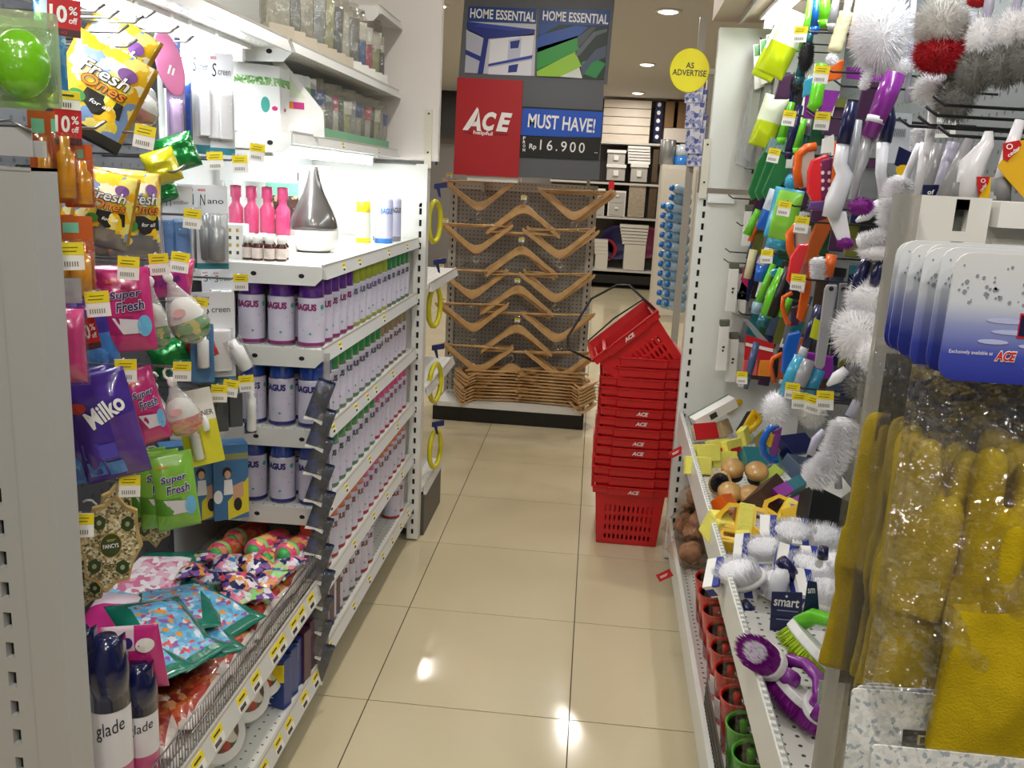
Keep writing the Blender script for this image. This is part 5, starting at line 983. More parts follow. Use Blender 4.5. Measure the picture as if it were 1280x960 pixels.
# foreground navy capped spray cans
NCAP = mat('can_navy', '#111747', .2, coat=.6); GB1 = mat('glade_white', '#e4e2e6', .3, coat=.4); GB2 = mat('glade_pink', '#c85a8a', .3, coat=.4)
for k, (cx, yt, Y_, r_, q) in enumerate(((132, 795, 1.25, .033, 'middle'), (172, 828, 1.33, .03, 'right'), (98, 785, 1.36, .033, 'left'), (150, 800, 1.44, .033, 'rear'))):
    P = at(cx, yt, Y=Y_); H = P.z-.425; t = thing('aerosol_can', 'tall white and pink spray can with navy cap in the front bin corner, %s one' % q, 'spray can', (P.x, P.y, .425), (0, 0, R(20)))
    MB().lathe([(r_*.9, 0), (r_, .006), (r_, H*.36), (r_, H*.5), (r_, H*.68), (r_*.96, H*.7)], 24, [1, 1, 0, 0, 0]).build('can_body', [GB1, GB2], t)
    b = MB(); b.lathe([(r_*1.03, H*.66), (r_*1.03, H*.84), (r_*.95, H*.9), (r_*.7, H*.95), (r_*.5, H)], 24); b.build('cap', NCAP, t); MB().prism([(-r_*.8, H*.9), (r_*.85, H*.9), (r_*.85, H*1.0), (r_*.3, H*.96), (-r_*.5, H*.97)], -r_*.5, r_*.5).build('nozzle', NCAP, t, bevel=.004)
    txt('glade', r_*1.5, H*.09, DKT, t, (0, 0, H*.57), .0, .3, cyl=r_+.0008, rz=R(8), rot=R(12))
# lower shelf goods under the wire bin
for k, (x, y) in enumerate(((285, 938), (318, 900), (336, 872))):
    P = at(x, y, X=-.755); t = thing('plastic_tub', 'white plastic tub with a dark picture lid on the base shelf, %s from the front' % nth(k), 'tub', (-.845, P.y-.0, .215), (0, R(48), R(-8)))
    MB().lathe([(.05, 0), (.06, .005), (.066, .085)], 28, sx=1, sy=1.25).build('tub_body', WHITE2, t); MB().lathe([(.068, .083), (.07, .088), (.07, .098), (.066, .1), (.0001, .1)], 28, sx=1, sy=1.25).build('lid', WHITE2, t); q = MB().lathe([(.05, .1), (.05, .1012), (.0001, .1012)], 24, sx=1, sy=1.25).build('lid_label', pat('lid_pict', ['#5a4a3a', '#b8302c', '#e8e2da', '#3a5a2c'], 40), t)
for k in range(4): lay('refill_pack', 'white refill pack leaning on the base shelf, %s of the stack' % nth(k), 'refill pack', 340+3*k, 862-7*k, .10, .14, .03, 20, [mat('refill_white', '#e6e6ea', .25, coat=.5, bump=.3)], 0, (18, 6), .02*k, Z=.16, seed=60+k)
NB = mat('soap_blue', '#26408a', .3, coat=.4); PB = mat('soap_plum', '#4a1e3e', .3, coat=.3)
for k in range(3):
    P = at(340+9*k, 862-14*k, Z=.2); t = thing('soap_box', 'dark blue and yellow pack on the base shelf, %s from the front' % nth(k), 'box', (min(P.x, -.76), P.y, .162), (0, 0, R(-14))); MB().box(-.05, .05, -.018, .018, 0, .14).build('box', NB, t, bevel=.003); MB().prism([(-.05, .05), (.05, .08), (.05, .13), (-.05, .1)], -.0188, -.017).build('print', YEL, t)
for k in range(6):
    P = at(362+8*k, 830-15*k, Z=.2); t = thing('soap_box', 'plum coloured pack on the base shelf, %s from the front' % nth(k), 'box', (min(P.x, -.75), P.y, .162), (0, 0, R(-10))); MB().box(-.055, .055, -.02, .02, 0, .15).build('box', PB, t, bevel=.003); MB().box(-.03, .045, -.0208, -.02, .09, .11).build('print', mat('plum_gold', '#a08a3a'), t)
# blue bottle at the far left edge beyond the near post
P = at(2, 760, Y=1.2); t = thing('cleaner_bottle', 'bright blue bottle at the lower left edge behind the near post', 'bottle', (P.x-.02, 1.2, .42)); MB().lathe([(.03, 0), (.034, .01), (.034, .2), (.016, .25), (.016, .3), (.001, .302)], 16, [1, 1, 0, 0, 0]).build('bottle_body', [mat('bottle_bright', '#1640b0', .25, coat=.5), PAPER], t)
# grey price holder on top of the near post
t = thing('card_holder', 'grey card holder on top of the near slotted post', 'card holder', at(18, 195, Y=1.07), (0, 0, R(10))); MB().box(-.05, .022, 0, .002, 0, .034).build('card', mat('card_grey', '#b8b8b6', .5), t); MB().tube([(-.05, -.002, .036), (.0, -.002, .042), (.024, -.004, .03)], .002, 6).build('wire', STEEL, t); MB().box(-.05, .03, .02, .022, 0, .02).build('card', MATS['card_grey'], t)
# ------------------------------------------------------------------ right wall of brushes and tools
RB = .80
BW = mat('bristle_white', '#f4f3f6', .6); BG = mat('bristle_grey', '#7c7c78', .7); BR = mat('bristle_red', '#b80f20', .6); BP = mat('bristle_purple', '#8a1f8e', .5); BL = mat('bristle_lime', '#a9c81e', .5); BK_ = mat('bristle_black', '#17161a', .6); BGW = mat('bristle_offwhite', '#d2d0cb', .7)
GL = lambda n, h: mat(n, h, .25, coat=.4)
LIMEP = GL('plastic_lime', '#6cd024'); ORP = GL('plastic_orange', '#e86412'); REDP = GL('plastic_red', '#ee2a32'); PUR = GL('plastic_purple', '#8a2a96'); BLUP = GL('plastic_blue', '#1565c8'); CYP = GL('plastic_cyan', '#3fa8cc'); WHP = GL('plastic_white', '#eeeef4'); LIL = GL('plastic_lilac', '#c4c2d8'); GRYP = GL('plastic_grey', '#a2a2a6'); NVP = GL('plastic_navy', '#15194e'); CRM = mat('cream_foam', '#efe6b8', .7, bump=.3, bs=90); PLUM = GL('plastic_plum', '#4a2848'); GRNL = GL('pack_green', '#2f7a44'); SLV = clear('sleeve_film', '#eef0f4', .10, .12, .3, 40, veil=.3); TEALP = GL('plastic_teal', '#1f6a74'); YELP = GL('plastic_yellow', '#f2c414'); PALEY = mat('sponge_pale', '#efe66a', .8, bump=.3, bs=120)
def tool(name, label, cat, X, parts, Y=None, dz=0):
    f0 = parts[0][2]; f0 = f0[0] if isinstance(f0, list) else f0
    P = at(f0[0], f0[1], X=X, Y=Y)
    if P.y > 3.5: P = at(f0[0], f0[1], Y=3.5-(f0[0] % 7)*.012)
    q = px(P, 1); t = thing(name, label, cat, P); cnt = [0]
    def L(p, y=0): w_ = at(p[0], p[1], Y=P.y); return Vector((w_.x-P.x, y, w_.z-P.z))
    for pr in parts:
        k, nm = pr[0], pr[1]; b = MB(); cnt[0] += 1; off = -.0006*cnt[0]
        if k == 'tube': _, _, pts, r, m = pr; b.tube([L(p) for p in pts], [z*q for z in r] if isinstance(r, (list, tuple)) else r*q, 12); b.build(nm, m, t)
        elif k == 'ball':
            _, _, c, r, m, n = pr[:6]; rr = (r[0]*q, r[0]*q*.9, r[1]*q); cc = L(c); b.ball(cc, tuple(x*.8 for x in rr), 14, 10); b.fluff(cc, rr, n, max(.0008, q*.85), inner=.55, rnd=random.Random(int(c[0]))); b.build(nm, m, t)
        elif k == 'brush':
            _, _, pts, r, m, n = pr; P_ = [L(p) for p in pts]; b.tube(P_, r*q*.5, 8); b.pathfluff(P_, r*q, n, max(.0009, q*1.0), rnd=random.Random(int(pts[0][0]))); b.build(nm, m, t)
        elif k == 'poly': _, _, pts, th, m = pr[:5]; b.prism([(v.x, v.z) for v in map(L, pts)], off-(pr[5]*q if len(pr) > 5 else 0), th*q+off-(pr[5]*q if len(pr) > 5 else 0)); b.build(nm, m, t, bevel=min(th*q*.3, .004) if th > 3 else 0)
        elif k == 'ell': _, _, c, r, th, m = pr; v = L(c); b.prism(ell(v.x, v.z, r[0]*q, r[1]*q, 20), off, th*q+off); b.build(nm, m, t, bevel=min(th*q*.3, .003) if th > 3 else 0)
        elif k == 'text': _, s, c, w_, h, m, rot = pr[:7]; v = L(c); off -= pr[7]*q if len(pr) > 7 else 0; bars(t, v.x, v.z, w_*q, h*q, m, int(s[1:]), off-.0008, R(rot)) if s[0] == '~' else txt(s, w_*q, h*q, m, t, (v.x, off-.0008, v.z), .02, rot=R(rot))
    return t
def rpeg(x, y, X, what, tag_=True, yaw=-25):
    P = at(x, y, X=X); P = at(x, y, Y=3.5) if P.y > 3.52 else P
    return peg(P, 'dark wire peg '+what, RB, tag_=tag_, yaw=yaw, m=DARKW)
Q = lambda *a: [(a[i], a[i+1]) for i in range(0, len(a), 2)]
# far column
for k, (a, q) in enumerate(((Q(948, 58, 966, 64, 938, 212, 919, 205), 'leftmost'), (Q(962, 74, 974, 78, 950, 214, 936, 210), 'second'), (Q(972, 92, 980, 96, 958, 206, 949, 203), 'third'), (Q(940, 130, 948, 132, 934, 198, 926, 196), 'short')))  :
    tool('sleeve_pack', 'grey clear sleeve pack slanting beside the white end panel, %s' % q, 'pack', .56+.02*k, [('poly', 'sleeve', a, 8, SLV), ('poly', 'contents', [(x*.6+sum(p[0] for p in a)/4*.4, y*.9+sum(p[1] for p in a)/4*.1) for x, y in a], 4, mat('foil_grey', '#b9b9bb', .35, .3))])
for k, (x, y) in enumerate(((948, 62), (956, 56), (964, 50))): tool('info_card', 'white hanging card with green top in the far upper corner, %s' % nth(k), 'card', .66, [('poly', 'card', Q(x-6, y-6, x+8, y-9, x+8, y+46, x-5, y+50), 2, PAPER), ('poly', 'green_top', Q(x-5, y-5, x+7, y-8, x+7, y+6, x-5, y+9), 1.5, GRNL)])
LY = G('pouch_limey', '#c8dc12'); LW = mat('pouch_palelime', '#eef4d6', .3, coat=.4)
for c, roll, q in (((1000, 16, 96, 36), 22, 'upper front'), ((985, 30, 100, 28), 22, 'upper rear'), ((972, 120, 184, 30), 14, 'lower')):
    pouch('scourer_pouch', 'yellow green and white pouch on the far pegs, %s' % q, 'pouch', c, .56 if 'front' in q else .6, -20, .035, [LW, LY, LY], lambda u, v: 1 if v > .5 else 0, [], roll)
for k, (p, r, m, nm) in enumerate(((Q(1014, 0, 1004, 62), 6, LIMEP, 'lime brush handle top row'), (Q(1021, -5, 1019, 34), 6, BLUP, 'blue brush handle top row'), (Q(1030, -5, 1032, 26), 9, LIMEP, 'thick lime brush handle top row'), (Q(1046, -5, 1040, 30), 6, GRYP, 'grey sleeve handle top row'), (Q(1006, 58, 1000, 96), 6, TEALP, 'teal handle under the lime handle'), (Q(990, 128, 977, 172), 6, LIMEP, 'lime handle below the dark brushes'), (Q(1000, 132, 986, 190), 6, NVP, 'navy handle below the dark brushes'), (Q(1008, 140, 996, 185), 5, LIMEP, 'lime handle beside the navy handle'))):
    tool('long_brush', nm+' on the far right pegs', 'brush', .56, [('tube', 'handle', p, [r*.7, r], m), ('tube', 'tip', [p[1], (p[1][0]-1, p[1][1]+9)], [r*1.1, r*.7], m)])
tool('wire_brush', 'black bristled brush under the lime handles', 'brush', .56, [('ball', 'bristles', (1008, 70), (11, 22), BK_, 260), ('tube', 'handle', Q(1014, 40, 1010, 60), 4, TEALP)])
tool('wire_brush', 'dark brown pack below the yellow green pouch', 'brush', .58, [('poly', 'pack', Q(976, 94, 992, 92, 986, 124, 968, 124), 8, PLUM), ('ball', 'bristles', (996, 104), (9, 16), BK_, 200)])
tool('roller_brush', 'cream ribbed roller brush with white bristle end', 'brush', .54, [('tube', 'roller', [(1058-1.7*k, 16+5.4*k) for k in range(10)], [9, 8.2]*5, CRM), ('ball', 'bristles', (1040, 74), (9, 9), BW, 200), ('tube', 'handle', Q(1062, -5, 1058, 16), 5, WHP)])
tool('roller_brush', 'cream roller seen behind the ribbed one', 'brush', .6, [('tube', 'roller', Q(1078, 0, 1066, 60), 8, mat('cream_pink', '#d8b8a8', .6))])
tool('scrub_brush', 'lime handled scrub brush with orange bristles and purple card', 'brush', .54, [('tube', 'handle', Q(1027, 80, 1019, 130, 1013, 138), [8, 9, 7], LIMEP), ('poly', 'bristles', Q(1030, 80, 1056, 74, 1052, 98, 1030, 103), 10, ORP), ('poly', 'card', Q(1008, 110, 1050, 114, 1036, 150, 1004, 148), 3, PUR), ('poly', 'label', Q(1028, 130, 1044, 132, 1040, 148, 1026, 146), 2, PAPER, -2), ('poly', 'bristles', Q(1006, 100, 1018, 95, 1014, 118, 1003, 122), 6, CYP)])
# big white heads
tool('toilet_brush', 'big white round toilet brush head at the top of the right pegs', 'brush', .52, [('ball', 'bristles', (1102, 42), (40, 50), BW, 1500), ('ball', 'bristles', (1122, 84), (20, 16), BW, 260), ('brush', 'bristles', Q(1090, 80, 1078, 112), 9, BW, 160), ('tube', 'handle', Q(1143, -6, 1134, 128), 3.5, LIL)])
def rw(d): return 0
t = tool('toilet_brush', 'round toilet brush with red lower half between white heads', 'brush', .50, [('ball', 'bristles', (1178, 30), (38, 36), BGW, 1100), ('ball', 'red_bristles', (1176, 68), (36, 27), BR, 1300), ('tube', 'handle', Q(1196, -8, 1184, 20), 4, LIL)])
tool('toilet_brush', 'white round brush head hanging under the red one', 'brush', .53, [('ball', 'bristles', (1172, 112), (32, 24), BW, 800), ('tube', 'handle', Q(1168, 130, 1156, 215), [5, 7], WHP)])
tool('toilet_brush', 'white brush with a red tuft at the top edge', 'brush', .52, [('ball', 'bristles', (1222, 2), (14, 8), BR, 200), ('tube', 'handle', Q(1240, -8, 1230, 24), 6, LIL)])
for k, (x, y) in enumerate(((1226, 62), (1262, 54), (1290, 46), (1200, 96))): tool('toilet_brush', 'white to grey fluffy brush head at the upper right, %s' % ('first of three', 'second of three', 'third of three', 'lowest and darkest')[k], 'brush', .51+.012*k, [('ball', 'bristles', (x+3, y-14), (22, 32), BW if k < 3 else BG, 600), ('ball', 'grey_bristles', (x-6, y+28), (26, 32), BG if k < 3 else BG, 700), ('tube', 'handle', Q(x+14, y-80, x+6, y-30), 6, LIL)])
# handles with navy grips
tool('bottle_brush', 'purple gripped brush in clear sleeve under the big white head', 'brush', .53, [('tube', 'grip', Q(1120, 92, 1108, 120, 1086, 172), [12, 14, 10], PUR), ('tube', 'collar', Q(1096, 146, 1093, 154), 12, WHP), ('poly', 'sleeve', Q(1098, 168, 1078, 168, 1060, 248, 1066, 250), 2, SLV), ('tube', 'stem', Q(1086, 170, 1074, 218, 1064, 262), [6, 5, 3], GRYP), ('ball', 'bristles', (1076, 258), (18, 13), BP, 420)])
tool('bottle_brush', 'dark plum sleeve pack left of the purple grip', 'brush', .56, [('poly', 'sleeve', Q(1080, 100, 1100, 102, 1078, 182, 1062, 180), 5, PLUM), ('poly', 'edge', Q(1062, 150, 1067, 150, 1056, 180, 1052, 180), 4, PAPER)])
tool('purple_pack', 'purple packaging behind the big white head', 'pack', .6, [('poly', 'pack', Q(1058, 84, 1130, 84, 1130, 104, 1058, 98), 3, PUR)])
tool('grout_brush', 'white handled brush with navy end and ribbed white bristles', 'brush', .53, [('tube', 'grip', Q(1066, 128, 1060, 152, 1054, 180), [7, 9, 9], NVP), ('tube', 'handle', Q(1054, 180, 1050, 205, 1056, 218, 1044, 250, 1038, 272), [8, 9, 11, 13, 11], WHP), ('poly', 'bristles', Q(1033, 266, 1058, 264, 1064, 300, 1048, 302), 8, BW), ('ball', 'purple_bristles', (1057, 304), (12, 9), BP, 220)])
tool('grout_brush', 'second white handled brush with navy end, right of the purple grip', 'brush', .53, [('tube', 'grip', Q(1110, 120, 1112, 150, 1106, 178), [5, 8, 8], NVP), ('tube', 'handle', Q(1104, 178, 1101, 215, 1106, 258), [8, 7, 6], WHP), ('tube', 'trim', Q(1100, 118, 1086, 152), 3, WHP)])
tool('dish_brush', 'grey tapered handle with orange spot left of the purple grip', 'brush', .55, [('tube', 'handle', Q(1072, 150, 1064, 200, 1058, 240), [6, 9, 9], GRYP), ('ell', 'spot', (1060, 196), (4, 12), 2, ORP)])
tool('spoon', 'glossy white oval scraper beside the bent white brush', 'scraper', .53, [('tube', 'scraper', Q(1070, 277, 1082, 270, 1098, 256, 1108, 248), [2, 7, 7, 4], WHP)])
tool('bent_brush', 'bent white bristle brush hanging left of the end frame', 'brush', .52, [('brush', 'bristles', Q(1130, 222, 1118, 250, 1112, 285), 21, BW, 900), ('brush', 'bristles', Q(1120, 290, 1095, 298, 1072, 304), 14, BW, 600), ('ball', 'bristles', (1098, 316), (28, 12), BW, 300), ('tube', 'handle', Q(1150, 180, 1132, 222), 5, WHP)])
tool('bent_brush', 'white bristle tube above the navy tag', 'brush', .54, [('brush', 'bristles', Q(1150, 158, 1148, 190), 12, BW, 260), ('tube', 'handle', Q(1150, 190, 1136, 240), 6, WHP)])
tool('hang_tag', 'navy tag with a yellow dot above the bent brush', 'tag', .54, [('poly', 'tag', Q(1124, 183, 1142, 192, 1136, 214, 1118, 206), 2, NAVY), ('ell', 'dot', (1128, 213), (8, 7), 1.5, YELP)])
tool('info_card', 'pale grey instruction card behind the navy tag', 'card', .6, [('poly', 'card', Q(1110, 140, 1140, 142, 1138, 204, 1106, 204), 2, mat('card_pale', '#b9bcc0', .5)), ('text', '~1', (1124, 150), 18, 5, DKB, -2), ('text', '||||||||||', (1124, 166), 14, 10, INK, 0)])
tool('info_card', 'white barcode card under the white brush heads', 'card', .6, [('poly', 'card', Q(1160, 138, 1196, 140, 1194, 172, 1160, 172), 2, PAPER), ('text', '||||||||||||', (1178, 160), 18, 14, INK, 0)])
# handles behind the end frame
for k, (p, r, m, nm) in enumerate(((Q(1160, 178, 1150, 250), 9, WHP, 'white handle'), (Q(1176, 180, 1158, 250), 9, GRYP, 'grey handle'), (Q(1192, 178, 1170, 250), 8, LIL, 'lilac handle'), (Q(1212, 174, 1180, 250), [6, 12], GRYP, 'wide grey handle'))): tool('long_brush', '%s hanging above the end frame' % nm, 'brush', .51, [('tube', 'handle', p, r, m)])
tool('dish_brush', 'wide white handle with grey grip and red label above the end frame', 'brush', .49, [('tube', 'handle', Q(1236, 164, 1234, 180, 1216, 205, 1206, 252), [5, 9, 16, 15], WHP), ('tube', 'grip', Q(1200, 228, 1196, 256), [8, 10], GREYP), ('poly', 'yellow_label', Q(1228, 222, 1244, 222, 1240, 252, 1216, 250), 1, YELP, 14), ('poly', 'red_label', Q(1214, 221, 1230, 221, 1228, 230, 1216, 245), 1, RED, 15), ('text', 'O', (1221, 226), 6, 5, TXW, 0, 15.5), ('text', 'cedar', (1221, 234), 11, 4, TXW, 60, 15.5)])
t = tool('dish_brush', 'white brush with large yellow and red label at the right edge', 'brush', .47, [('tube', 'handle', Q(1275, 150, 1262, 190, 1245, 250), [6, 9, 9], WHP), ('tube', 'grip', Q(1252, 222, 1250, 256), 12, GREYP), ('poly', 'yellow_label', Q(1240, 208, 1262, 178, 1300, 170, 1300, 230, 1275, 250, 1250, 222), 1, mat('label_amber', '#e6b422', .4), 14), ('poly', 'red_label', Q(1246, 180, 1266, 176, 1269, 182, 1252, 202, 1246, 198), 1, RED, 15.5), ('text', 'O', (1253, 184), 8, 7, TXW, 0, 16), ('text', 'cedar', (1258, 190), 17, 5, TXW, 42, 16)])
tool('hang_tag', 'navy tag with white letters above the end frame', 'tag', .47, [('poly', 'tag', Q(1154, 231, 1174, 231, 1170, 252, 1152, 252), 2, NAVY), ('text', 'of', (1163, 240), 8, 6, TXW, 0)])
for k, (x, y) in enumerate(((1146, 158), (1192, 132), (1182, 145), (1172, 157), (1198, 170), (1060, 108), (1024, 147))): rpeg(x, y, .5, 'with wavy tip under the white brush heads, %s' % nth(k), False)
# far column, middle height
for k in range(3): d = 11*k; tool('leaf_pack', 'green leaf shaped glove pack on the far pegs, %s from the left' % nth(k), 'pack', .57+.015*k, [('poly', 'pack', Q(964+d, 172, 977+d, 178, 970+d*.8, 212, 952+d*.8, 244, 940+d*.8, 251, 935+d*.8, 240, 948+d, 200), 6, GRNL), ('poly', 'header', Q(964+d, 172, 977+d, 178, 972+d, 198, 956+d, 190), 3, mat('header_slate', '#8aa0b0', .4), 6.0)])
pouch('cloth_pouch', 'lime green cloth pouch with blue edge under the leaf packs', 'pouch', (988, 236, 300, 36), .55, -25, .03, [GL('lime_cloth', '#8ad042'), CYP, CYP], lambda u, v: 1 if u < -.32 or v < .06 else 0, [], 8)
pouch('cloth_pouch', 'blue and grey cloth pack left of the lime pouch', 'pouch', (972, 238, 290, 20), .57, -25, .03, [mat('cloth_pale', '#c9d4e0', .4), BLUP], lambda u, v: 1 if v > .5 else 0, [], 14)
pouch('cloth_pouch', 'small blue pack below the lime pouch', 'pouch', (975, 290, 312, 26), .56, -25, .03, [CYP, BLUP], 0, [], 8)
def ironbrush(label, pts, plate, m, m2, X): return tool('iron_brush', label, 'brush', X, [('tube', 'handle', pts, 5.5, m), ('poly', 'plate', plate, 9, m2)])
ironbrush('orange scrub brush with hooped handle, upper of the hooped ones', Q(1020, 183, 1008, 185, 998, 194, 996, 214, 999, 234), Q(1002, 190, 1018, 184, 1020, 232, 1000, 236), ORP, mat('card_beige', '#cdbfae', .5), .55)
tool('iron_brush', 'bright red scrub brush with dotted purple side', 'brush', .53, [('poly', 'body', Q(1016, 200, 1034, 192, 1037, 196, 1030, 254, 1016, 252, 1010, 240, 1011, 214), 12, REDP), ('poly', 'bristles', Q(1026, 200, 1040, 196, 1039, 250, 1026, 250), 10, mat('plum_side', '#7a2a5a', .4), 1), ('poly', 'card', Q(1028, 174, 1042, 168, 1044, 190, 1026, 192), 2, PAPER)]+[('ell', 'spot', (1028+8*(k % 2), 206+10*(k//2)), (2, 2.4), 1, PAPER) for k in range(8)]+[('poly', 'base', Q(1012, 252, 1040, 250, 1040, 264, 1010, 262), 8, mat('violet_base', '#6a4a8a', .4))])
tool('squeegee', 'orange flat scraper right of the red scrub brush', 'scraper', .57, [('poly', 'blade', Q(1044, 176, 1052, 176, 1050, 266, 1036, 266), 5, ORP)])
tool('dustpan_brush', 'small blue clear container beside the orange hooped brush', 'pack', .58, [('ball', 'bristles', (988, 228), (9, 12), CYP, 80), ('poly', 'card', Q(984, 194, 992, 194, 990, 210, 982, 210), 2, PAPER)])
ironbrush('orange scrub brush with hooped handle, lower of the hooped ones', Q(1008, 277, 996, 283, 987, 292, 988, 310, 993, 326), Q(996, 290, 1014, 282, 1016, 316, 996, 322), ORP, MATS['card_beige'], .54)
tool('squeegee', 'brown orange curved scraper below the red scrub brush', 'scraper', .54, [('poly', 'blade', Q(1022, 272, 1036, 268, 1039, 286, 1016, 334, 1006, 330, 1012, 300), 6, mat('plastic_rust', '#b4561c', .3, coat=.3)), ('poly', 'pack', Q(1014, 262, 1036, 262, 1034, 274, 1012, 280), 6, PLUM)])
tool('iron_brush', 'red scrub brush below the lower orange hoop', 'brush', .53, [('poly', 'body', Q(1012, 304, 1000, 306, 989, 322, 984, 350, 992, 362, 1004, 346), 10, REDP), ('poly', 'side', Q(1012, 304, 1016, 306, 1008, 348, 992, 362), 8, mat('red_clear', '#b0605a', .3), 1)])
tool('squeegee', 'orange bar hanging beside the lower red scrub brush', 'scraper', .55, [('poly', 'blade', Q(1012, 318, 1020, 316, 1012, 376, 1002, 402, 996, 398, 1004, 350), 6, ORP), ('poly', 'label', Q(1000, 342, 1008, 344, 1004, 366, 998, 364), 3, PAPER, 3)])
tool('iron_brush', 'orange square hoop left of the white brushes', 'brush', .55, [('tube', 'handle', Q(990, 366, 979, 372, 978, 384, 984, 404, 988, 405), 3, ORP), ('poly', 'pack', Q(990, 384, 1002, 380, 998, 408, 988, 408), 6, PLUM), ('poly', 'pad', Q(1000, 386, 1012, 380, 1006, 402, 998, 404), 6, mat('plastic_rust'))])
tool('iron_brush', 'thin orange hoop above the white bristle heads', 'brush', .55, [('tube', 'handle', Q(978, 442, 966, 448, 963, 458, 968, 478), 3, ORP), ('poly', 'pad', Q(975, 444, 985, 440, 982, 470, 972, 476), 4, mat('plastic_rust'))])
tool('whisk_brush', 'white flat bristle brush with an orange end', 'brush', .53, [('brush', 'bristles', Q(1022, 322, 1024, 350), 12, BW, 300), ('tube', 'end', Q(1040, 318, 1034, 346), 7, ORP)])
tool('tool_pack', 'lime sheathed tool with teal label on the middle pegs', 'pack', .55, [('tube', 'sheath', Q(980, 336, 968, 366, 957, 396), [7, 9, 8], LIMEP), ('ell', 'label', (972, 342), (8, 6), 9, CYP), ('tube', 'foot', Q(957, 394, 952, 408), 8, TEALP)])
tool('tool_pack', 'thin lime handle left of the lime sheath', 'pack', .56, [('tube', 'handle', Q(967, 330, 948, 378), [4, 5], LIMEP), ('tube', 'tip', Q(948, 378, 945, 392), 7, mat('slate_clear', '#8fb0c0', .3, coat=.4))])
tool('tool_pack', 'black handle right of the lime sheath', 'pack', .55, [('tube', 'handle', Q(986, 334, 976, 366, 964, 396), [5, 7, 6], BLACK), ('tube', 'sheath', Q(986, 372, 976, 396), 6, LIMEP)])
tool('tool_pack', 'pale grey and blue pack above the lime sheath', 'pack', .56, [('tube', 'pack', Q(968, 304, 952, 332), [8, 8], LIL), ('tube', 'end', Q(954, 330, 950, 352), 8, BLUP)])
tool('tool_pack', 'pale yellow handle near the white end panel', 'pack', .58, [('tube', 'handle', Q(942, 312, 934, 348), 5, CRM)])
tool('mini_brush', 'small lime and orange brush by the end panel', 'brush', .58, [('tube', 'handle', Q(948, 262, 934, 294), [4, 6], LIMEP), ('tube', 'orange_handle', Q(948, 274, 938, 302), [3, 4], ORP)])
for k, (x, y, h) in enumerate(((912, 336, 54), (924, 342, 50), (900, 408, 56), (912, 424, 54), (932, 264, 44))):
    tool('boxed_clip', 'slim white box on the lower far pegs, %s' % ('upper left', 'upper right', 'lower left', 'lower right', 'topmost')[k], 'box', .60, [('poly', 'box', Q(x, y, x+12, y, x+8, y+h, x-5, y+h), 9, PAPER), ('poly', 'cap', Q(x, y-8, x+13, y-8, x+12, y, x, y), 8, mat('cap_olive', '#6a6a5a', .5)), ('text', '~2', (x+4, y+h*.5), 3, 9, INK, 0)])
tool('hang_tag', 'small magenta tag beside the slim white boxes', 'tag', .58, [('poly', 'tag', Q(930, 336, 936, 346, 934, 360, 926, 350), 2, GL('tag_magenta', '#c82a6e'))])
tool('sponge_pack', 'red striped pack of coloured sponges above the bin', 'pack', .57, [('poly', 'card', Q(932, 418, 968, 430, 966, 450, 930, 450), 2, RED), ('poly', 'stripe', Q(932, 428, 966, 436, 966, 440, 932, 432), 1, PAPER, 1), ('poly', 'sponge', Q(930, 450, 948, 450, 946, 470, 928, 466), 8, GL('sponge_coral', '#e05a5a')), ('poly', 'sponge', Q(950, 450, 966, 450, 962, 472, 947, 470), 8, mat('orange_ink')), ('poly', 'sponge', Q(930, 464, 940, 464, 938, 478, 928, 476), 8, LIMEP)])
tool('scraper', 'slate blue blade handle in front of the red sponge pack', 'scraper', .55, [('tube', 'handle', Q(946, 428, 940, 452, 932, 486), [4, 5, 3], GL('plastic_slate', '#4a5f8a'))])
tool('file_cover', 'grey clear cover above the red sponge pack', 'pack', .56, [('poly', 'cover', Q(928, 398, 936, 400, 972, 440, 966, 448), 2, SLV)])
tool('iron_brush', 'blue scrub brush above the cyan handles', 'brush', .54, [('poly', 'body', Q(986, 418, 1000, 414, 1004, 424, 998, 448, 984, 472, 977, 466, 980, 436), 10, BLUP), ('poly', 'side', Q(1000, 420, 1008, 424, 1000, 450, 990, 460), 6, mat('plastic_rust'))])
tool('dish_brush', 'cyan handled brush with white bristle head over the bin', 'brush', .53, [('tube', 'neck', Q(1008, 428, 1002, 446), [5, 6], WHP), ('tube', 'handle', Q(1002, 446, 992, 466, 980, 494), [9, 10, 8], CYP), ('ball', 'bristles', (970, 510), (20, 24), BW, 560)])
tool('dish_brush', 'grey handled brush with off white bristle head beside the cyan one', 'brush', .535, [('tube', 'handle', Q(1012, 450, 1004, 470, 992, 500), [8, 9, 7], GRYP), ('tube', 'blue_handle', Q(1024, 462, 1008, 500), [8, 8], GL('plastic_cyan2', '#2a82a8')), ('ball', 'bristles', (1014, 516), (20, 22), BGW, 520)])
tool('dish_brush', 'navy handled brush with a yellow tag in front of the cyan one', 'brush', .53, [('tube', 'handle', Q(1026, 382, 1016, 410, 1006, 434), [7, 8, 5], NVP), ('poly', 'tag', Q(1016, 396, 1024, 400, 1020, 424, 1010, 420), 2, GL('tag_lemon', '#d8e02a'), 9)])
tool('flat_brush', 'flat grey plastic handle with a hang hole', 'brush', .52, [('poly', 'handle', Q(1034, 356, 1047, 356, 1047, 364, 1031, 458, 1027, 462, 1020, 460, 1019, 454, 1031, 362), 6, GRYP), ('ell', 'hole', (1039, 361), (3, 3), 1, DARK)])
tool('flat_brush', 'flat darker grey handle behind the one with the hang hole', 'brush', .54, [('poly', 'handle', Q(1050, 354, 1060, 354, 1050, 424, 1042, 424), 5, GL('plastic_dgrey', '#77777a')), ('ell', 'hole', (1054, 362), (3, 3), 1, DARK)])
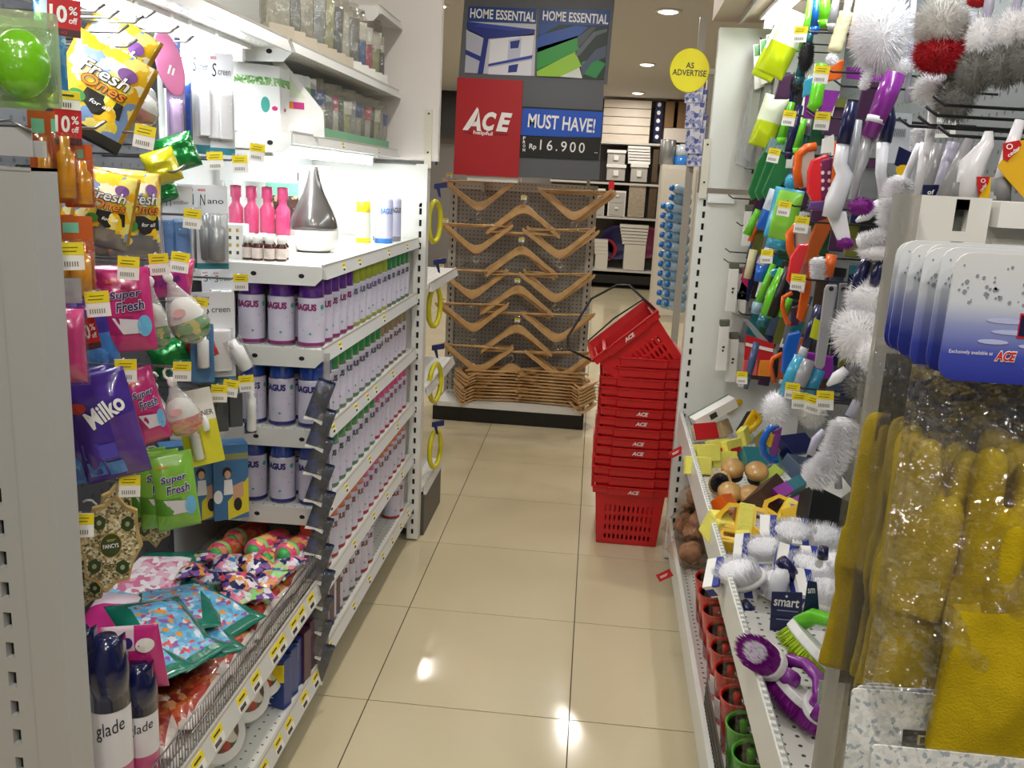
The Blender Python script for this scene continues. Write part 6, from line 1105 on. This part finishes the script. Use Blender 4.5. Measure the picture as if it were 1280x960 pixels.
tool('scouring_pad', 'purple pad behind the flat grey handle', 'pad', .55, [('poly', 'pad', Q(1010, 440, 1042, 446, 1042, 470, 1020, 478, 1008, 468), 7, PUR)])
tool('soap_brush', 'blue hooped brush with purple and yellow bristles over the bin', 'brush', .53, [('tube', 'handle', Q(972, 530, 960, 538, 953, 552, 954, 566, 964, 576, 972, 574), 4.5, BLUP), ('poly', 'bristles', Q(966, 540, 978, 534, 972, 572, 962, 568), 8, PUR), ('poly', 'bristles', Q(964, 544, 970, 540, 964, 560, 959, 558), 9, YELP)])
# near white brushes
tool('toilet_brush', 'white bristle head below the navy handles by the glove packs', 'brush', .50, [('ball', 'bristles', (1088, 372), (32, 27), BW, 900), ('tube', 'handle', Q(1088, 318, 1076, 344, 1068, 366), [6, 9, 5], NVP), ('tube', 'trim', Q(1082, 318, 1064, 368), 2.5, WHP)])
tool('toilet_brush', 'second navy handle right of the first over the white heads', 'brush', .51, [('tube', 'handle', Q(1108, 316, 1098, 340, 1092, 356), [6, 8, 6], NVP)])
tool('toilet_brush', 'largest white bristle head beside the glove packs with white stem', 'brush', .49, [('ball', 'bristles', (1076, 416), (37, 42), BW, 1400), ('tube', 'stem', Q(1122, 352, 1104, 392, 1078, 432), [4, 5, 5], WHP), ('tube', 'scraper', Q(1058, 462, 1046, 472, 1034, 482), [6, 8, 2], WHP)])
tool('toilet_brush', 'white bristle head in front of the glove packs, third down', 'brush', .485, [('ball', 'bristles', (1098, 444), (28, 27), BW, 800), ('ball', 'stem_end', (1104, 404), (5, 5), WHP, 1)])
tool('toilet_brush', 'grey bristle head below the white ones', 'brush', .49, [('ball', 'bristles', (1084, 482), (30, 24), BG, 800)])
tool('bent_brush', 'curved white bristle brush hanging over the bin', 'brush', .50, [('brush', 'bristles', Q(1058, 524, 1050, 556, 1034, 584, 1008, 602), 23, BW, 1500), ('tube', 'handle', Q(1082, 480, 1062, 520), [5, 6], LIL)])
tool('bent_brush', 'lilac oval handle over the bin left of the curved white brush', 'brush', .51, [('tube', 'handle', Q(1030, 538, 1020, 550, 1012, 568), [4, 6, 4], LIL), ('tube', 'stem', Q(1046, 566, 1048, 610), [4, 5], GRYP)])
for k, (x, y, w_) in enumerate(((1021, 278, 'holding the ribbed white brush'), (998, 258, 'holding the lime pouch'), (984, 192, 'holding the leaf packs'), (1016, 350, 'holding the flat bristle brush'), (1009, 486, 'holding the cyan brush'), (1018, 498, 'holding the grey handled brush'), (1040, 503, 'over the bin, left of two tags'), (1052, 497, 'over the bin, right of two tags'), (941, 470, 'holding the sponge pack'), (1048, 148, 'holding the plum sleeve'), (1018, 40, 'holding the teal handle'), (1047, 90, 'holding the orange bristles'), (974, 318, 'holding the pale pack'), (1004, 145, 'holding the navy handle'))): rpeg(x, y, .51, w_)
for k, (x, y) in enumerate(((920, 248), (930, 282), (916, 315), (914, 328), (926, 366), (932, 393), (960, 52), (968, 34), (962, 62))): rpeg(x, y, .6, 'by the white end panel, %s from the top' % nth(k), False)
# ------------------------------------------------------------------ bin contents
BFZ = .592
def inbin(name, label, cat, x, y, z, rot=(0, 0, 0)): return thing(name, label, cat, at(x, y, Z=BFZ+z), tuple(R(a) for a in rot))
t = thing('carton', 'white and green long carton at the far end of the bin', 'box', (.505, 3.36, .69), (0, R(-28), R(20))); MB().box(-.09, .09, -.03, .03, 0, .04).build('box', PAPER, t, bevel=.001); MB().box(-.0905, .0905, .02, .031, -.001, .0405).build('green_side', mat('carton_green', '#5a7a62', .5), t); MB().box(-.03, .0, -.0308, -.03, .008, .03).build('print', INK, t)
def scrub(label, x, y, z, rot, body, br, s=1):
    t = inbin('scrub_brush', label, 'brush', x, y, z, rot); b = MB(); b.box(-.07*s, .07*s, -.025*s, .025*s, .0, .016*s); b.build('body', body, t, bevel=.006*s); b = MB(); b.box(-.065*s, .065*s, -.022*s, .022*s, -.026*s, 0)
    for k in range(150): q = Vector((random.uniform(-.064, .064)*s, random.uniform(-.022, .022)*s, -.02*s)); b.spike(q, q+Vector((0, 0, -.012*s)), .002*s)
    b.build('bristles', br, t); MB().tube([(-.05*s, 0, .012*s), (-.04*s, 0, .045*s), (0, 0, .055*s), (.04*s, 0, .045*s), (.05*s, 0, .012*s)], .01*s, 8, flat=1.4).build('handle', body, t)
scrub('yellow hooped scrub brush with black bristles lying on its side, far in the bin', 916, 506, .09, (65, -38, 25), YELP, BK_); scrub('yellow hooped scrub brush with black bristles behind the first, nearer the pegs', 936, 530, .07, (60, -30, 60), YELP, BK_, .9); scrub('dark hooped brush under the cyan handled brush', 950, 510, .08, (60, -40, 50), YELP, NVP, .9)
for k, (x, y, z, a) in enumerate(((884, 566, .05, 20), (898, 560, .05, 34), (915, 560, .05, 46), (872, 582, .03, 8), (930, 545, .06, 70), (905, 575, .02, 15))):
    t = inbin('sponge', 'pale yellow sponge in the far half of the bin, %s of the group' % nth(k), 'sponge', x, y, z, (70, 0, a)); MB().box(-.045, .045, -.03, .03, -.015, .015).build('sponge_body', PALEY, t, bevel=.004)
    if k in (1, 2): MB().box(-.03, .03, -.0305, .0, -.016, .0165).build('label', RED, t)
t = inbin('sponge', 'beige scouring sponge with red side beside the white carton', 'sponge', 880, 540, .05, (60, 0, 30)); MB().box(-.05, .05, -.03, .03, -.012, .012).build('sponge_body', mat('sponge_beige', '#d8c9a8', .8), t, bevel=.004); MB().box(-.05, .05, -.031, .031, .010, .018).build('label', RED, t)
t = inbin('sponge', 'tan paper pack leaning among the sponges', 'sponge', 905, 535, .05, (60, 0, 60)); MB().box(-.04, .04, -.03, .03, -.014, .014).build('sponge_body', mat('sponge_tan', '#c9b088', .7), t, bevel=.004)
WD_ = mat('wood_brush', '#c79a5a', .35, var=.15, vs=20, coat=.3)
for k, (x, y, z) in enumerate(((916, 588, .075), (946, 592, .075), (912, 618, .03), (938, 622, .03))):
    t = inbin('shoe_brush', 'round wooden brush with dark bristle band in the bin, %s' % ('far left of four', 'far right of four', 'near left of four', 'near right of four')[k], 'brush', x, y, z, (14, -10, 0)); MB().lathe([(.034, -.004), (.037, .004), (.036, .016), (.028, .026), (.001, .03)], 20, sy=1.2).build('wooden_top', WD_, t); b = MB(); b.lathe([(.03, -.024), (.033, -.004)], 20, sy=1.2); b.build('bristles', BK_, t)
t = inbin('shoe_brush', 'wooden round brush lying open with black bristles towards the aisle', 'brush', 900, 604, .045, (60, 0, -25)); MB().lathe([(.001, -.03), (.03, -.026), (.036, -.012), (.037, 0), (.033, .003)], 20, sy=1.1).build('wooden_top', WD_, t); b = MB(); b.fluff((0, 0, 0), (.033, .036, .03), 300, .0016, cond=lambda d: d.z > .1); b.lathe([(.03, .0), (.028, .012), (.001, .014)], 16, sy=1.1); b.build('bristles', BK_, t)
for k, (x, y, z, a) in enumerate(((986, 612, .09, 30), (1006, 628, .08, 24))): t = inbin('sponge_box', 'purple and teal box of sponges under the curved white brush, %s' % ('left one', 'right one')[k], 'box', x, y, z, (30, -20, a)); MB().box(-.05, .05, -.018, .018, -.02, .02).build('box', TEALP, t, bevel=.002); MB().box(-.051, .0, -.0185, .0185, -.0205, .0205).build('purple_end', PUR, t); bars(t, -.025, 0, .03, .015, TXW, 2, -.0195)
t = inbin('sponge_box', 'clear box with lime sponge left of the purple boxes', 'box', 962, 596, .07, (35, -25, 40)); MB().box(-.05, .05, -.03, .03, -.02, .02).build('case', CLR, t); MB().box(-.045, .045, -.02, .02, -.012, .012).build('contents', mat('lime_pale', '#b4c84a', .6), t, bevel=.004)
def holder(label, x, y, z, rot, s=1):
    t = inbin('sponge_holder', label, 'sponge', x, y, z, rot); b = MB()
    for sg in (-1, 1):
        o_ = [(sg*.02*s, -.035*s), (sg*.075*s, -.03*s), (sg*.08*s, -.005*s), (sg*.05*s, .035*s), (sg*.02*s, .038*s)]; i_ = [(sg*.026*s, -.022*s), (sg*.062*s, -.02*s), (sg*.064*s, -.006*s), (sg*.045*s, .024*s), (sg*.026*s, .026*s)]
        for k in range(5): j = (k+1) % 5; b.prism([o_[k], o_[j], i_[j], i_[k]], -.03*s, .03*s)
    b.build('frame', YELP, t); MB().box(-.021*s, .021*s, -.032*s, .032*s, -.036*s, .042*s).build('sponge', PALEY, t, bevel=.004); MB().box(-.07*s, .07*s, -.03*s, .03*s, -.045*s, -.033*s).build('foot', YELP, t, bevel=.003)
holder('yellow clamp holder with pale sponge in the middle of the bin, front one', 930, 650, .07, (-28, 5, -4)); holder('yellow clamp holder behind and right of the front one', 985, 640, .05, (-24, 20, -20), .9); holder('yellow clamp holder lying below the front one', 928, 674, .03, (-60, 0, -10), .8)
t = inbin('sponge', 'pale yellow sponge block at the lip left of the clamp holder', 'sponge', 898, 656, .05, (20, 10, 30)); MB().box(-.03, .03, -.03, .03, -.045, .03).build('sponge_body', PALEY, t, bevel=.006)
def nail(label, x, y, z, rot, s=1):
    t = inbin('hand_brush', label, 'brush', x, y, z, rot); b = MB(); b.lathe([(.048*s, -.012*s), (.052*s, -.004*s), (.05*s, .002*s)], 28, sy=.62); b.build('base', WHITE2, t)
    b = MB(); b.lathe([(.046*s, 0), (.044*s, .028*s), (.03*s, .036*s), (.001, .038*s)], 22, sy=.6); r_ = random.Random(int(x))
    for k in range(520): a = r_.uniform(0, 6.283); q = math.sqrt(r_.random()); p = Vector((.046*s*q*math.cos(a), .028*s*q*math.sin(a), .01*s)); b.spike(p, p+Vector((p.x*.15, p.y*.15, .034*s)), .0019*s)
    b.build('bristles', BW, t); b = MB(); b.box(-.07*s, -.046*s, -.034*s, .034*s, -.01*s, .03*s, 0); b.box(-.0705*s, -.052*s, -.0345*s, .0345*s, -.004*s, .018*s, 1); b.box(-.07*s, -.034*s, -.036*s, .036*s, .026*s, .031*s, 0); b.box(-.048*s, -.0335*s, -.0365*s, .0365*s, .0255*s, .0316*s, 1); b.build('label_sleeve', [PAPER, mat('label_royal', '#1c2f8f', .4)], t)
nail('white hand brush with navy label at the lip, nearest the aisle', 928, 722, .05, (35, -25, -30), 1.15); nail('white hand brush with navy label, second from the aisle', 958, 690, .06, (40, -18, -25), 1.05); nail('white hand brush with navy label at the back, behind the second', 990, 672, .08, (35, -5, -10), 1.15); nail('white hand brush with navy label at the back right', 1026, 676, .08, (35, 0, -5), 1.1); nail('white hand brush partly under the navy handle', 1008, 716, .06, (25, 10, -10), 1.1)
tool('dish_brush', 'white bodied brush with navy teardrop grip on the white hand brushes', 'brush', .47, [('tube', 'body', Q(968, 748, 976, 722, 984, 706), [12, 12, 8], WHP), ('tube', 'grip', Q(976, 700, 986, 712, 992, 722), [8, 9, 9], NVP), ('tube', 'inlay', Q(983, 704, 986, 714), [2, 6], WHP)], Y=1.86)
tool('dish_brush', 'navy grip with white ring leaning at the bin lip', 'brush', .40, [('tube', 'grip', Q(928, 754, 936, 764, 946, 780), [8, 9, 7], NVP), ('ell', 'ring', (939, 772), (4, 4), 9, WHP)], Y=1.72)
tool('dish_brush', 'navy grip with white end at the right of the hand brushes', 'brush', .47, [('tube', 'grip', Q(1030, 684, 1028, 698), [6, 7], NVP), ('ell', 'ring', (1024, 704), (5, 7), 6, WHP)], Y=1.86)
SMN = mat('card_smart', '#182252', .4, var=.06)
tool('brush_card', 'navy card with white name standing in the bin', 'card', .44, [('poly', 'card', Q(965, 740, 1003, 741, 1001, 798, 962, 792), 2, SMN), ('text', 'smart', (983, 753), 31, 11, TXW, -1), ('text', '~1', (984, 763), 26, 3, mat('text_grey', '#8a90b0'), 0), ('text', '~1', (984, 774), 28, 3, MATS['text_grey'], 0), ('ell', 'dot', (983, 745), (1.5, 1.5), 1, TXW)], Y=1.70)
tool('brush_card', 'second navy card tilted behind the standing one', 'card', .46, [('poly', 'card', Q(1010, 726, 1021, 728, 1024, 765, 1026, 778, 1004, 768), 2, SMN), ('text', 'sm', (1014, 738), 9, 7, TXW, 8)], Y=1.74)
def iron(label, x, y, z, rot, body, br, center=None, s=1):
    t = inbin('scrub_brush', label, 'brush', x, y, z, rot); sh = [(1, 0)]
    def oval(rx_, ry_, n=28): return [(rx_*math.cos(2*math.pi*k/n)*(1+.12*math.cos(2*math.pi*k/n)), ry_*math.sin(2*math.pi*k/n)) for k in range(n)]
    b = MB(); b.prism(oval(.062*s, .034*s), -.008*s, .008*s); b.build('base', WHITE2, t, (0, 0, 0), (R(-90), 0, 0), bevel=.003*s)
    b = MB(); r_ = random.Random(int(x)); b.prism(oval(.056*s, .029*s), .006*s, .024*s)
    for k in range(900):
        a = r_.uniform(0, 6.283); q = math.sqrt(r_.random()); p = Vector((.058*s*q*math.cos(a)*(1+.12*math.cos(a)), .01*s, .03*s*q*math.sin(a))); b.spike(p, p+Vector((p.x*.12, .026*s, p.z*.12)), .0021*s, 1 if (center and q < .6) else 0)
    b.build('bristles', [br, center or br], t, (0, 0, 0), (R(-90), 0, 0))
    b = MB(); b.tube([(-.058*s, 0, .006*s), (-.055*s, 0, .03*s), (-.03*s, 0, .05*s), (.01*s, 0, .052*s), (.045*s, 0, .035*s), (.058*s, 0, .006*s)], [.012*s, .013*s, .012*s, .012*s, .013*s, .012*s], 10, flat=1.3); b.build('handle', body, t); return t
iron('purple scrub brush turned bristles out with white centre, at the lip', 958, 826, .075, (128, 8, 110), PUR, BP, BW, 1.0)
iron('lime green scrub brush with hooped handle and yellow green bristles', 1020, 812, .10, (38, -10, 112), LIMEP, BL, None, 1.2)
iron('purple scrub brush with hooped handle beside the purple bristle one', 992, 862, .045, (30, -8, 112), PUR, BP, None, 1.0); iron('purple scrub brush lowest in the bin behind the barcode card', 1024, 884, .04, (20, 0, 70), PUR, BP, None, .9)
tool('info_card', 'small grey barcode card in front of the lime scrub brush', 'card', .44, [('poly', 'card', Q(1024, 850, 1048, 853, 1044, 887, 1021, 884), 1, mat('card_grey2', '#a9aea6', .5)), ('text', '||||||||||', (1034, 869), 13, 17, INK, -4), ('ell', 'hole', (1036, 855), (1.2, 1.2), 1, DARK)], Y=1.42)
# base shelf: bagged natural sponges, cups in film
TANB = mat('loofah', '#b88a68', .8, var=.3, vs=30, bump=.4, bs=60)
for k, (x, y, z) in enumerate(((862, 596, .12), (856, 618, .09), (866, 632, .1), (858, 655, .07), (870, 665, .09), (864, 690, .06), (872, 620, .16), (876, 650, .14))):
    P = at(x, y, Z=.14+z); t = thing('sponge_bag', 'natural tan sponge in a clear bag on the base shelf, %s of the heap' % nth(k), 'sponge', P, (R(20*k), 0, R(40*k))); b = MB(); b.ball((0, 0, 0), (.05, .04, .045), 14, 10); b.v = [tuple(Vector(v)*(1+.25*noise.noise(Vector(v)*45+Vector((k, 0, 0))))) for v in b.v]; b.build('sponge_body', TANB, t); b = MB(); b.pillow(.15, .16, .11, 10, 12, wr=.5, seed=k, M=Matrix.Translation((0, 0, .08))); b.build('bag', clear('bag_film', '#fbf6f0', .03, .1, .5, 35, fr=.16), t)
CUPR = mat('cup_red', '#c81a14', .25, coat=.5); CUPG = mat('cup_green', '#45a81e', .25, coat=.5); CUPI = mat('cup_inside', '#1a1210', .2, coat=.6)
for k, (x, y, m) in enumerate(((880, 719, 0), (890, 738, 0), (895, 760, 0), (900, 784, 0), (907, 806, 0), (914, 833, 0), (923, 866, 0), (932, 900, 1), (937, 936, 1), (943, 974, 1))):
    P = at(x, y, Z=.30); nm = 'red' if m == 0 else 'green'; t = thing('brush_holder', '%s cup shaped holder in clear film on the base shelf, %s from the far end' % (nm, nth(k)), 'holder', (rx(.075, P.y).x, P.y, .142), (R(8), R(-6), 0)); M_ = [CUPR, CUPG][m]
    b = MB(); b.lathe([(.037, 0), (.040, .004), (.043, .165), (.0435, .168), (.039, .168), (.037, .16), (.033, .135), (.001, .13)], 26, [0, 0, 0, 0, 0, 1, 1]); b.build('cup', [M_, CUPI], t); MB().tube([(0, 0, .129), (0, 0, .172)], .010, 10).build('stem', M_, t)
    b = MB(); b.pillow(.09, .12, .07, 10, 12, wr=.35, seed=k, M=Matrix.Translation((.01, .01, .29))); b.build('film', MATS['bag_film'], t)
    if k in (4, 5): MB().box(-.014, .014, -.0465, -.045, .03, .09).build('label', PAPER, t, rot=(0, 0, R(-50)))

# fillers: packs further back on the far pegs, more goods in the heap
rnd = random.Random(23)
FC = [('black', BLACK), ('dark green', GL('fill_green', '#1f4a2c')), ('navy', NVP), ('teal', TEALP), ('plum', PLUM), ('grey', GREYP), ('brown', mat('fill_brown', '#4a3424', .5)), ('olive', GL('fill_olive', '#6a6a2a')), ('white', PAPER), ('slate', GL('fill_slate', '#44546a'))]
k = 0
for row, yy in enumerate((96, 158, 214, 268, 322, 372, 424)):
    for j in range(7):
        x = 950+11*j+rnd.uniform(-3, 3)-(6 if row > 3 else 0); y = yy+rnd.uniform(-8, 8); h = rnd.uniform(46, 66); nm, m = FC[(row*3+j*7+j) % 10]; s = rnd.uniform(6, 10)
        tool('backing_pack', '%s hanging pack deep on the far pegs, row %s, place %s' % (nm, nth(row), nth(j)), 'pack', None, [('poly', 'card', Q(x-s, y, x+s, y+2, x+s-14, y+h, x-s-14, y+h-2), 4, m), ('poly', 'header', Q(x-s, y, x+s, y+2, x+s-4, y+13, x-s-4, y+11), 2, FC[(row+j*3) % 10][1], 5)], Y=3.5-.016*j)
for row, yy in enumerate((120, 190, 262, 330, 400, 452)):
    for j in range(4):
        x = 1030+20*j+rnd.uniform(-4, 4); y = yy+rnd.uniform(-10, 10); h = rnd.uniform(46, 64); nm, m = FC[(row*5+j*3+1) % 10]; s = rnd.uniform(8, 12)
        tool('backing_pack', '%s hanging pack deep on the near pegs, row %s, place %s' % (nm, nth(row), nth(j)), 'pack', .68+.02*(j % 2), [('poly', 'card', Q(x-s, y, x+s, y+2, x+s-8, y+h, x-s-8, y+h-2), 4, m), ('poly', 'header', Q(x-s, y, x+s, y+2, x+s-2, y+13, x-s-2, y+11), 2, FC[(row+j*3+4) % 10][1], 5)])
for k, (x, y, z, nm, m, sz) in enumerate(((968, 560, .05, 'olive', 'fill_olive', (.05, .03, .02)), (995, 560, .06, 'navy', 'plastic_navy', (.05, .035, .02)), (960, 622, .05, 'brown', 'fill_brown', (.05, .03, .03)), (1010, 590, .05, 'slate', 'fill_slate', (.06, .04, .02)), (1030, 610, .06, 'white', 'paper_white', (.05, .04, .02)), (985, 625, .03, 'dark green', 'fill_green', (.06, .03, .02)), (1035, 645, .08, 'black', 'black_plastic', (.06, .04, .025)), (1010, 650, .05, 'yellow', 'plastic_yellow', (.05, .03, .03)), (905, 632, .03, 'orange', 'plastic_orange', (.03, .02, .02)), (950, 575, .03, 'teal', 'plastic_teal', (.05, .03, .02)))):
    t = inbin('boxed_brush', '%s boxed brush in the middle of the bin heap, behind the clamp holders' % nm, 'box', x, y, z, (rnd.uniform(20, 50), rnd.uniform(-25, 25), rnd.uniform(0, 60))); sz = tuple(1.3*q for q in sz); MB().box(-sz[0], sz[0], -sz[1], sz[1], -sz[2], sz[2]).build('box', MATS[m], t, bevel=.002); MB().box(-sz[0]*.6, sz[0]*.2, -sz[1]-.0008, -sz[1], -sz[2]*.6, sz[2]*.6).build('label', PAPER if k % 2 else YELP, t)
nail('white hand brush at the right behind the navy name cards', 1040, 712, .06, (30, 0, 0), 1.1); nail('white hand brush low under the navy card', 975, 735, .03, (20, -10, -20), 1.1); nail('white hand brush by the foot of the tilted navy card', 1030, 745, .05, (25, 8, 5), 1.1)
# ------------------------------------------------------------------ glove packs on the end frame
YF_ = mat('glove_yellow', '#b39b10', .95, var=.16, vs=40, bump=.22, bs=500, spec=.2)
def card_mat():
    m = bpy.data.materials.new('header_print'); m.use_nodes = True; nt = m.node_tree; L = nt.links; b = nt.nodes['Principled BSDF']; b.inputs['Roughness'].default_value = .35
    tc = nt.nodes.new('ShaderNodeTexCoord'); sp = nt.nodes.new('ShaderNodeSeparateXYZ'); L.new(tc.outputs['Object'], sp.inputs[0]); mr = nt.nodes.new('ShaderNodeMapRange'); mr.inputs[1].default_value = 0; mr.inputs[2].default_value = -.095; L.new(sp.outputs[2], mr.inputs[0])
    r = nt.nodes.new('ShaderNodeValToRGB'); e = r.color_ramp.elements
    for p, h in ((0, '#d9dcdc'), (.38, '#ccd2da'), (.55, '#8f98c6'), (.78, '#3f4cab'), (1, '#27308f')):
        q = e[0] if p == 0 else e[-1] if p == 1 else e.new(p); q.position = p; q.color = (*srgb(h), 1)
    L.new(mr.outputs[0], r.inputs[0]); L.new(r.outputs[0], b.inputs['Base Color']); return m
HC = card_mat(); DROP = mat('drop_print', '#8a939c', .4); GLF = clear('glove_film', '#ffffff', .008, .08, .8, 26, veil=.016, fr=.07, bd=.05); GLFF = clear('glove_film_front', '#ffffff', .10, .05, 1.0, 24, veil=.015, fr=.3, bd=.09)
def glove_mesh():
    b = MB(); sx = 1
    for x, zt, r in ((.020, -.150, .0125), (.053, -.158, .0138), (.086, -.145, .0138), (.116, -.16, .0125)):
        b.tube([(x, 0, -.30), (x+.001, -.001, -.24), (x-.001, -.003, zt-.012), (x-.001, -.003, zt-.004), (x-.001, -.003, zt)], [r*1.05, r*1.08, r, r*.8, r*.3], 12)
    b.tube([(.036, -.012, -.30), (.037, -.016, -.24), (.038, -.017, -.205), (.038, -.017, -.192)], [.012, .0125, .0115, .004], 12)
    b.lathe([(.02, -.225), (.052, -.245), (.066, -.265), (.067, -.30), (.062, -.325), (.063, -.36), (.066, -.405)], 28, sy=.2, M=Matrix.Translation((.07, 0, 0)))
    return b
g0 = glove_mesh().build('glove', YF_); m = g0.modifiers.new('knit', 'REMESH'); m.mode = 'VOXEL'; m.voxel_size = .0026; m.use_smooth_shade = True
s_ = g0.modifiers.new('soft', 'SMOOTH'); s_.factor = .5; s_.iterations = 6
dg = bpy.context.evaluated_depsgraph_get(); GM = bpy.data.meshes.new_from_object(g0.evaluated_get(dg)); bpy.data.objects.remove(g0)
for p in GM.polygons: p.use_smooth = True
GM.materials.clear(); GM.materials.append(YF_)
def cuff():
    b = MB(); n = 14; vs = []; N = 24
    for j in range(n+1):
        z = -.272-.132*j/n
        for k in range(N):
            a = 2*math.pi*k/N; wob = .0022*math.sin(5*a+j*.5)+.0015*noise.noise(Vector((math.cos(a)*3, math.sin(a)*3, z*30)))
            x = .072+(.062+.003*j/n)*max(-1, min(1, 1.12*math.cos(a))); y = -.022+(.009+.004*math.sin(math.pi*j/n)+wob)*math.copysign(abs(math.sin(a))**.6, math.sin(a)); vs.append((x, y, z+(.006*math.cos(a) if j == 0 else 0)))
    b.add(vs, [(j*N+(k+1) % N, j*N+k, (j+1)*N+k, (j+1)*N+(k+1) % N) for j in range(n) for k in range(N)], 0, True); b.add(vs[-N:], [list(range(N))], 0)
    top = [(x*.94+.072*.06, y*.5-.011, z-.012) for x, y, z in vs[:N]]; b.add(vs[:N]+top, [(k, (k+1) % N, N+(k+1) % N, N+k) for k in range(N)]+[list(range(N, 2*N))], [0]*N+[1], True); return b
LININ = mat('glove_lining', '#d8c49a', .9)
def header(t, z0=0, full=True):
    h = MB().prism(rrect(.19, .094, .012), -.001, .001).build('header_card', HC, t, (.095, -.028, z0))
    rnd = random.Random(5); b = MB()
    for k in range(130): x, z, r = rnd.uniform(-.09, .09), -rnd.uniform(.008, .036), rnd.uniform(.0005, .0017); b.prism(ell(x, z, r, r*1.1, 8), -.0014, -.001)
    b.build('droplets', DROP, h)
    if full:
        txt('Exclusively available at', .031, .0036, PAPER, h, (-.0742, -.0016, -.0725), .0); txt('ACE', .0155, .0085, PAPER, h, (-.0495, -.0015, -.0735), .09, .2); txt('ACE', .0145, .007, mat('logo_red', '#c8202a', .4), h, (-.0495, -.0019, -.0735), .03, .2)
        MB().box(-.0435, .03, -.0018, -.001, -.058, -.043).build('brand_plate', mat('plate_navy', '#1a1640', .4), h); MB().box(-.0442, .031, -.0016, -.001, -.0595, -.0415).build('plate_edge', RED, h)
        txt('Duracare', .1, .021, PAPER, h, (.0145, -.002, -.0725), .06, .3); txt('Duracare', .098, .019, MATS['logo_red'], h, (.0145, -.0024, -.0725), .01, .3)
        b = MB()
        for x, z, w_ in ((-.052, -.048, .03), (-.045, -.056, .035), (-.06, -.0635, .022), (-.03, -.0655, .024)): b.prism(ell(x, z, w_*.5, .0018, 12), -.0014, -.001)
        b.build('splash', mat('splash_pale', '#b4bce0', .4), h)
    return h
for k in range(7):
    Y = .70+.021*k; P = Vector((.259-.003*(k % 3), Y, at(1180, 311, Y=.70).z+.002*(k % 2)))
    t = thing('glove_pack', ('yellow fabric gloves with folded cuff in a clear bag, nearest pack at the right edge', 'yellow glove pack directly behind the nearest one', 'yellow glove pack, third from the front of the hook', 'yellow glove pack, fourth from the front of the hook', 'yellow glove pack, fifth from the front of the hook', 'yellow glove pack, sixth from the front of the hook', 'yellow glove pack at the back of the hook against the end frame')[k], 'gloves', P, (0, 0, R((0, 2, -2, 3, 0, 4, -2)[k])), 'glove packs on the end frame')
    header(t, 0, k == 0)
    g = bpy.data.objects.new('glove', GM); COL.objects.link(g); g.parent = t; g.location = (.042 if k == 0 else .004+.006*math.sin(k*2.3), 0, -.004*(k % 2)); g.rotation_euler = (0, R((0, 1, -1, 1, 0, 2, 1)[k]), 0)
    if k == 0: cuff().build('cuff', [YF_, LININ], t, (.034, 0, 0))
    b = MB(); b.pillow(.20, .345, .05, 16, 24, wr=.6, seed=k*3+1, flange=.02, M=Matrix.Translation((.09, -.004, -.088))); b.build('bag', GLFF if k == 0 else GLF, t)
SPK = pat('speckle_card', ['#c9ccc8', '#d4d6d2', '#c2c6c4', '#d9dad6', '#9aa4ac', '#ced0cc'], 260, rough=.5, bump=0, coat=0)
for k in range(4):
    Y = (.64, .694, .704, .712)[k]; P = Vector((at((1098, 1062, 1068, 1078)[k], 880, Y=Y).x, Y, at(1150, (936, 868, 864, 860)[k], Y=Y).z))
    t = thing('glove_pack', 'speckled white header card at the lower right, %s' % ('frontmost with blank top', 'second with dark and red strip', 'third behind the strip', 'rearmost')[k], 'gloves', P, (R(-6), 0, R(2*k)), 'lower packs on the end frame')
    MB().prism(rrect(.22, .09, .004), -.001, .001).build('header_card', SPK, t, (.11, 0, 0))
    if k == 1: b = MB(); b.box(.045, .10, -.0016, -.001, -.048, -.032, 0); b.box(.10, .135, -.0016, -.001, -.048, -.032, 1); b.build('strip', [BLACK, RED], t); txt('Duracare', .062, .009, mat('gold_text', '#b9a85a'), t, (.088, -.0022, -.04), .02)
    b = MB(); b.pillow(.22, .3, .03, 12, 14, wr=.4, seed=k+60, M=Matrix.Translation((.11, .004, -.0))); b.build('bag', GLF, t)
